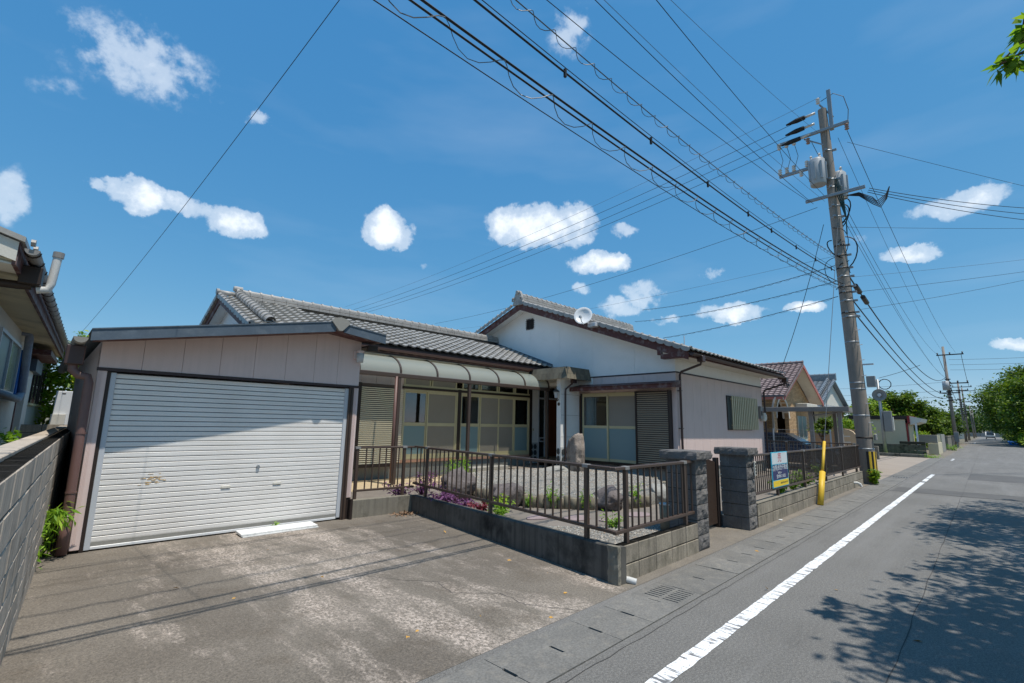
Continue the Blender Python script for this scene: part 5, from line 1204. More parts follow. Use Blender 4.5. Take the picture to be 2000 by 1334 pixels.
w_ = link('window', MB().box(-.96, -.9, 4.4, 7.3, 2.02, 2.08).mesh('window', m_silver), NB)
for q in ((-.96, -.9, 4.4, 7.3, 3.0, 3.06), (-.96, -.9, 4.4, 4.46, 2.08, 3.0), (-.96, -.9, 7.24, 7.3, 2.08, 3.0), (-.96, -.9, 5.8, 5.86, 2.08, 3.0)): MB().box(*q).build('frame', m_silver, w_)
MB().box(-.94, -.935, 4.46, 5.8, 2.08, 3.0).build('pane', m_frost, w_); MB().box(-.94, -.935, 5.86, 7.24, 2.08, 3.0).build('pane', M('green lit glass', rgb(104, 128, 104), .2, .3, 3, 0, spec=.6), w_)
nbx('blue_panel', m_blue, -.96, -.9, 7.6, 8.2, 2.0, 3.0)
pipe('wrapped_pipe', [(-.98, 7.4, 3.36), (-.84, 7.4, 3.34), (-.83, 7.45, 3.28), (-.83, 7.9, 2.1), (-.83, 7.4, 1.95), (-.83, 4, 1.98)], .07, M('lagged pipe', rgb(150, 156, 166), .7, .2, 8, .5, 30), NB)
nbx('door_hood', m_wood, -1.05, -.55, 9.2, 12.0, 3.08, 3.2); nbx('side_panel', m_soffit, -1.05, -.9, 9.6, 10.6, 0, 2.7); nbx('louvre_box', m_slate, -1.04, -.8, 9.7, 11.5, 2.7, 3.0)
for s0 in (12.2, 15.0):
    w_ = link('window', MB().box(-1.05, -.98, s0, s0 + 2.2, 1.9, 1.96).mesh('window', m_gold), NB); MB().box(-1.04, -1.0, s0, s0 + 2.2, 1.96, 3.1).build('pane', M('dark glass', rgb(36, 40, 46), .15, .1, bump=0, spec=.7), w_)
    for q in (0, 1.05, 2.12): MB().box(-1.02, -.97, s0 + q, s0 + q + .08, 1.96, 3.1).build('frame', m_dbrown, w_)
MB().prism([(-.3, 12.6, 3.75), (-2.5, 12.6, 4.5), (-2.5, 12.6, 4.58), (-.3, 12.6, 3.83)], (0, 8, 0)).build('rear_roof', M('green grey eave', rgb(150, 168, 150), .6, .06), NB); nbx('rear_fascia', M('green grey eave', rgb(150, 168, 150)), -.34, -.28, 12.6, 20.6, 3.58, 3.76)
pipe('rear_downpipe', [(-.34, 19.5, 3.6), (-.9, 19, 3.3), (-.98, 19, 3.2), (-.98, 19, .2)], .04, m_dbrown, NB)
wh = thing('water_heater', 'grey blue upright water heater tank beside the neighbour house wall', 'water heater', (-.47, 12.6, 0), rad(-5))
MB().box(-.32, .32, -.35, .35, .1, 1.52, .05).build('body', M('tank grey', rgb(148, 158, 172), .5, .05, bump=.02), wh); MB().box(-.3, .3, -.33, .33, 1.52, 1.62, .04).build('lid', M('tank grey', rgb(148, 158, 172)), wh); MB().box(-.33, .33, -.36, -.35, 1.28, 1.3).build('band', m_black, wh)
MB().box(-.28, .28, -.3, .3, 0, .1).build('base', m_conc, wh); MB().tube([(-.1, 0, 1.6), (-.1, 0, 1.9), (-.3, 0, 2.0)], .03, 8).build('pipe', m_steel, wh)
cw = thing('cross_wall', 'grey block wall crossing between the neighbour house and the boundary wall', 'wall')
block_run(cw, (-1.0, 17.0), (1.1, 17.0), 0, 7, mat=m_block)
cb = thing('storage_cabinet', 'tall white metal storage cabinet behind the grey cross wall', 'cabinet', (1.05, 18.2, 0), rad(-8))
MB().box(-.22, .24, -.3, .3, .05, 2.28, .01).build('body', m_vanw, cb); MB().box(-.2, .2, -.25, .25, 0, .05).build('base', m_conc, cb)
for q in (-.1, .12): MB().box(q, q + .08, -.305, -.3, 2.2, 2.225).build('vent', m_dbrown, cb)
MB().box(-.25, .05, -.38, -.31, 1.38, 1.66, .006).build('air_grille', m_soffit, cb)
def bush(name, label, cat, c, R, n, leaf, mat, seed, group=None, clumps=26, aspect=.6, sig=.16, trunk=True):
    rg2 = np.random.default_rng(seed); t_ = thing(name, label, cat, (c[0], c[1], 0), 0, group)
    cl_ = crown_clumps(rg2, (0, 0, c[2]), R, clumps, .4)
    P_ = clump_points(rg2, n, cl_, (R[0] * sig * 1.4, R[1] * sig * 1.4, R[2] * sig)); P_[:, 2] = np.maximum(P_[:, 2], .03)
    leaves('crown', P_, leaf, aspect, mat, t_, seed, droop=.2)
    if trunk:
        mb_ = MB(); zt = c[2]
        mb_.tube([(0, 0, -.05), (.03 * R[0], 0, zt * .5), (0, .02, zt)], [.03 * zt + .02, .022 * zt + .015, .01 * zt + .01], 7)
        for q in cl_[:9]:
            mb_.tube([(0, 0, zt * .55), (q[0] * .5, q[1] * .5, (zt * .55 + q[2]) / 2 + .1), q[:3]], [.015 * zt + .008, .01 * zt + .006, .006], 5)
        mb_.build('trunk', m_bark, t_)
    return t_
bush('hedge_bush', 'sunlit yellow green vine covered bush behind the white cabinet', 'bush', (1.8, 24.5, 2.2), (2.2, 2.0, 2.0), 9000, .20, L_bright, 70, clumps=60)
bush('hedge_bush', 'dark green bush filling the gap beside the garage downpipe', 'bush', (2.6, 22.0, 1.6), (1.2, 1.5, 1.6), 4000, .17, L_tree, 71, clumps=40)
def vine(name, label, pts, n, mat, seed, leaf, spread):
    rg2 = np.random.default_rng(seed); t_ = thing(name, label, 'weed', pts[0]); P0 = Vector(pts[0]); loc_ = [Vector(p) - P0 for p in pts]
    MB().tube([tuple(p) for p in loc_], .006, 5).build('stem', L_fern, t_); P_ = []
    for _ in range(n):
        k = rg2.integers(0, len(loc_) - 1); f_ = rg2.random(); q = loc_[k].lerp(loc_[k + 1], f_); P_.append((q.x + rg2.normal(0, spread), q.y + rg2.normal(0, spread), q.z + rg2.normal(0, spread * .6)))
    leaves('leaves', P_, leaf, .22, mat, t_, seed, droop=.7); return t_
vine('hanging_weed', 'feathery green weed arching out from the foot of the weathered boundary wall', [(.47, 8.1, 0), (.52, 8.0, .3), (.5, 7.95, .52), (.56, 7.8, .56), (.62, 7.75, .44)], 190, L_fern, 80, .13, .06)
vine('hanging_weed', 'thin trailing green weed low on the boundary wall near the driveway edge', [(.36, 7.35, 0), (.38, 7.4, .2), (.40, 7.55, .36), (.44, 7.7, .42)], 80, L_fern, 81, .09, .04)
tuft('weed', 'small green weed on top of the boundary wall by the water heater', 'weed', (.02, 9.3, 1.1), .42, 90, L_fern, 82, .14, .5, .09, stems=9)
tuft('weed', 'tiny plant growing in the end of the garage gutter', 'weed', (*hw(-11.96, 1.7), 2.56), .14, 60, L_fern, 83, .08, .5, .05, stems=8)

# ------------------------------------------------------------------ neighbours on the right
m_bw, t = custom('brick cladding')
mp = t.n('ShaderNodeMapping'); tcn = t.n('ShaderNodeNewGeometry'); sp = t.n('ShaderNodeSeparateXYZ'); t.l(tcn.outputs['Position'], sp.inputs[0])
cmb = t.n('ShaderNodeCombineXYZ'); t.l(t.math('ADD', sp.outputs['X'], sp.outputs['Y']), cmb.inputs[0]); t.l(sp.outputs['Z'], cmb.inputs[1])
br = t.n('ShaderNodeTexBrick'); t.l(cmb.outputs[0], br.inputs['Vector']); br.inputs['Scale'].default_value = 1.0
br.inputs['Brick Width'].default_value = .24; br.inputs['Row Height'].default_value = .075; br.inputs['Mortar Size'].default_value = .007
br.inputs['Color1'].default_value = (*rgb(196, 164, 124), 1); br.inputs['Color2'].default_value = (*rgb(166, 134, 98), 1); br.inputs['Mortar'].default_value = (*rgb(120, 104, 88), 1)
t.out(br.outputs['Color'], .85, 0, .3, t.bump(br.outputs['Fac'], -.4, .01))
vgp = vgm.copy(); vgp.materials.clear(); vgp.materials.append(m_ptile)
BH = thing('brick_house', 'tan brick house with arched porch and plum tiled gable roof beyond the carport', 'house')
gy0 = 7.7
arch = [(27.45, 0), (27.45, 2.2)] + [(28.5 + 1.05 * math.cos(a), 2.2 + 1.05 * math.sin(a)) for a in [math.pi * (1 - k / 10) for k in range(1, 10)]] + [(29.55, 2.2), (29.55, 0)]
poly = [(26.95, 0)] + arch + [(33.85, 0), (33.85, 3.35), (30.45, 5.05), (26.95, 3.35)]
MB().prism([(x, gy0, z) for x, z in poly], (0, .2, 0)).build('front_wall', m_bw, BH); MB().box(26.95, 27.1, gy0 + .2, 15, 0, 3.5).build('side_wall', m_bw, BH); MB().box(33.6, 33.85, gy0 + .2, 15, 0, 3.5).build('side_wall', m_bw, BH)
MB().box(27.1, 33.6, 9.0, 9.2, 0, 4).build('porch_back_wall', m_bw, BH); MB().box(27.75, 29.2, 8.93, 8.99, 0, 2.3).build('porch_door', M('dark porch door', rgb(60, 66, 62), .4, .2, 8), BH)
mb = MB(); rr = [(28.5 + k_ * math.cos(a), 2.2 + k_ * math.sin(a)) for k_ in (1.05, 1.2) for a in [math.pi * k / 12 for k in range(13)]]
mb.grid([[(x, gy0 - .03, z) for x, z in rr[:13]], [(x, gy0 - .03, z) for x, z in rr[13:]], ]); mb.grid([[(x, gy0 - .03, z) for x, z in rr[:13]], [(x, gy0 + .3, z) for x, z in rr[:13]]]); mb.build('arch_trim', m_soffit, BH)
bs = .5; bz = lambda x: 5.28 - bs * abs(x - 30.45)
for sgn in (-1, 1):
    xe = 30.45 + sgn * 4.0
    rb = link('roof', MB().prism([(30.45, 7.05, bz(30.45) - .05), (xe, 7.05, bz(xe) - .05), (xe, 7.05, bz(xe)), (30.45, 7.05, bz(30.45))], (0, 9.5, 0)).mesh('roof', m_ptile), BH)
    MB().prism([(30.45, 7.0, bz(30.45) - .22), (xe, 7.0, bz(xe) - .22), (xe, 7.0, bz(xe) + .0), (30.45, 7.0, bz(30.45) + .0)], (0, .05, 0)).build('bargeboard', m_salmon, BH)
    MB().prism([(30.45, 7.05, bz(30.45) - .14), (xe, 7.05, bz(xe) - .14), (xe, 7.05, bz(xe) - .08), (30.45, 7.05, bz(30.45) - .08)], (0, .65, 0)).build('gable_soffit', m_soffit, BH)
    if sgn < 0:
        pm2 = tile_mesh('roof_tile', m_ptile); cb_ = 1 / math.hypot(1, bs)
        tile_field(rb, (xe - .05, 16.5, bz(xe - .05)), (0, -1, 0), (cb_, 0, cb_ * bs), 36, 19, lambda r_, c, p: False, mesh=pm2, mat=m_ptile)
        ridge(rb, (30.45, 7.0, 5.28), (30.45, 16.4, 5.28), .06, .09, .3, 1, .16, m_ptile)
        for i in range(18):
            x = xe + i * .235 * cb_ * 1.03; o = link('verge_tile', vgp, rb); X_ = Vector((0, 1, 0)); Y_ = Vector((1, 0, bs)).normalized()
            o.matrix_local = Matrix.Translation((x, 7.02, bz(x))) @ Matrix((X_, Y_, X_.cross(Y_))).transposed().to_4x4()
MB().box(26.42, 26.5, 7.1, 16.4, 3.1, 3.28).build('eave_fascia', m_salmon, BH); gutter('gutter', (26.36, 7.0, 3.28), (26.36, 16, 3.26), .06, m_slate, BH)
smooth_angle(MB().tube([(26.4, 7.4, 3.2), (26.45, 7.5, 3.05), (26.85, 7.7, 2.75), (26.88, 7.72, 2.6), (26.88, 7.72, 0)], .045, 10).build('downpipe', m_pvc, BH))
MB().box(31.0, 33.3, 7.1, 7.7, 2.85, 3.1, .02).build('window_awning', m_soffit, BH); w_ = link('window', MB().box(31.2, 33.0, 7.66, 7.7, 1.0, 1.06).mesh('window', m_soffit), BH)
for q in ((31.2, 31.26), (32.07, 32.13), (32.94, 33.0)): MB().box(q[0], q[1], 7.66, 7.7, 1.06, 2.4).build('frame', m_soffit, w_)
MB().box(31.26, 32.94, 7.685, 7.69, 1.06, 2.4).build('pane', m_frost, w_)

CPT = thing('carport', 'grey brown flat roofed carport on two posts over the dark blue car', 'carport')
MB().box(22.45, 22.57, 3.75, 9.5, 2.36, 2.55, .01).build('front_beam', m_gbrown, CPT); MB().box(22.57, 27.0, 3.75, 3.87, 2.36, 2.53).build('side_beam', m_gbrown, CPT); MB().box(22.57, 27, 3.87, 9.5, 2.5, 2.53).build('roof_panel', m_gbrown, CPT)
for y in (4.12, 5.1): MB().box(22.62, 22.76, y - .07, y + .07, 0, 2.36, .01).build('post', m_gbrown, CPT)
MB().box(26.8, 26.94, 5.0, 5.14, 0, 2.5, .01).build('post', m_gbrown, CPT); MB().bar((22.69, 5.1, 2.2), (22.69, 4.0, 2.36), .06, .06).build('brace', m_gbrown, CPT)
def car(name, label, prof, wins, x0, x1, paint, wheels, wr, loc, rz):
    """prof: side outline (y forward, z); body narrows to the roof"""
    t_ = thing(name, label, 'car', loc, rz); W_ = x1 - x0; zmax = max(z for _, z in prof); rows_ = []
    def sec(k, ins):
        out_ = []
        for y, z in prof:
            i_ = ins * max(0, (z - .8) / (zmax - .8)) if z > .8 else 0
            out_.append((k * (W_ / 2 - i_ * .5), y, z))
        return out_
    a = sec(-1, .34); b = sec(1, .34); mb_ = MB(); mb_.grid([a + [a[0]], b + [b[0]]]); mb_.add(a, [tuple(range(len(a)))]); mb_.add(b, [tuple(range(len(b) - 1, -1, -1))])
    mb_.build('body', paint, t_)
    for sd in (-1, 1):
        for poly in wins:
            pts_ = []
            for y, z in poly:
                i_ = .34 * max(0, (z - .8) / (zmax - .8)) * .5; pts_.append((sd * (W_ / 2 - i_ + .004), y, z))
            MB().prism(pts_, (sd * .004, 0, 0)).build('window', MATS['dark glass'], t_)
        for y in wheels:
            w_ = MB().lathe([(.001, -.1), (wr * .6, -.1), (wr * .62, -.09), (wr * .95, -.1), (wr, -.06), (wr, .06), (wr * .95, .1), (.001, .1)], (sd * (W_ / 2 - .1), y, wr), 20, 'X').build('wheel', m_tyre, t_, True)
            MB().lathe([(.001, 0), (wr * .6, 0), (wr * .62, .012), (.001, .02)], (sd * (W_ / 2 - .1) + sd * .1, y, wr), 14, 'X').build('rim', m_silver, w_)
    return t_
cr = car('parked_car', 'dark blue car parked nose out under the carport behind the mesh fence', [(-2.1, .25), (-2.15, .7), (-2.0, 1.0), (-1.5, 1.42), (-.6, 1.5), (.2, 1.46), (1.0, 1.0), (1.9, .85), (2.15, .65), (2.15, .25)], [[(-1.55, 1.0), (-1.3, 1.32), (-.6, 1.4), (-.55, .98)], [(-.48, .98), (-.5, 1.4), (.1, 1.37), (.75, .98)]], -.85, .85, m_body, (-1.3, 1.35), .31, (24.3, 6.6, 0), math.pi)
MB().box(-.6, .6, 2.1, 2.16, .5, .62, .01).build('bumper', m_black, cr)
for sd in (-1, 1): MB().box(sd * .62 - .15, sd * .62 + .15, 2.0, 2.13, .66, .78, .03).build('headlight', m_lampg, cr); MB().box(sd * .92 - .08, sd * .92 + .08, .75, .9, .95, 1.08, .03).build('mirror', m_body, cr)
MB().prism([(-.62, .98, 1.02), (.62, .98, 1.02), (.52, .25, 1.44), (-.52, .25, 1.44)], (0, .012, .012)).build('windscreen', MATS['dark glass'], cr)
mf = thing('mesh_fence', 'thin grey wire mesh fence between the boundary railing and the carport', 'fence')
for y in (3.8, 5.55, 7.4, 9.2): MB().tube([(19.25, y, 0), (19.25, y, 1.66)], .024, 8).build('post', m_silver, mf)
mb = MB()
for k in range(12): mb.tube([(19.25, 3.8, .25 + k * .125), (19.25, 9.2, .25 + k * .125)], .0035, 4, False)
for k in range(110): mb.tube([(19.255, 3.8 + k * .05, .25), (19.255, 3.8 + k * .05, 1.66)], .002, 3, False)
stuff(mb.build('wire_mesh', m_steel, mf))
tw = thing('plaster_wall', 'tan plastered garden wall in front of the brick house', 'wall')
MB().prism([(33.0, 5.3, 0), (33.0, 7.4, 0), (33.0, 7.4, 1.95), (33.0, 6.4, 1.84), (33.0, 5.3, 1.66)], (.2, 0, 0)).build('panel', m_tan, tw); MB().box(32.95, 33.25, 5.15, 5.3, 0, 1.7).build('end_post', m_tan, tw)
mp_ = thing('mailbox_post', 'arched tan letterbox post beside the plaster wall', 'post', (30.5, 5.35, 0))
pts_ = [(-.45, 0), (-.45, 1.3)] + [(-.0 - .45 * math.cos(a), 1.3 + .4 * math.sin(a)) for a in [math.pi * k / 8 for k in range(1, 8)]] + [(.45, 1.3), (.45, 0)]
MB().prism([(0, y, z) for y, z in pts_], (.3, 0, 0)).build('body', M('light tan plaster', rgb(204, 178, 146), .85, .06), mp_)
for z in (1.3, 1.0): MB().box(-.012, .0, -.2, .2, z, z + .06).build('slot', m_soffit, mp_)
sw = thing('striped_wall', 'low mauve block wall with dark horizontal joints past the utility pole', 'wall')
for k in range(7): MB().box(36, 36.15, 5.15, 6.4, .5 + k * .17, .5 + k * .17 + .155, .004).build('course', M('mauve block', rgb(170, 150, 146), .85, .1, 3, .2, 60), sw)
MB().box(36, 36.15, 5.0, 6.4, 0, .495).build('footing', m_conc, sw); MB().box(35.9, 36.2, 4.75, 5.12, 0, .75, .01).build('end_block', m_conc, sw)
TH = thing('tiled_house', 'traditional house with silver grey tiled hip gable roof behind the plaster wall', 'house')
MB().box(46.5, 56.5, 9.9, 18, 0, 3.6).build('wall', m_cream, TH); MB().box(46.45, 46.5, 10.2, 17, .8, 3.2).build('dark_panel', m_navy, TH); MB().box(46.4, 46.5, 11.0, 11.3, 0, 3.4).build('red_post', m_red, TH)
tz = lambda x: 6.05 - .42 * abs(x - 51.3)
for sgn in (-1, 1):
    xe = 51.3 + sgn * 6.3
    rb = link('roof', MB().prism([(51.3, 9.4, tz(51.3) - .1), (xe, 9.4, tz(xe) - .1), (xe, 9.4, tz(xe)), (51.3, 9.4, tz(51.3))], (0, 9.5, 0)).mesh('roof', m_stile), TH)
    if sgn < 0:
        st_ = tile_mesh('roof_tile', m_stile, .4, .5, .4); cb_ = 1 / math.hypot(1, .42)
        tile_field(rb, (xe - .05, 18.8, tz(xe - .05)), (0, -1, 0), (cb_, 0, cb_ * .42), 23, 17, lambda r_, c, p: False, ex=.4, w=.41, mesh=st_, mat=m_stile)
        ridge(rb, (51.3, 9.3, 6.05), (51.3, 18.6, 6.05), .5, .13, .4, 4, .4, m_stile)
        ridge(rb, (51.0, 9.9, 6.05), (46.6, 9.9, 4.3), .12, .13, .4, 1, .3, m_stile); ridge(rb, (51.0, 9.45, 5.95), (45.6, 9.45, 3.75), .05, .13, .35, 1, .2, m_stile)
MB().prism([(46.2, 9.75, 3.75), (56.4, 9.75, 3.75), (51.3, 9.75, 5.85)], (0, .1, 0)).build('gable_panel', m_soffit, TH)
MB().prism([(44.8, 8.6, 3.15), (57.8, 8.6, 3.15), (56.8, 9.8, 3.75), (45.8, 9.8, 3.75)], (0, 0, .08)).build('skirt_roof', m_stile, TH)
RBH = thing('distant_house', 'house with a plain blue grey roof just showing behind the utility pole', 'house')
MB().prism([(60, 12, 4.6), (60, 20, 4.6), (60, 16, 6.6)], (12, 0, 0)).build('roof', m_slate, RBH); MB().box(60.5, 71.5, 12.6, 19.4, 0, 4.6).build('wall', m_sidewhite, RBH)
RB2 = thing('distant_house', 'low brown roofed house rising above the far roadside shrubs', 'house')
MB().prism([(95, 5, 4.0), (95, 14, 4.0), (95, 9.5, 6.4)], (10, 0, 0)).build('roof', m_dbrown, RB2); MB().box(95.5, 104.5, 5.6, 13.4, 0, 4.0).build('wall', m_tan, RB2)
SHD = thing('cream_shed', 'cream walled flat roofed roadside shed with a red trimmed end', 'shed')
MB().box(44.0, 49, 4.12, 7.2, .55, 2.48).build('wall', m_cream, SHD); MB().box(43.9, 49.1, 4.0, 7.4, 2.5, 2.74).build('roof_edge', m_dbrown, SHD); MB().box(44.1, 48.9, 4.2, 7.1, 0, .55).build('foundation', m_conc, SHD)
MB().box(43.95, 49, 3.86, 4.0, 2.2, 2.74).build('red_trim', m_red, SHD); MB().prism([(44, 3.85, 2.1), (44, 3.3, 2.3), (44, 3.2, 2.55), (44, 3.85, 2.7)], (4.5, 0, 0)).build('door_canopy', m_soffit, SHD)
MB().box(44.3, 45.2, 4.06, 4.115, .55, 2.3).build('door', m_dbrown, SHD); MB().box(44.0, 44.12, 4.0, 4.1, .3, 2.2).build('red_post', m_red, SHD); MB().box(44.0, 44.1, 3.5, 3.6, 0, 2.2).build('white_post', m_vanw, SHD)
MB().box(42.6, 43.9, 6.6, 6.9, 1.5, 2.9).build('light_panel', m_frost, SHD)
PLT = thing('planter', 'long low concrete planter with moss on the neighbour driveway edge', 'planter')
MB().box(41.4, 41.6, 2.95, 5.7, 0, .20, .01).build('kerb', m_conc, PLT); MB().box(41.6, 42.4, 3.0, 5.7, 0, .15).build('soil', M('moss', rgb(130, 150, 56), .95, .3, 6, .8, 40), PLT)
RTW = thing('retaining_wall', 'dark two course block wall behind the mossy planter', 'wall')
for k in range(2): MB().box(42.5, 42.7, 3.05, 6.0, k * .4, k * .4 + .38, .01).build('course', m_concd, RTW)
MB().box(42.45, 42.75, 3.05, 4.4, .8, .98, .01).build('coping', m_mortar, RTW)
GWL = thing('gate_wall', 'pale grey rendered gate wall with cream base at the roadside', 'wall')
MB().box(48, 48.2, 2.74, 3.85, .82, 1.42, .01).build('panel', m_found, GWL); MB().box(47.9, 48.3, 2.72, 3.3, 0, .8, .01).build('base', m_cream, GWL); MB().box(48.3, 52, 2.72, 2.9, 0, .85, .01).build('base', m_cream, GWL)
for x in (48.2, 49.3, 50.4): MB().box(x, x + .5, 2.74, 2.88, .85, 1.42).build('pier', m_cream, GWL)
GW2 = thing('gate_wall', 'taller pale rendered wall end past the gate wall', 'wall'); MB().box(53.5, 58, 2.8, 3.0, 0, 1.45, .01).build('panel', m_found, GW2); MB().box(53.4, 53.5, 2.78, 3.02, 0, 1.5).build('end', m_cream, GW2)
for i, (x, mt_, lab) in enumerate(((62, m_conc, 'grey stone roadside wall beneath the far shrubs'), (70, m_concd, 'dark roadside wall beside the second utility pole'), (80, m_conc, 'pale concrete roadside wall farther down the street'))):
    t_ = thing('roadside_wall', lab, 'wall', (x, 2.8, 0)); MB().box(0, 6.5, 0, .2, 0, 1.2, .02).build('panel', mt_, t_); MB().box(-.05, 6.55, -.03, .23, 1.2, 1.28, .01).build('coping', mt_, t_)
ub = thing('utility_box', 'grey white utility cabinet at the roadside in front of the second pole', 'cabinet', (72, 2.5, 0)); MB().box(-.2, .2, -.2, .2, .6, 1.7, .02).build('body', m_grey, ub); MB().box(-.05, .05, -.05, .05, 0, .6).build('post', m_steel, ub)
SP = thing('speaker_pole', 'slim grey pole with a box, a round horn and a control cabinet by the shed', 'pole', (42.1, 5.16, 0))
MB().tube([(0, 0, 0), (0, .04, 5.2)], [.11, .08], 12).build('pole', m_steel, SP, True); MB().box(-.2, .2, .15, .65, 4.7, 5.45, .01).build('box', m_grey, SP)
MB().lathe([(.05, .3), (.08, .2), (.2, .08), (.42, -.02), (.42, -.05), (.36, -.03), (.05, .1)], (-.15, .0, 4.1), 20, 'X').build('horn', m_grey, SP, True); MB().lathe([(.001, -.1), (.1, -.1), (.12, 0), (.001, .1)], (-.15, 0, 4.1), 14, 'X').build('horn_driver', m_silver, SP)
MB().box(-.2, .15, -.55, -.1, 1.6, 3.0, .02).build('cabinet', m_grey, SP); MB().box(-.15, .1, -.62, -.55, 1.7, 2.6).build('cabinet_door', m_soffit, SP)
MB().tube([(0, -.15 + .35 * math.cos(a) - .2, 4.85 + .35 * math.sin(a)) for a in [k * .5 for k in range(13)]], .03, 6).build('cable_loop', m_wire, SP)
tuft('weed', 'patch of grass at the planter corner beside the road', 'grass', (41.4, 2.75, 0), .25, 200, L_fern, 90, .6, .1, .2, stems=20)
tuft('weed', 'tall grass at the foot of the pale wall end', 'grass', (60.5, 2.5, 0), .6, 260, L_fern, 91, .8, .1, .3, stems=24)

# ------------------------------------------------------------------ utility poles and lines
PB = Vector((19.22, 2.84, 0)); PT = Vector((19.06, 3.12, 13.1))
def pp(z): return PB + (PT - PB) * (z / 13.1)
UP = thing('utility_pole', 'tall concrete utility pole with transformers and cross arms at the end of the road wall', 'utility pole', tuple(PB))
def P_(v): return tuple(Vector(v) - PB)
smooth_angle(MB().tube([P_(pp(z)) for z in (0, 4, 8, 11, 13.1)], [.235, .205, .175, .152, .135], 20).build('shaft', m_pole, UP))
for z in (1.05, 1.4, 2.1, 2.95, 3.15, 4.5, 5.35, 5.5, 5.9, 6.2, 6.4, 6.75, 7.05, 7.5, 7.85, 8.9, 9.3, 10.0, 10.3, 11.4): 
    c = P_(pp(z)); rr = .235 - .0077 * z + .006
    MB().tube([c, (c[0], c[1], c[2] + .05)], rr, 16).build('band', m_steel if rg.random() < .6 else m_dbrown, UP, True)
    if z > 5:
        MB().box(c[0] - .04, c[0] + .04, c[1] - rr - .12, c[1] - rr + .02, c[2] - .0, c[2] + .06, .004).build('clamp', m_steel, UP)
        MB().box(c[0] - rr - .1, c[0] - rr + .02, c[1] - .04, c[1] + .04, c[2], c[2] + .06, .004).build('clamp', m_steel, UP)
for k, z in enumerate((1.9, 2.5, 3.4, 3.9, 4.4, 4.9, 5.4)): 
    c = P_(pp(z)); sd = 1 if k % 2 else -1; MB().tube([(c[0] - .1, c[1] - .16 * 1, c[2]), (c[0] - .16, c[1] - .30, c[2] + .01)], .012, 6).build('step_bolt', m_silver, UP)
mb = MB(); c = P_(pp(3.75)); MB().box(c[0] - .05, c[0] + .05, c[1] - .5, c[1] - .2, c[2], c[2] + .04).build('lamp_arm', m_silver, UP)
# striped guard sleeve on the road side
for k in range(6):
    a0 = -3.05 + k * .27
    pts_ = [(P_(pp(.4))[0] + .245 * math.cos(a0 + q), P_(pp(.4))[1] + .245 * math.sin(a0 + q)) for q in (0, .09, .18, .268)]
    mb = MB(); mb.grid([[(x, y, .33) for x, y in pts_], [(x - .004, y, 1.0) for x, y in pts_]]); mb.build('stripe', m_yellow if k % 2 else m_black, UP)
mb = MB().box(-.12, .12, -.30, -.235, 1.35, 1.55, .02).build('tag_plate', m_grey, UP)
def arm(y0, y1, z, dx=-.2, w=.09): 
    c = P_(pp(z)); return MB().box(c[0] + dx - w / 2, c[0] + dx + w / 2, y0 - PB.y, y1 - PB.y, z - .05, z + .05, .006).build('cross_arm', m_steel, UP)
arm(2.35, 4.6, 12.2); arm(3.1, 4.62, 10.93); arm(2.1, 3.85, 9.7)
MB().bar((-.25, .2, 11.6), (-.25, .9, 12.15), .04, .04).build('arm_brace', m_steel, UP)
MB().box(-.2, -.1, -.02, .10, 12.2, 13.78, .006).build('top_bracket', m_steel, UP); MB().bar((-.12, .35, 13.35), (-.12, -.02, 12.7), .07, .05).build('top_brace', m_steel, UP)
def insul(y, z, x, mat, s=1., n_=3):
    pr2 = [(.001, 0)]
    for k in range(n_): pr2 += [(.03 * s, k * .06 * s), (.055 * s, k * .06 * s + .02 * s), (.03 * s, k * .06 * s + .05 * s)]
    pr2.append((.001, n_ * .06 * s)); return MB().lathe(pr2, (x - PB.x, y - PB.y, z), 10).build('insulator', mat, UP, True)
for y, z, m2 in ((4.55, 12.0, m_porc), (4.3, 12.0, m_porc), (4.05, 12.0, m_porc), (3.6, 11.85, m_porcb), (2.42, 11.9, m_porcb), (4.58, 10.98, m_porc), (4.35, 10.98, m_porc), (4.12, 10.98, m_porc), (3.9, 10.7, m_porc), (3.7, 11.0, m_porc), (3.45, 10.7, m_porc)): insul(y, z, 18.85, m2, 1.35)
insul(3.2, 13.3, 18.92, m_porc, 1.3)
def transf(x, y, z):
    t_ = MB().lathe([(.001, 0), (.24, 0), (.255, .03), (.255, .92), (.22, .97), (.001, 1.0)], (x, y, z), 20).build('transformer', m_trans, UP); smooth_angle(t_)
    for a in (2.2, 3.0, 3.8, 4.6): MB().box(x + .265 * math.cos(a) - .03, x + .265 * math.cos(a) + .03, y + .265 * math.sin(a) - .03, y + .265 * math.sin(a) + .03, z + .15, z + .8).build('cooling_fin', m_trans, t_)
    for a in (0, 2, 4): MB().lathe([(.001, 0), (.05, 0), (.03, .06), (.05, .1), (.001, .16)], (x + .16 * math.cos(a), y + .16 * math.sin(a), z + 1.0), 8).build('bushing', m_porc, t_)
transf(-.42, .55, 10.15); transf(.30, .08, 9.75)
def dead_end(y, z, d):   # black dead-end clamp with porcelain
    c = Vector((18.85, y, z)) - PB; d = Vector(d).normalized()
    MB().tube([tuple(c), tuple(c + d * .35)], .045, 8).build('strain_insulator', m_porc, UP, True); MB().tube([tuple(c + d * .33), tuple(c + d * .6), tuple(c + d * .95)], [.08, .09, .03], 8).build('dead_end_cover', m_black, UP)
ld = Vector((-1.8, 31, -3.0))
dead_end(3.3, 12.95, ld); dead_end(3.35, 12.55, ld); dead_end(3.5, 12.2, ld)
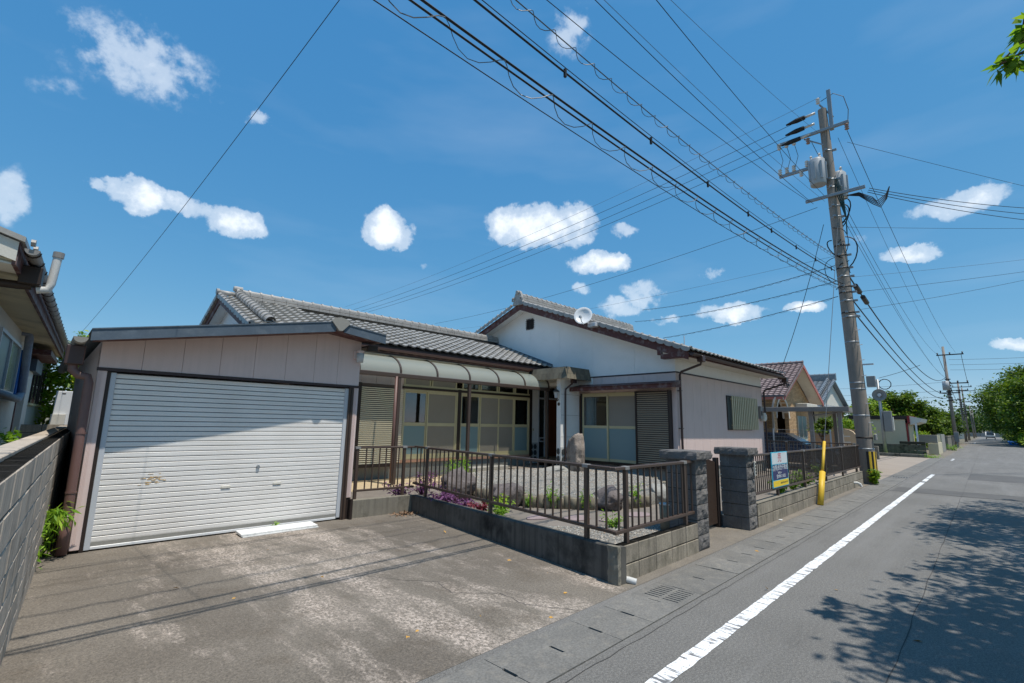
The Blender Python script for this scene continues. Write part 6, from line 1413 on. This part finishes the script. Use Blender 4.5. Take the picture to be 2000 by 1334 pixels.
# cable tangle on the pole
for k in range(14):
    r2 = random.Random(k); z = r2.uniform(6.3, 10.2); c = Vector(P_(pp(z))); a = r2.uniform(0, 6.28); L_ = r2.uniform(.5, 1.1)
    pts_ = [tuple(c + Vector((.2 * math.cos(a + q * 1.2), .25 * math.sin(a + q * 1.2) + .25 * math.sin(q * 3.1) * (1 if k % 2 else -1), -L_ * q + .12 * math.sin(q * 5)))) for q in [i / 8 for i in range(9)]]
    MB().tube(pts_, .012 if k % 3 else .02, 5).build('cable', m_wire, UP)
for k in range(4):
    pts_ = [(-.22, .15 - .04 * k, 10.3), (-.26, .05 - .05 * k, 9.6), (-.25, -.12, 8.8), (-.24, -.1, 8.2)]; MB().tube(pts_, .018, 6).build('cable', M('green black cable', rgb(34, 62, 58), .5, .05, bump=0), UP)
for k in range(5):
    pts_ = [(-.2, -.2, 9.6), (-.3, -.55, 9.55 - .03 * k), (-.35, -.9, 9.25 - .06 * k), (-.3, -1.0 - .02 * k, 9.1 - .06 * k), (-.2, -1.25, 9.3 - .04 * k), (-.15, -1.35, 9.55)]; MB().tube(pts_, .016, 6).build('cable', m_wire, UP)
pts_ = [(-.15, .3, 13.45), (-.2, -.1, 13.55), (-.25, -.4, 13.25), (-.25, -.5, 12.7), (-.3, -.45, 12.15)]; MB().tube(pts_, .012, 5).build('jumper', m_wire, UP)
for k in range(3): MB().tube([(-.37, 1.7 - .25 * k, 12.05), (-.42, 1.6 - .25 * k, 11.5), (-.37, 1.74 - .25 * k, 11.1)], .01, 5).build('jumper', m_wireg, UP)

def wire(label, A, B, sag, r=.009, mat=None, n_=26, spiral=None, group='overhead lines', clips=0, cat='cable', name='power_line', ext=0.):
    A = Vector(A); B = Vector(B); pts_ = []
    t_ = thing(name, label, cat, tuple(A), 0, group)
    for i in range(n_ + 1):
        f_ = i / n_ * (1 + ext); q = A.lerp(B, f_); q.z -= 4 * sag * f_ * (1 - f_) if ext == 0 else -sag * 0; pts_.append(q - A)
    if ext:
        L_ = (B - A).length; c2 = .0030
        b_ = (B.z - A.z - c2 * L_ * L_) / L_
        pts_ = []
        for i in range(n_ + 1):
            f_ = i / n_ * (1 + ext); q = A.lerp(B, f_); s_ = f_ * L_; q.z = A.z + b_ * s_ + c2 * s_ * s_; pts_.append(q - A)
    MB().tube([tuple(p) for p in pts_], r * .8, 6, False).build('strand', mat or m_wire, t_)
    if spiral:
        rad_, pitch, mt_ = spiral; sp_ = []; Lt = sum((pts_[i + 1] - pts_[i]).length for i in range(len(pts_) - 1)); k = int(Lt / pitch * 8)
        for i in range(k + 1):
            f_ = i / k * (len(pts_) - 1); j = min(int(f_), len(pts_) - 2); q = pts_[j].lerp(pts_[j + 1], f_ - j); a = i * math.pi / 4
            sp_.append((q.x, q.y + rad_ * math.cos(a), q.z - rad_ * .6 + rad_ * math.sin(a)))
        MB().tube(sp_, .005, 4, False).build('spiral_wrap', mt_, t_)
    for i in range(clips):
        q = pts_[int((i + .5) / clips * (len(pts_) - 1))]; MB().box(q.x - .015, q.x + .015, q.y - .015, q.y + .015, q.z - .06, q.z + .05).build('hanger', m_wire, t_)
    return t_
X = .95    # carried on past the picture's edge towards the pole behind
wire('lowest thick black telephone bundle wrapped in a loose spiral over the driveway', (19.0, 3.0, 6.40), (1.91, 3.18, 5.22), 0, .014, ext=X, n_=60, spiral=(.09, .75, m_wireg))
wire('black telephone cable running just above the lowest wrapped bundle', (19.0, 2.99, 6.51), (2.05, 3.2, 5.33), 0, .017, ext=X, n_=60)
wire('thin wavy drop cable hanging just under the lowest bundle', (19.0, 3.03, 6.33), (2.4, 3.22, 5.05), 0, .007, ext=X, n_=40)
wire('thick black cable second up from the lowest bundle, held on hangers', (19.0, 3.19, 7.02), (2.71, 3.27, 5.86), 0, .016, ext=X, n_=60, clips=16)
wire('thin steel messenger strand carrying the second cable', (19.0, 3.18, 7.11), (2.78, 3.27, 5.93), 0, .007, ext=X, n_=40)
wire('cable with an open spiral hanger, third up over the driveway', (19.0, 3.15, 7.56), (3.49, 3.46, 6.56), 0, .010, m_wireg, ext=X, n_=60, spiral=(.05, .42, m_wireg))
wire('fourth overhead wire, thin and black, crossing above the spiral hanger cable', (19.0, 3.73, 9.69), (5.03, 4.3, 8.26), 0, .009, ext=1.2)
wire('fifth overhead wire from the lowest cross arm', (19.0, 3.64, 9.60), (6.08, 4.1, 8.89), 0, .010, ext=1.3)
wire('very thin wire running parallel beside the fifth overhead wire', (19.0, 3.29, 9.59), (5.74, 3.7, 8.37), 0, .006, m_wireg, ext=1.3)
wire('steep black overhead wire reaching the pole under the transformers', (19.0, 3.28, 9.78), (6.74, 3.3, 8.82), 0, .009, ext=1.5)
wire('steepest thin overhead wire near the top of the pole', (19.0, 3.28, 12.22), (7.96, 3.6, 9.92), 0, .006, m_wireg, ext=1.5)
wire('thin earth wire highest of the four crossing behind the house roof', (18.95, 3.1, 13.56), (16.53, 34, 10.08), .55, .007, m_wireg)
for k, (a, b, lab) in enumerate((((18.83, 3.5, 12.9), (17.28, 34, 10.02), 'upper high voltage wire crossing the sky behind the house'), ((18.83, 3.6, 12.5), (17.93, 34, 10.02), 'middle high voltage wire crossing the sky behind the house'), ((18.83, 3.9, 12.1), (18.58, 34, 10.1), 'lower high voltage wire crossing the sky behind the house'))): wire(lab, a, b, .5, .011)
wire('single wire from the low cross arm passing behind both roofs', (19.0, 3.53, 9.43), (22.1, 30, 9.2), .45, .010)
wire('faint wire passing behind the gable ridge tiles', (19.0, 3.03, 7.54), (24.69, 30, 9.2), .3, .006, m_wireg)
wire('twin service cable reaching back over the gable roof, uppermost of three', (19.0, 3.17, 7.2), (29.01, 16, 9.45), .25, .013, spiral=(.03, .5, m_wire))
wire('twin service cable reaching back over the gable roof, middle of three', (19.0, 3.17, 6.65), (27.96, 16, 8.46), .25, .013, spiral=(.03, .6, m_wire))
wire('service cable reaching the house roof pipe, lowest of three', (19.0, 3.17, 6.11), (23.88, 12, 6.34), .12, .013, spiral=(.03, .6, m_wire))
for k, lab in enumerate(('upper of the triple cables crossing the road from the low cross arm', 'middle of the triple cables crossing the road from the low cross arm', 'lower of the triple cables crossing the road from the low cross arm')):
    wire(lab, (18.95, 2.0 + .03 * k, 9.62 - .06 * k), (33, -5.9, 11.35 - .42 * k), .35, .013)
wire('thin wire crossing the road level with the cloud at the pole', (19.0, 2.73, 8.47), (33, -6.4, 10.4), .08, .007)
wire('upper of three thin wires crossing the road below the cloud', (19.0, 2.8, 6.71), (33, -6.2, 9.8), .1, .006, m_wireg)
wire('middle of three thin wires crossing the road below the cloud', (19.0, 2.78, 6.18), (33, -6.1, 9.4), .1, .008)
wire('lowest of three thin wires crossing the road below the cloud', (19.2, 2.6, 5.61), (33, -6.0, 9.6), .2, .008)
wire('wire sloping down across the road from the top cross arm', (19.0, 2.47, 11.52), (33, -6.5, 10.6), .05, .008)
for a, b, s_, r2, lab in (((18.85, 2.42, 11.86), (75, 1.75, 10.75), 1.0, .012, 'high voltage wire on the road side running to the second pole'), ((18.85, 2.7, 11.71), (75, 2.73, 10.72), 1.0, .008, 'thin central wire from the cross arm running to the second pole'),
                         ((18.9, 3.5, 11.9), (75, 3.4, 10.7), 1.2, .012, 'high voltage wire on the house side running to the second pole'),
                         ((19.1, 2.87, 9.0), (75, 2.95, 8.04), 1.0, .009, 'low voltage wire nearer the house running to the second pole'), ((19.1, 2.74, 8.9), (75, 2.75, 7.73), 1.1, .009, 'low voltage wire nearer the road running to the second pole'),
                         ((19.1, 2.86, 6.86), (75, 2.81, 8.03), 1.7, .03, 'thick telephone cable with two black joints running to the second pole'), ((19.1, 2.92, 6.21), (75, 2.83, 6.08), 1.1, .028, 'thick hairy telephone cable below the jointed one'), ((19.1, 2.86, 5.67), (75, 2.78, 5.66), 1.2, .028, 'lowest thick telephone cable running to the second pole')):
    o = wire(lab, a, b, s_, r2, n_=40)
    if 'joints' in lab:
        for f_ in (.03, .055): 
            q = Vector(a).lerp(Vector(b), f_) - Vector(a); q.z -= 4 * s_ * f_ * (1 - f_); d_ = Vector((56, 0, -5)).normalized(); MB().tube([tuple(q - d_ * .4), tuple(q + d_ * .4)], .085, 10).build('splice_case', m_dbrown, o)
wire('service drop sagging from the pole to the coiled cable at the house gutter', (19.0, 3.39, 8.75), (*hw(6.9, -.5), 3.6), .25, .012)
cc = thing('cable_coil', 'loose coil of black cable hanging at the house gutter end', 'cable', (*hw(6.95, -.55), 3.45))
for k in range(4): MB().tube([(.35 * math.cos(a) * (1 - .08 * k) + .1, .12 * math.sin(a * 1.0) - .03 * k, .22 * math.sin(a) - .1 + .02 * k) for a in [q * .42 for q in range(16)]], .012, 5).build('loop', m_wire, cc)
wire('lone cable rising from the neighbour eave up across the left of the sky', (.93, 18.0, 3.62), (1.62, 3.2, 5.55), .18, .0045, n_=40)
wire('short stay cable from the telephone line down to the speaker pole', (42.1, 5.1, 5.3), (45, 3.0, 6.35), .05, .02)

def far_pole(x, y, h, label, arms, seed, tr_=False):
    t_ = thing('utility_pole', label, 'utility pole', (x, y, 0), 0, 'distant utility poles'); lean = .02 * h
    MB().tube([(0, 0, 0), (-.1, .1, h)], [.2, .12], 10).build('shaft', m_pole, t_, True)
    for z, a, b in arms:
        MB().box(-.25, -.15, a, b, z - .06, z + .06).build('cross_arm', m_dbrown, t_)
        for q in (a + .1, (a + b) / 2, b - .1): MB().lathe([(.001, 0), (.07, 0), (.05, .1), (.09, .16), (.001, .26)], (-.2, q, z + .06), 8).build('insulator', m_black, t_)
    if tr_: MB().lathe([(.001, 0), (.32, 0), (.32, 1.0), (.001, 1.05)], (-.3, .25, h * .56), 14).build('transformer', m_trans, t_, True)
    for k in range(8): MB().tube([(-.02, .05, h * .45 + k * .35), (-.02, .05, h * .45 + k * .35 + .1)], .26, 8).build('clamp', m_dbrown, t_)
    return t_
far_pole(75, 2.68, 11.5, 'second utility pole along the street with a grey transformer', [(10.5, -1.6, .75), (7.2, -1.7, .1), (6.1, -.9, .9)], 1, True)
far_pole(120, 2.95, 10.9, 'third utility pole along the street beyond the shrubs', [(9.8, -1.7, 1.0), (9.2, -1.2, 1.2), (7.5, -.5, 1.2)], 2)
far_pole(140, 2.95, 11.0, 'fourth utility pole standing close behind the third', [(10.3, -2, 1.0), (8.0, -1.8, .3)], 3)
far_pole(200, 3.1, 9.6, 'small far utility pole before the woods', [(8.8, -1.5, 1.5)], 4)
far_pole(240, 3.2, 9.6, 'farthest tiny utility pole near the end of the road', [(8.8, -1.5, 1.5)], 5)
for k, (z, lab) in enumerate(((9.95, 'upper wire crossing the road from the second pole'), (9.35, 'middle wire crossing the road from the second pole'), (8.75, 'lower wire crossing the road from the second pole'))): wire(lab, (75, 2.4, z), (78, -14, z + .3), .25, .02, m_wire)
for k, (x, z, lab) in enumerate(((120, 8.2, 'upper wire crossing the road from the third pole'), (120, 7.2, 'middle wire crossing the road from the third pole'), (120, 6.3, 'lower wire crossing the road from the third pole'), (140, 3.6, 'lowest wire crossing the road before the big trees'))): wire(lab, (x, 2.4, z), (x + 3, -14, z + .2), .3, .025, m_wire)
for a, b, s_, lab in (((75, 2.7, 7.9), (120, 2.9, 7.3), 1.6, 'sagging telephone cable between the second and third poles'), ((75, 1.3, 10.5), (120, 1.6, 9.9), .7, 'road side wire between the second and third poles'), ((75, 3.3, 10.5), (120, 3.6, 9.9), .7, 'house side wire between the second and third poles'), ((120, 2.9, 7.3), (200, 3.1, 6.4), 1.5, 'sagging cable running on from the third pole')): wire(lab, a, b, s_, .03)
for z, lab in ((6.4, 'thin wire running off behind the speaker pole, upper'), (5.7, 'thin wire running off behind the speaker pole, lower'), (7.4, 'thin wire rising from the far trees to the second pole')): wire(lab, (75, 2.7, z), (95, 30, z + 1.5), .5, .02, m_wireg)

# ------------------------------------------------------------------ trees
def tree(name, label, base, h, c, R, n, leaf, mat, seed, clumps=60, group=None, aspect=.55, sig=.13, shell=.45):
    rg2 = np.random.default_rng(seed); t_ = thing(name, label, 'tree', base, 0, group); mb_ = MB()
    cl_ = crown_clumps(rg2, c, R, clumps, shell); P_2 = clump_points(rg2, n, cl_, (R[0] * sig, R[1] * sig, R[2] * sig * .8))
    leaves('crown', P_2[P_2[:, 2] > .2], leaf, aspect, mat, t_, seed, droop=.25)
    tr0 = h * .03 + .05
    mb_.tube([(0, 0, -.1), (.05, .03, c[2] * .4), (c[0] * .5, c[1] * .5, c[2] * .75), (c[0], c[1], c[2] * 1.05)], [tr0, tr0 * .8, tr0 * .55, tr0 * .25], 9)
    for q in cl_[:min(26, clumps)]:
        z0 = c[2] * rg2.uniform(.35, .7); mb_.tube([(c[0] * .3, c[1] * .3, z0), ((c[0] * .3 + q[0]) * .5, (c[1] * .3 + q[1]) * .5, (z0 + q[2]) * .5 + .15), q[:3]], [tr0 * .35, tr0 * .2, tr0 * .05], 5)
    mb_.build('trunk', m_bark, t_, True); return t_
GT = 'roadside trees past the road wall'
tree('garden_tree', 'spreading green cherry tree behind the cream shed', (62, 6.3, 0), 5.6, (0, 0, 3.7), (2.6, 2.3, 1.9), 9000, .30, L_tree, 101, 60, GT)
tree('garden_tree', 'lighter green tree to the left behind the shed roof', (58, 8.2, 0), 5, (0, 0, 3.3), (2.2, 1.7, 1.5), 6000, .28, L_bright, 102, 44, GT)
tree('garden_tree', 'bushy olive green tree overhanging the gate wall', (64, 4.2, 0), 4.3, (0, 0, 2.6), (2.5, 1.2, 1.5), 7000, .26, L_tree, 103, 48, GT)
tree('garden_tree', 'green shrub tree hanging over the wall beside the second pole', (76, 4.0, 0), 4.2, (0, 0, 2.5), (3, 1.3, 1.6), 6000, .3, L_tree, 104, 48, GT)
tree('garden_tree', 'low dark shrub tree between the second and third poles', (95, 4.6, 0), 4.6, (0, 0, 2.6), (6, 2, 1.9), 7000, .4, L_dark, 105, 60, GT)
bush('hedge_bush', 'clipped green and yellow hedge bush behind the gate wall', 'bush', (50.5, 4.2, .95), (1.4, 1.0, .65), 3500, .15, L_bright, 106, clumps=30)
bush('hedge_bush', 'yellow green shrub above the plaster wall under the carport beam', 'bush', (38.5, 6.8, 1.75), (1.2, 1.1, .7), 2600, .2, L_bright, 107, clumps=24)
bush('hedge_bush', 'green broad leaved shrub beside the carport post', 'bush', (31.5, 6.6, 1.9), (.6, .6, .4), 800, .18, L_tree, 108, clumps=14)
GR = 'large trees on the far side of the road'
for i, (x, y, zc, R, n, mt_, lab) in enumerate(((92, -6.2, 5.2, (7, 5.2, 4.2), 15000, L_tree, 'big leafy roadside tree leaning over the road, closest of the far row'), (106, -5.0, 6.2, (7, 5.4, 4.9), 14000, L_tree, 'tall roadside tree second in the far row'), (124, -5.2, 6.6, (8, 5.6, 5.3), 12000, L_dark, 'tall roadside tree third in the far row'), (146, -5.0, 6.5, (9, 5.4, 5.2), 10000, L_dark, 'roadside tree fourth in the far row'), (172, -5.4, 6.5, (10, 5.4, 5), 8000, L_tree, 'roadside tree farthest along on the far side'))):
    tree('roadside_tree', lab, (x, y, 0), 11, (0, 0, zc), R, n, .42 + .03 * i, mt_, 120 + i, 90, GR)
for i, (x, y, R, lab) in enumerate(((88, -4.6, (6, 1.6, 1.4), 'yellow green undergrowth at the foot of the closest far tree'), (102, -3.9, (8, 1.6, 1.5), 'green undergrowth below the second far tree'), (128, -3.6, (16, 1.4, 1.6), 'low hedge of undergrowth along the far road edge'))):
    bush('undergrowth', lab, 'bush', (x, y, R[2] * .8), R, 5000, .32, L_bright if i == 0 else L_tree, 140 + i, 'undergrowth along the road', 50, trunk=False)
bl = thing('blue_sheet', 'small bright blue sheet lying at the far road edge', 'sheet', (98, -2.9, 0)); MB().prism([(0, 0, 0), (2.2, 0, 0), (2.0, .1, .45), (.8, .2, .55), (.1, .1, .3)], (0, .9, .05)).build('sheet', m_blue, bl)
# woods closing the street
rg2 = np.random.default_rng(8); cl_ = [(rg2.uniform(300, 380), rg2.uniform(-60, 75), abs(rg2.normal(6.5, 3.0)), 1) for _ in range(420)]
o = leaves('woods', clump_points(rg2, 26000, cl_, (3, 3.2, 1.9)), 1.5, .6, L_dark, None, 8); tag(o, 'dark woods closing the end of the street', 'woods', kind='stuff')
fh = thing('distant_house', 'tiny pale blue roofed house at the far end of the street', 'house', (175, 8, 0)); MB().box(0, 12, -3.4, 5, 0, 3.4).build('wall', m_sidewhite, fh); MB().prism([(-.5, -4, 3.4), (-.5, 5.6, 3.4), (-.5, .8, 5.4)], (13, 0, 0)).build('roof', M('pale blue roof', rgb(170, 190, 204), .4, .05), fh)
fe = thing('distant_fence', 'low grey fence across the end of the street', 'fence', (285, 0, 0))
for k in range(20): MB().box(0, .2, -14 + k * 1.5, -14 + k * 1.5 + 1.4, 0, 1.6).build('panel', m_grey, fe)
# van
vn = thing('white_van', 'small white van with roof ladders driving on the far stretch of road', 'van', (188, -.35, 0), math.pi / 2)
MB().prism([(-.95, -2.1, .35), (-.95, 2.3, .35), (-.95, 2.3, 1.0), (-.9, 1.5, 1.95), (-.9, -2.1, 1.98)], (1.85, 0, 0)).build('body', m_vanw, vn); 
MB().prism([(-.78, 2.24, 1.1), (.74, 2.24, 1.1), (.68, 1.62, 1.84), (-.72, 1.62, 1.84)], (0, .05, .03)).build('windscreen', MATS['dark glass'], vn); MB().box(-.9, .85, 2.3, 2.36, .4, .62).build('bumper', m_black, vn)
for sx_ in (-.75, .55): MB().box(sx_, sx_ + .22, 2.3, 2.34, .72, .9).build('headlight', m_lampg, vn)
for sx_ in (-.95, .75): 
    for y in (-1.4, 1.5): MB().lathe([(.001, 0), (.32, 0), (.32, .18), (.001, .18)], (sx_, y, .32), 14, 'X').build('wheel', m_tyre, vn)
for k in range(3): MB().box(-.85, .8, -1.6 + 1.3 * k, -1.5 + 1.3 * k, 2.0, 2.15).build('rack_bar', m_dbrown, vn)
MB().box(-.6, -.2, -2, 1.6, 2.15, 2.3).build('ladder', m_silver, vn); MB().box(.1, .5, -2, 1.6, 2.15, 2.28).build('ladder', m_orange, vn)

# cherry trees on this side of the road whose branches reach over the asphalt
def cherry(label, base, tips, n_in, seed, inner):
    rg2 = np.random.default_rng(seed); t_ = thing('cherry_tree', label, 'tree', base, 0, 'cherry trees at the road edge'); B_ = Vector(base); mb_ = MB(); Pn = []
    mb_.tube([(0, 0, -.1), (.05, .1, 1.4), (-.05, .15, 2.6), (0, .2, 4.0), (.1, .1, 6.2)], [.24, .2, .17, .12, .04], 10)
    for (x, y, z) in tips:
        e = Vector((x, y, z)) - B_; s0 = Vector((0, .2, rg2.uniform(2.8, 4.2))); pts_ = []
        for k in range(9):
            f_ = k / 8; q = s0.lerp(e, f_); q.z += math.sin(f_ * math.pi) * .75; q.x += .12 * math.sin(f_ * 9 + x); pts_.append(q)
        mb_.tube([tuple(p) for p in pts_], [.06 * (1 - .92 * k / 8) + .004 for k in range(9)], 6)
        for k in range(3, 9):       # side twigs with leaves
            m_ = 7 if k < 8 else 5
            for _ in range(m_):
                a = rg2.uniform(0, 6.28); L_ = rg2.uniform(.25, .8) * (1.35 - k / 9); q0 = pts_[k]; q1 = q0 + Vector((L_ * math.cos(a), L_ * math.sin(a) * .8 - .1, rg2.uniform(-.05, .3)))
                if k == 8: q1 = q0 + Vector((L_ * math.cos(a) * .6, -abs(L_ * math.sin(a)) * .6, rg2.uniform(0, .2)))
                mb_.tube([tuple(q0), tuple((q0 + q1) / 2 + Vector((0, 0, .03))), tuple(q1)], [.008, .006, .003], 4, False)
                for _2 in range(9):
                    f_ = rg2.random(); q = q0.lerp(q1, f_); Pn.append((q.x + rg2.normal(0, .03), q.y + rg2.normal(0, .03), q.z + rg2.normal(0, .03)))
        for _ in range(10): f_ = rg2.uniform(.55, 1); j = min(int(f_ * 8), 7); q = pts_[j].lerp(pts_[j + 1], f_ * 8 - j); Pn.append((q.x, q.y, q.z))
    cl_ = crown_clumps(rg2, inner[0], inner[1], 80, .25)
    for q in cl_[:30]: mb_.tube([(0, .2, 3.6), (q[0] * .5, q[1] * .5, 3.6 + (q[2] - 3.6) * .6), q[:3]], [.05, .03, .008], 5)
    Pc = clump_points(rg2, n_in, cl_, (.42, .42, .3)); Pc = Pc[Pc[:, 1] + base[1] < -1.15 - .025 * (Pc[:, 0] + base[0])]
    mb_.build('trunk', m_bark, t_, True); leaves('crown', np.vstack([np.array(Pn), Pc]), .15, .42, L_cherry, t_, seed, droop=.45); return t_
ts = 2.02
cherry('cherry tree at the road edge whose leafy tips show in the top corner', (6.3, -5.6, 0),
       [(5.42, -.40, 4.78), (5.85, -.60, 5.25), (5.1, -1.15, 5.15), (6.6, -1.05, 5.4), (7.65, -.98, 5.35), (4.7, -1.3, 5.3), (6.2, -1.5, 5.5), (8.5, -1.3, 5.5), (4.2, -1.9, 5.4), (7.4, -1.75, 5.4), (9.2, -1.5, 5.6), (3.6, -2.6, 5.5), (5.2, -2.1, 5.3), (8.2, -2.2, 5.4)], 40000, 201, ((0, 1.5, 6.4), (4.4, 2.9, 1.2)))
cherry('cherry tree farther along the near right road edge', (13.2, -5.8, 0),
       [(12.0, -1.0, 5.2), (11.2, -1.3, 5.4), (13.2, -1.25, 5.5), (15.7, -1.45, 5.4), (14.5, -1.4, 5.5), (10.4, -1.55, 5.5), (16.8, -1.7, 5.6), (12.6, -1.9, 5.4), (14.2, -2.1, 5.5), (17.8, -2.2, 5.7), (10.0, -2.2, 5.5)], 40000, 202, ((0, 1.4, 6.5), (4.8, 2.9, 1.2)))

lf = [(rg.uniform(.8, 8), rg.uniform(-1.5, 7.4), .008) for _ in range(46)]
tag(leaves('fallen_leaves', lf, .06, .5, M('yellow dead leaf', rgb(196, 150, 76), .8, .2, 30), None, 77, droop=.0), 'few small yellow fallen leaves scattered on driveway and road', 'leaves', kind='stuff')
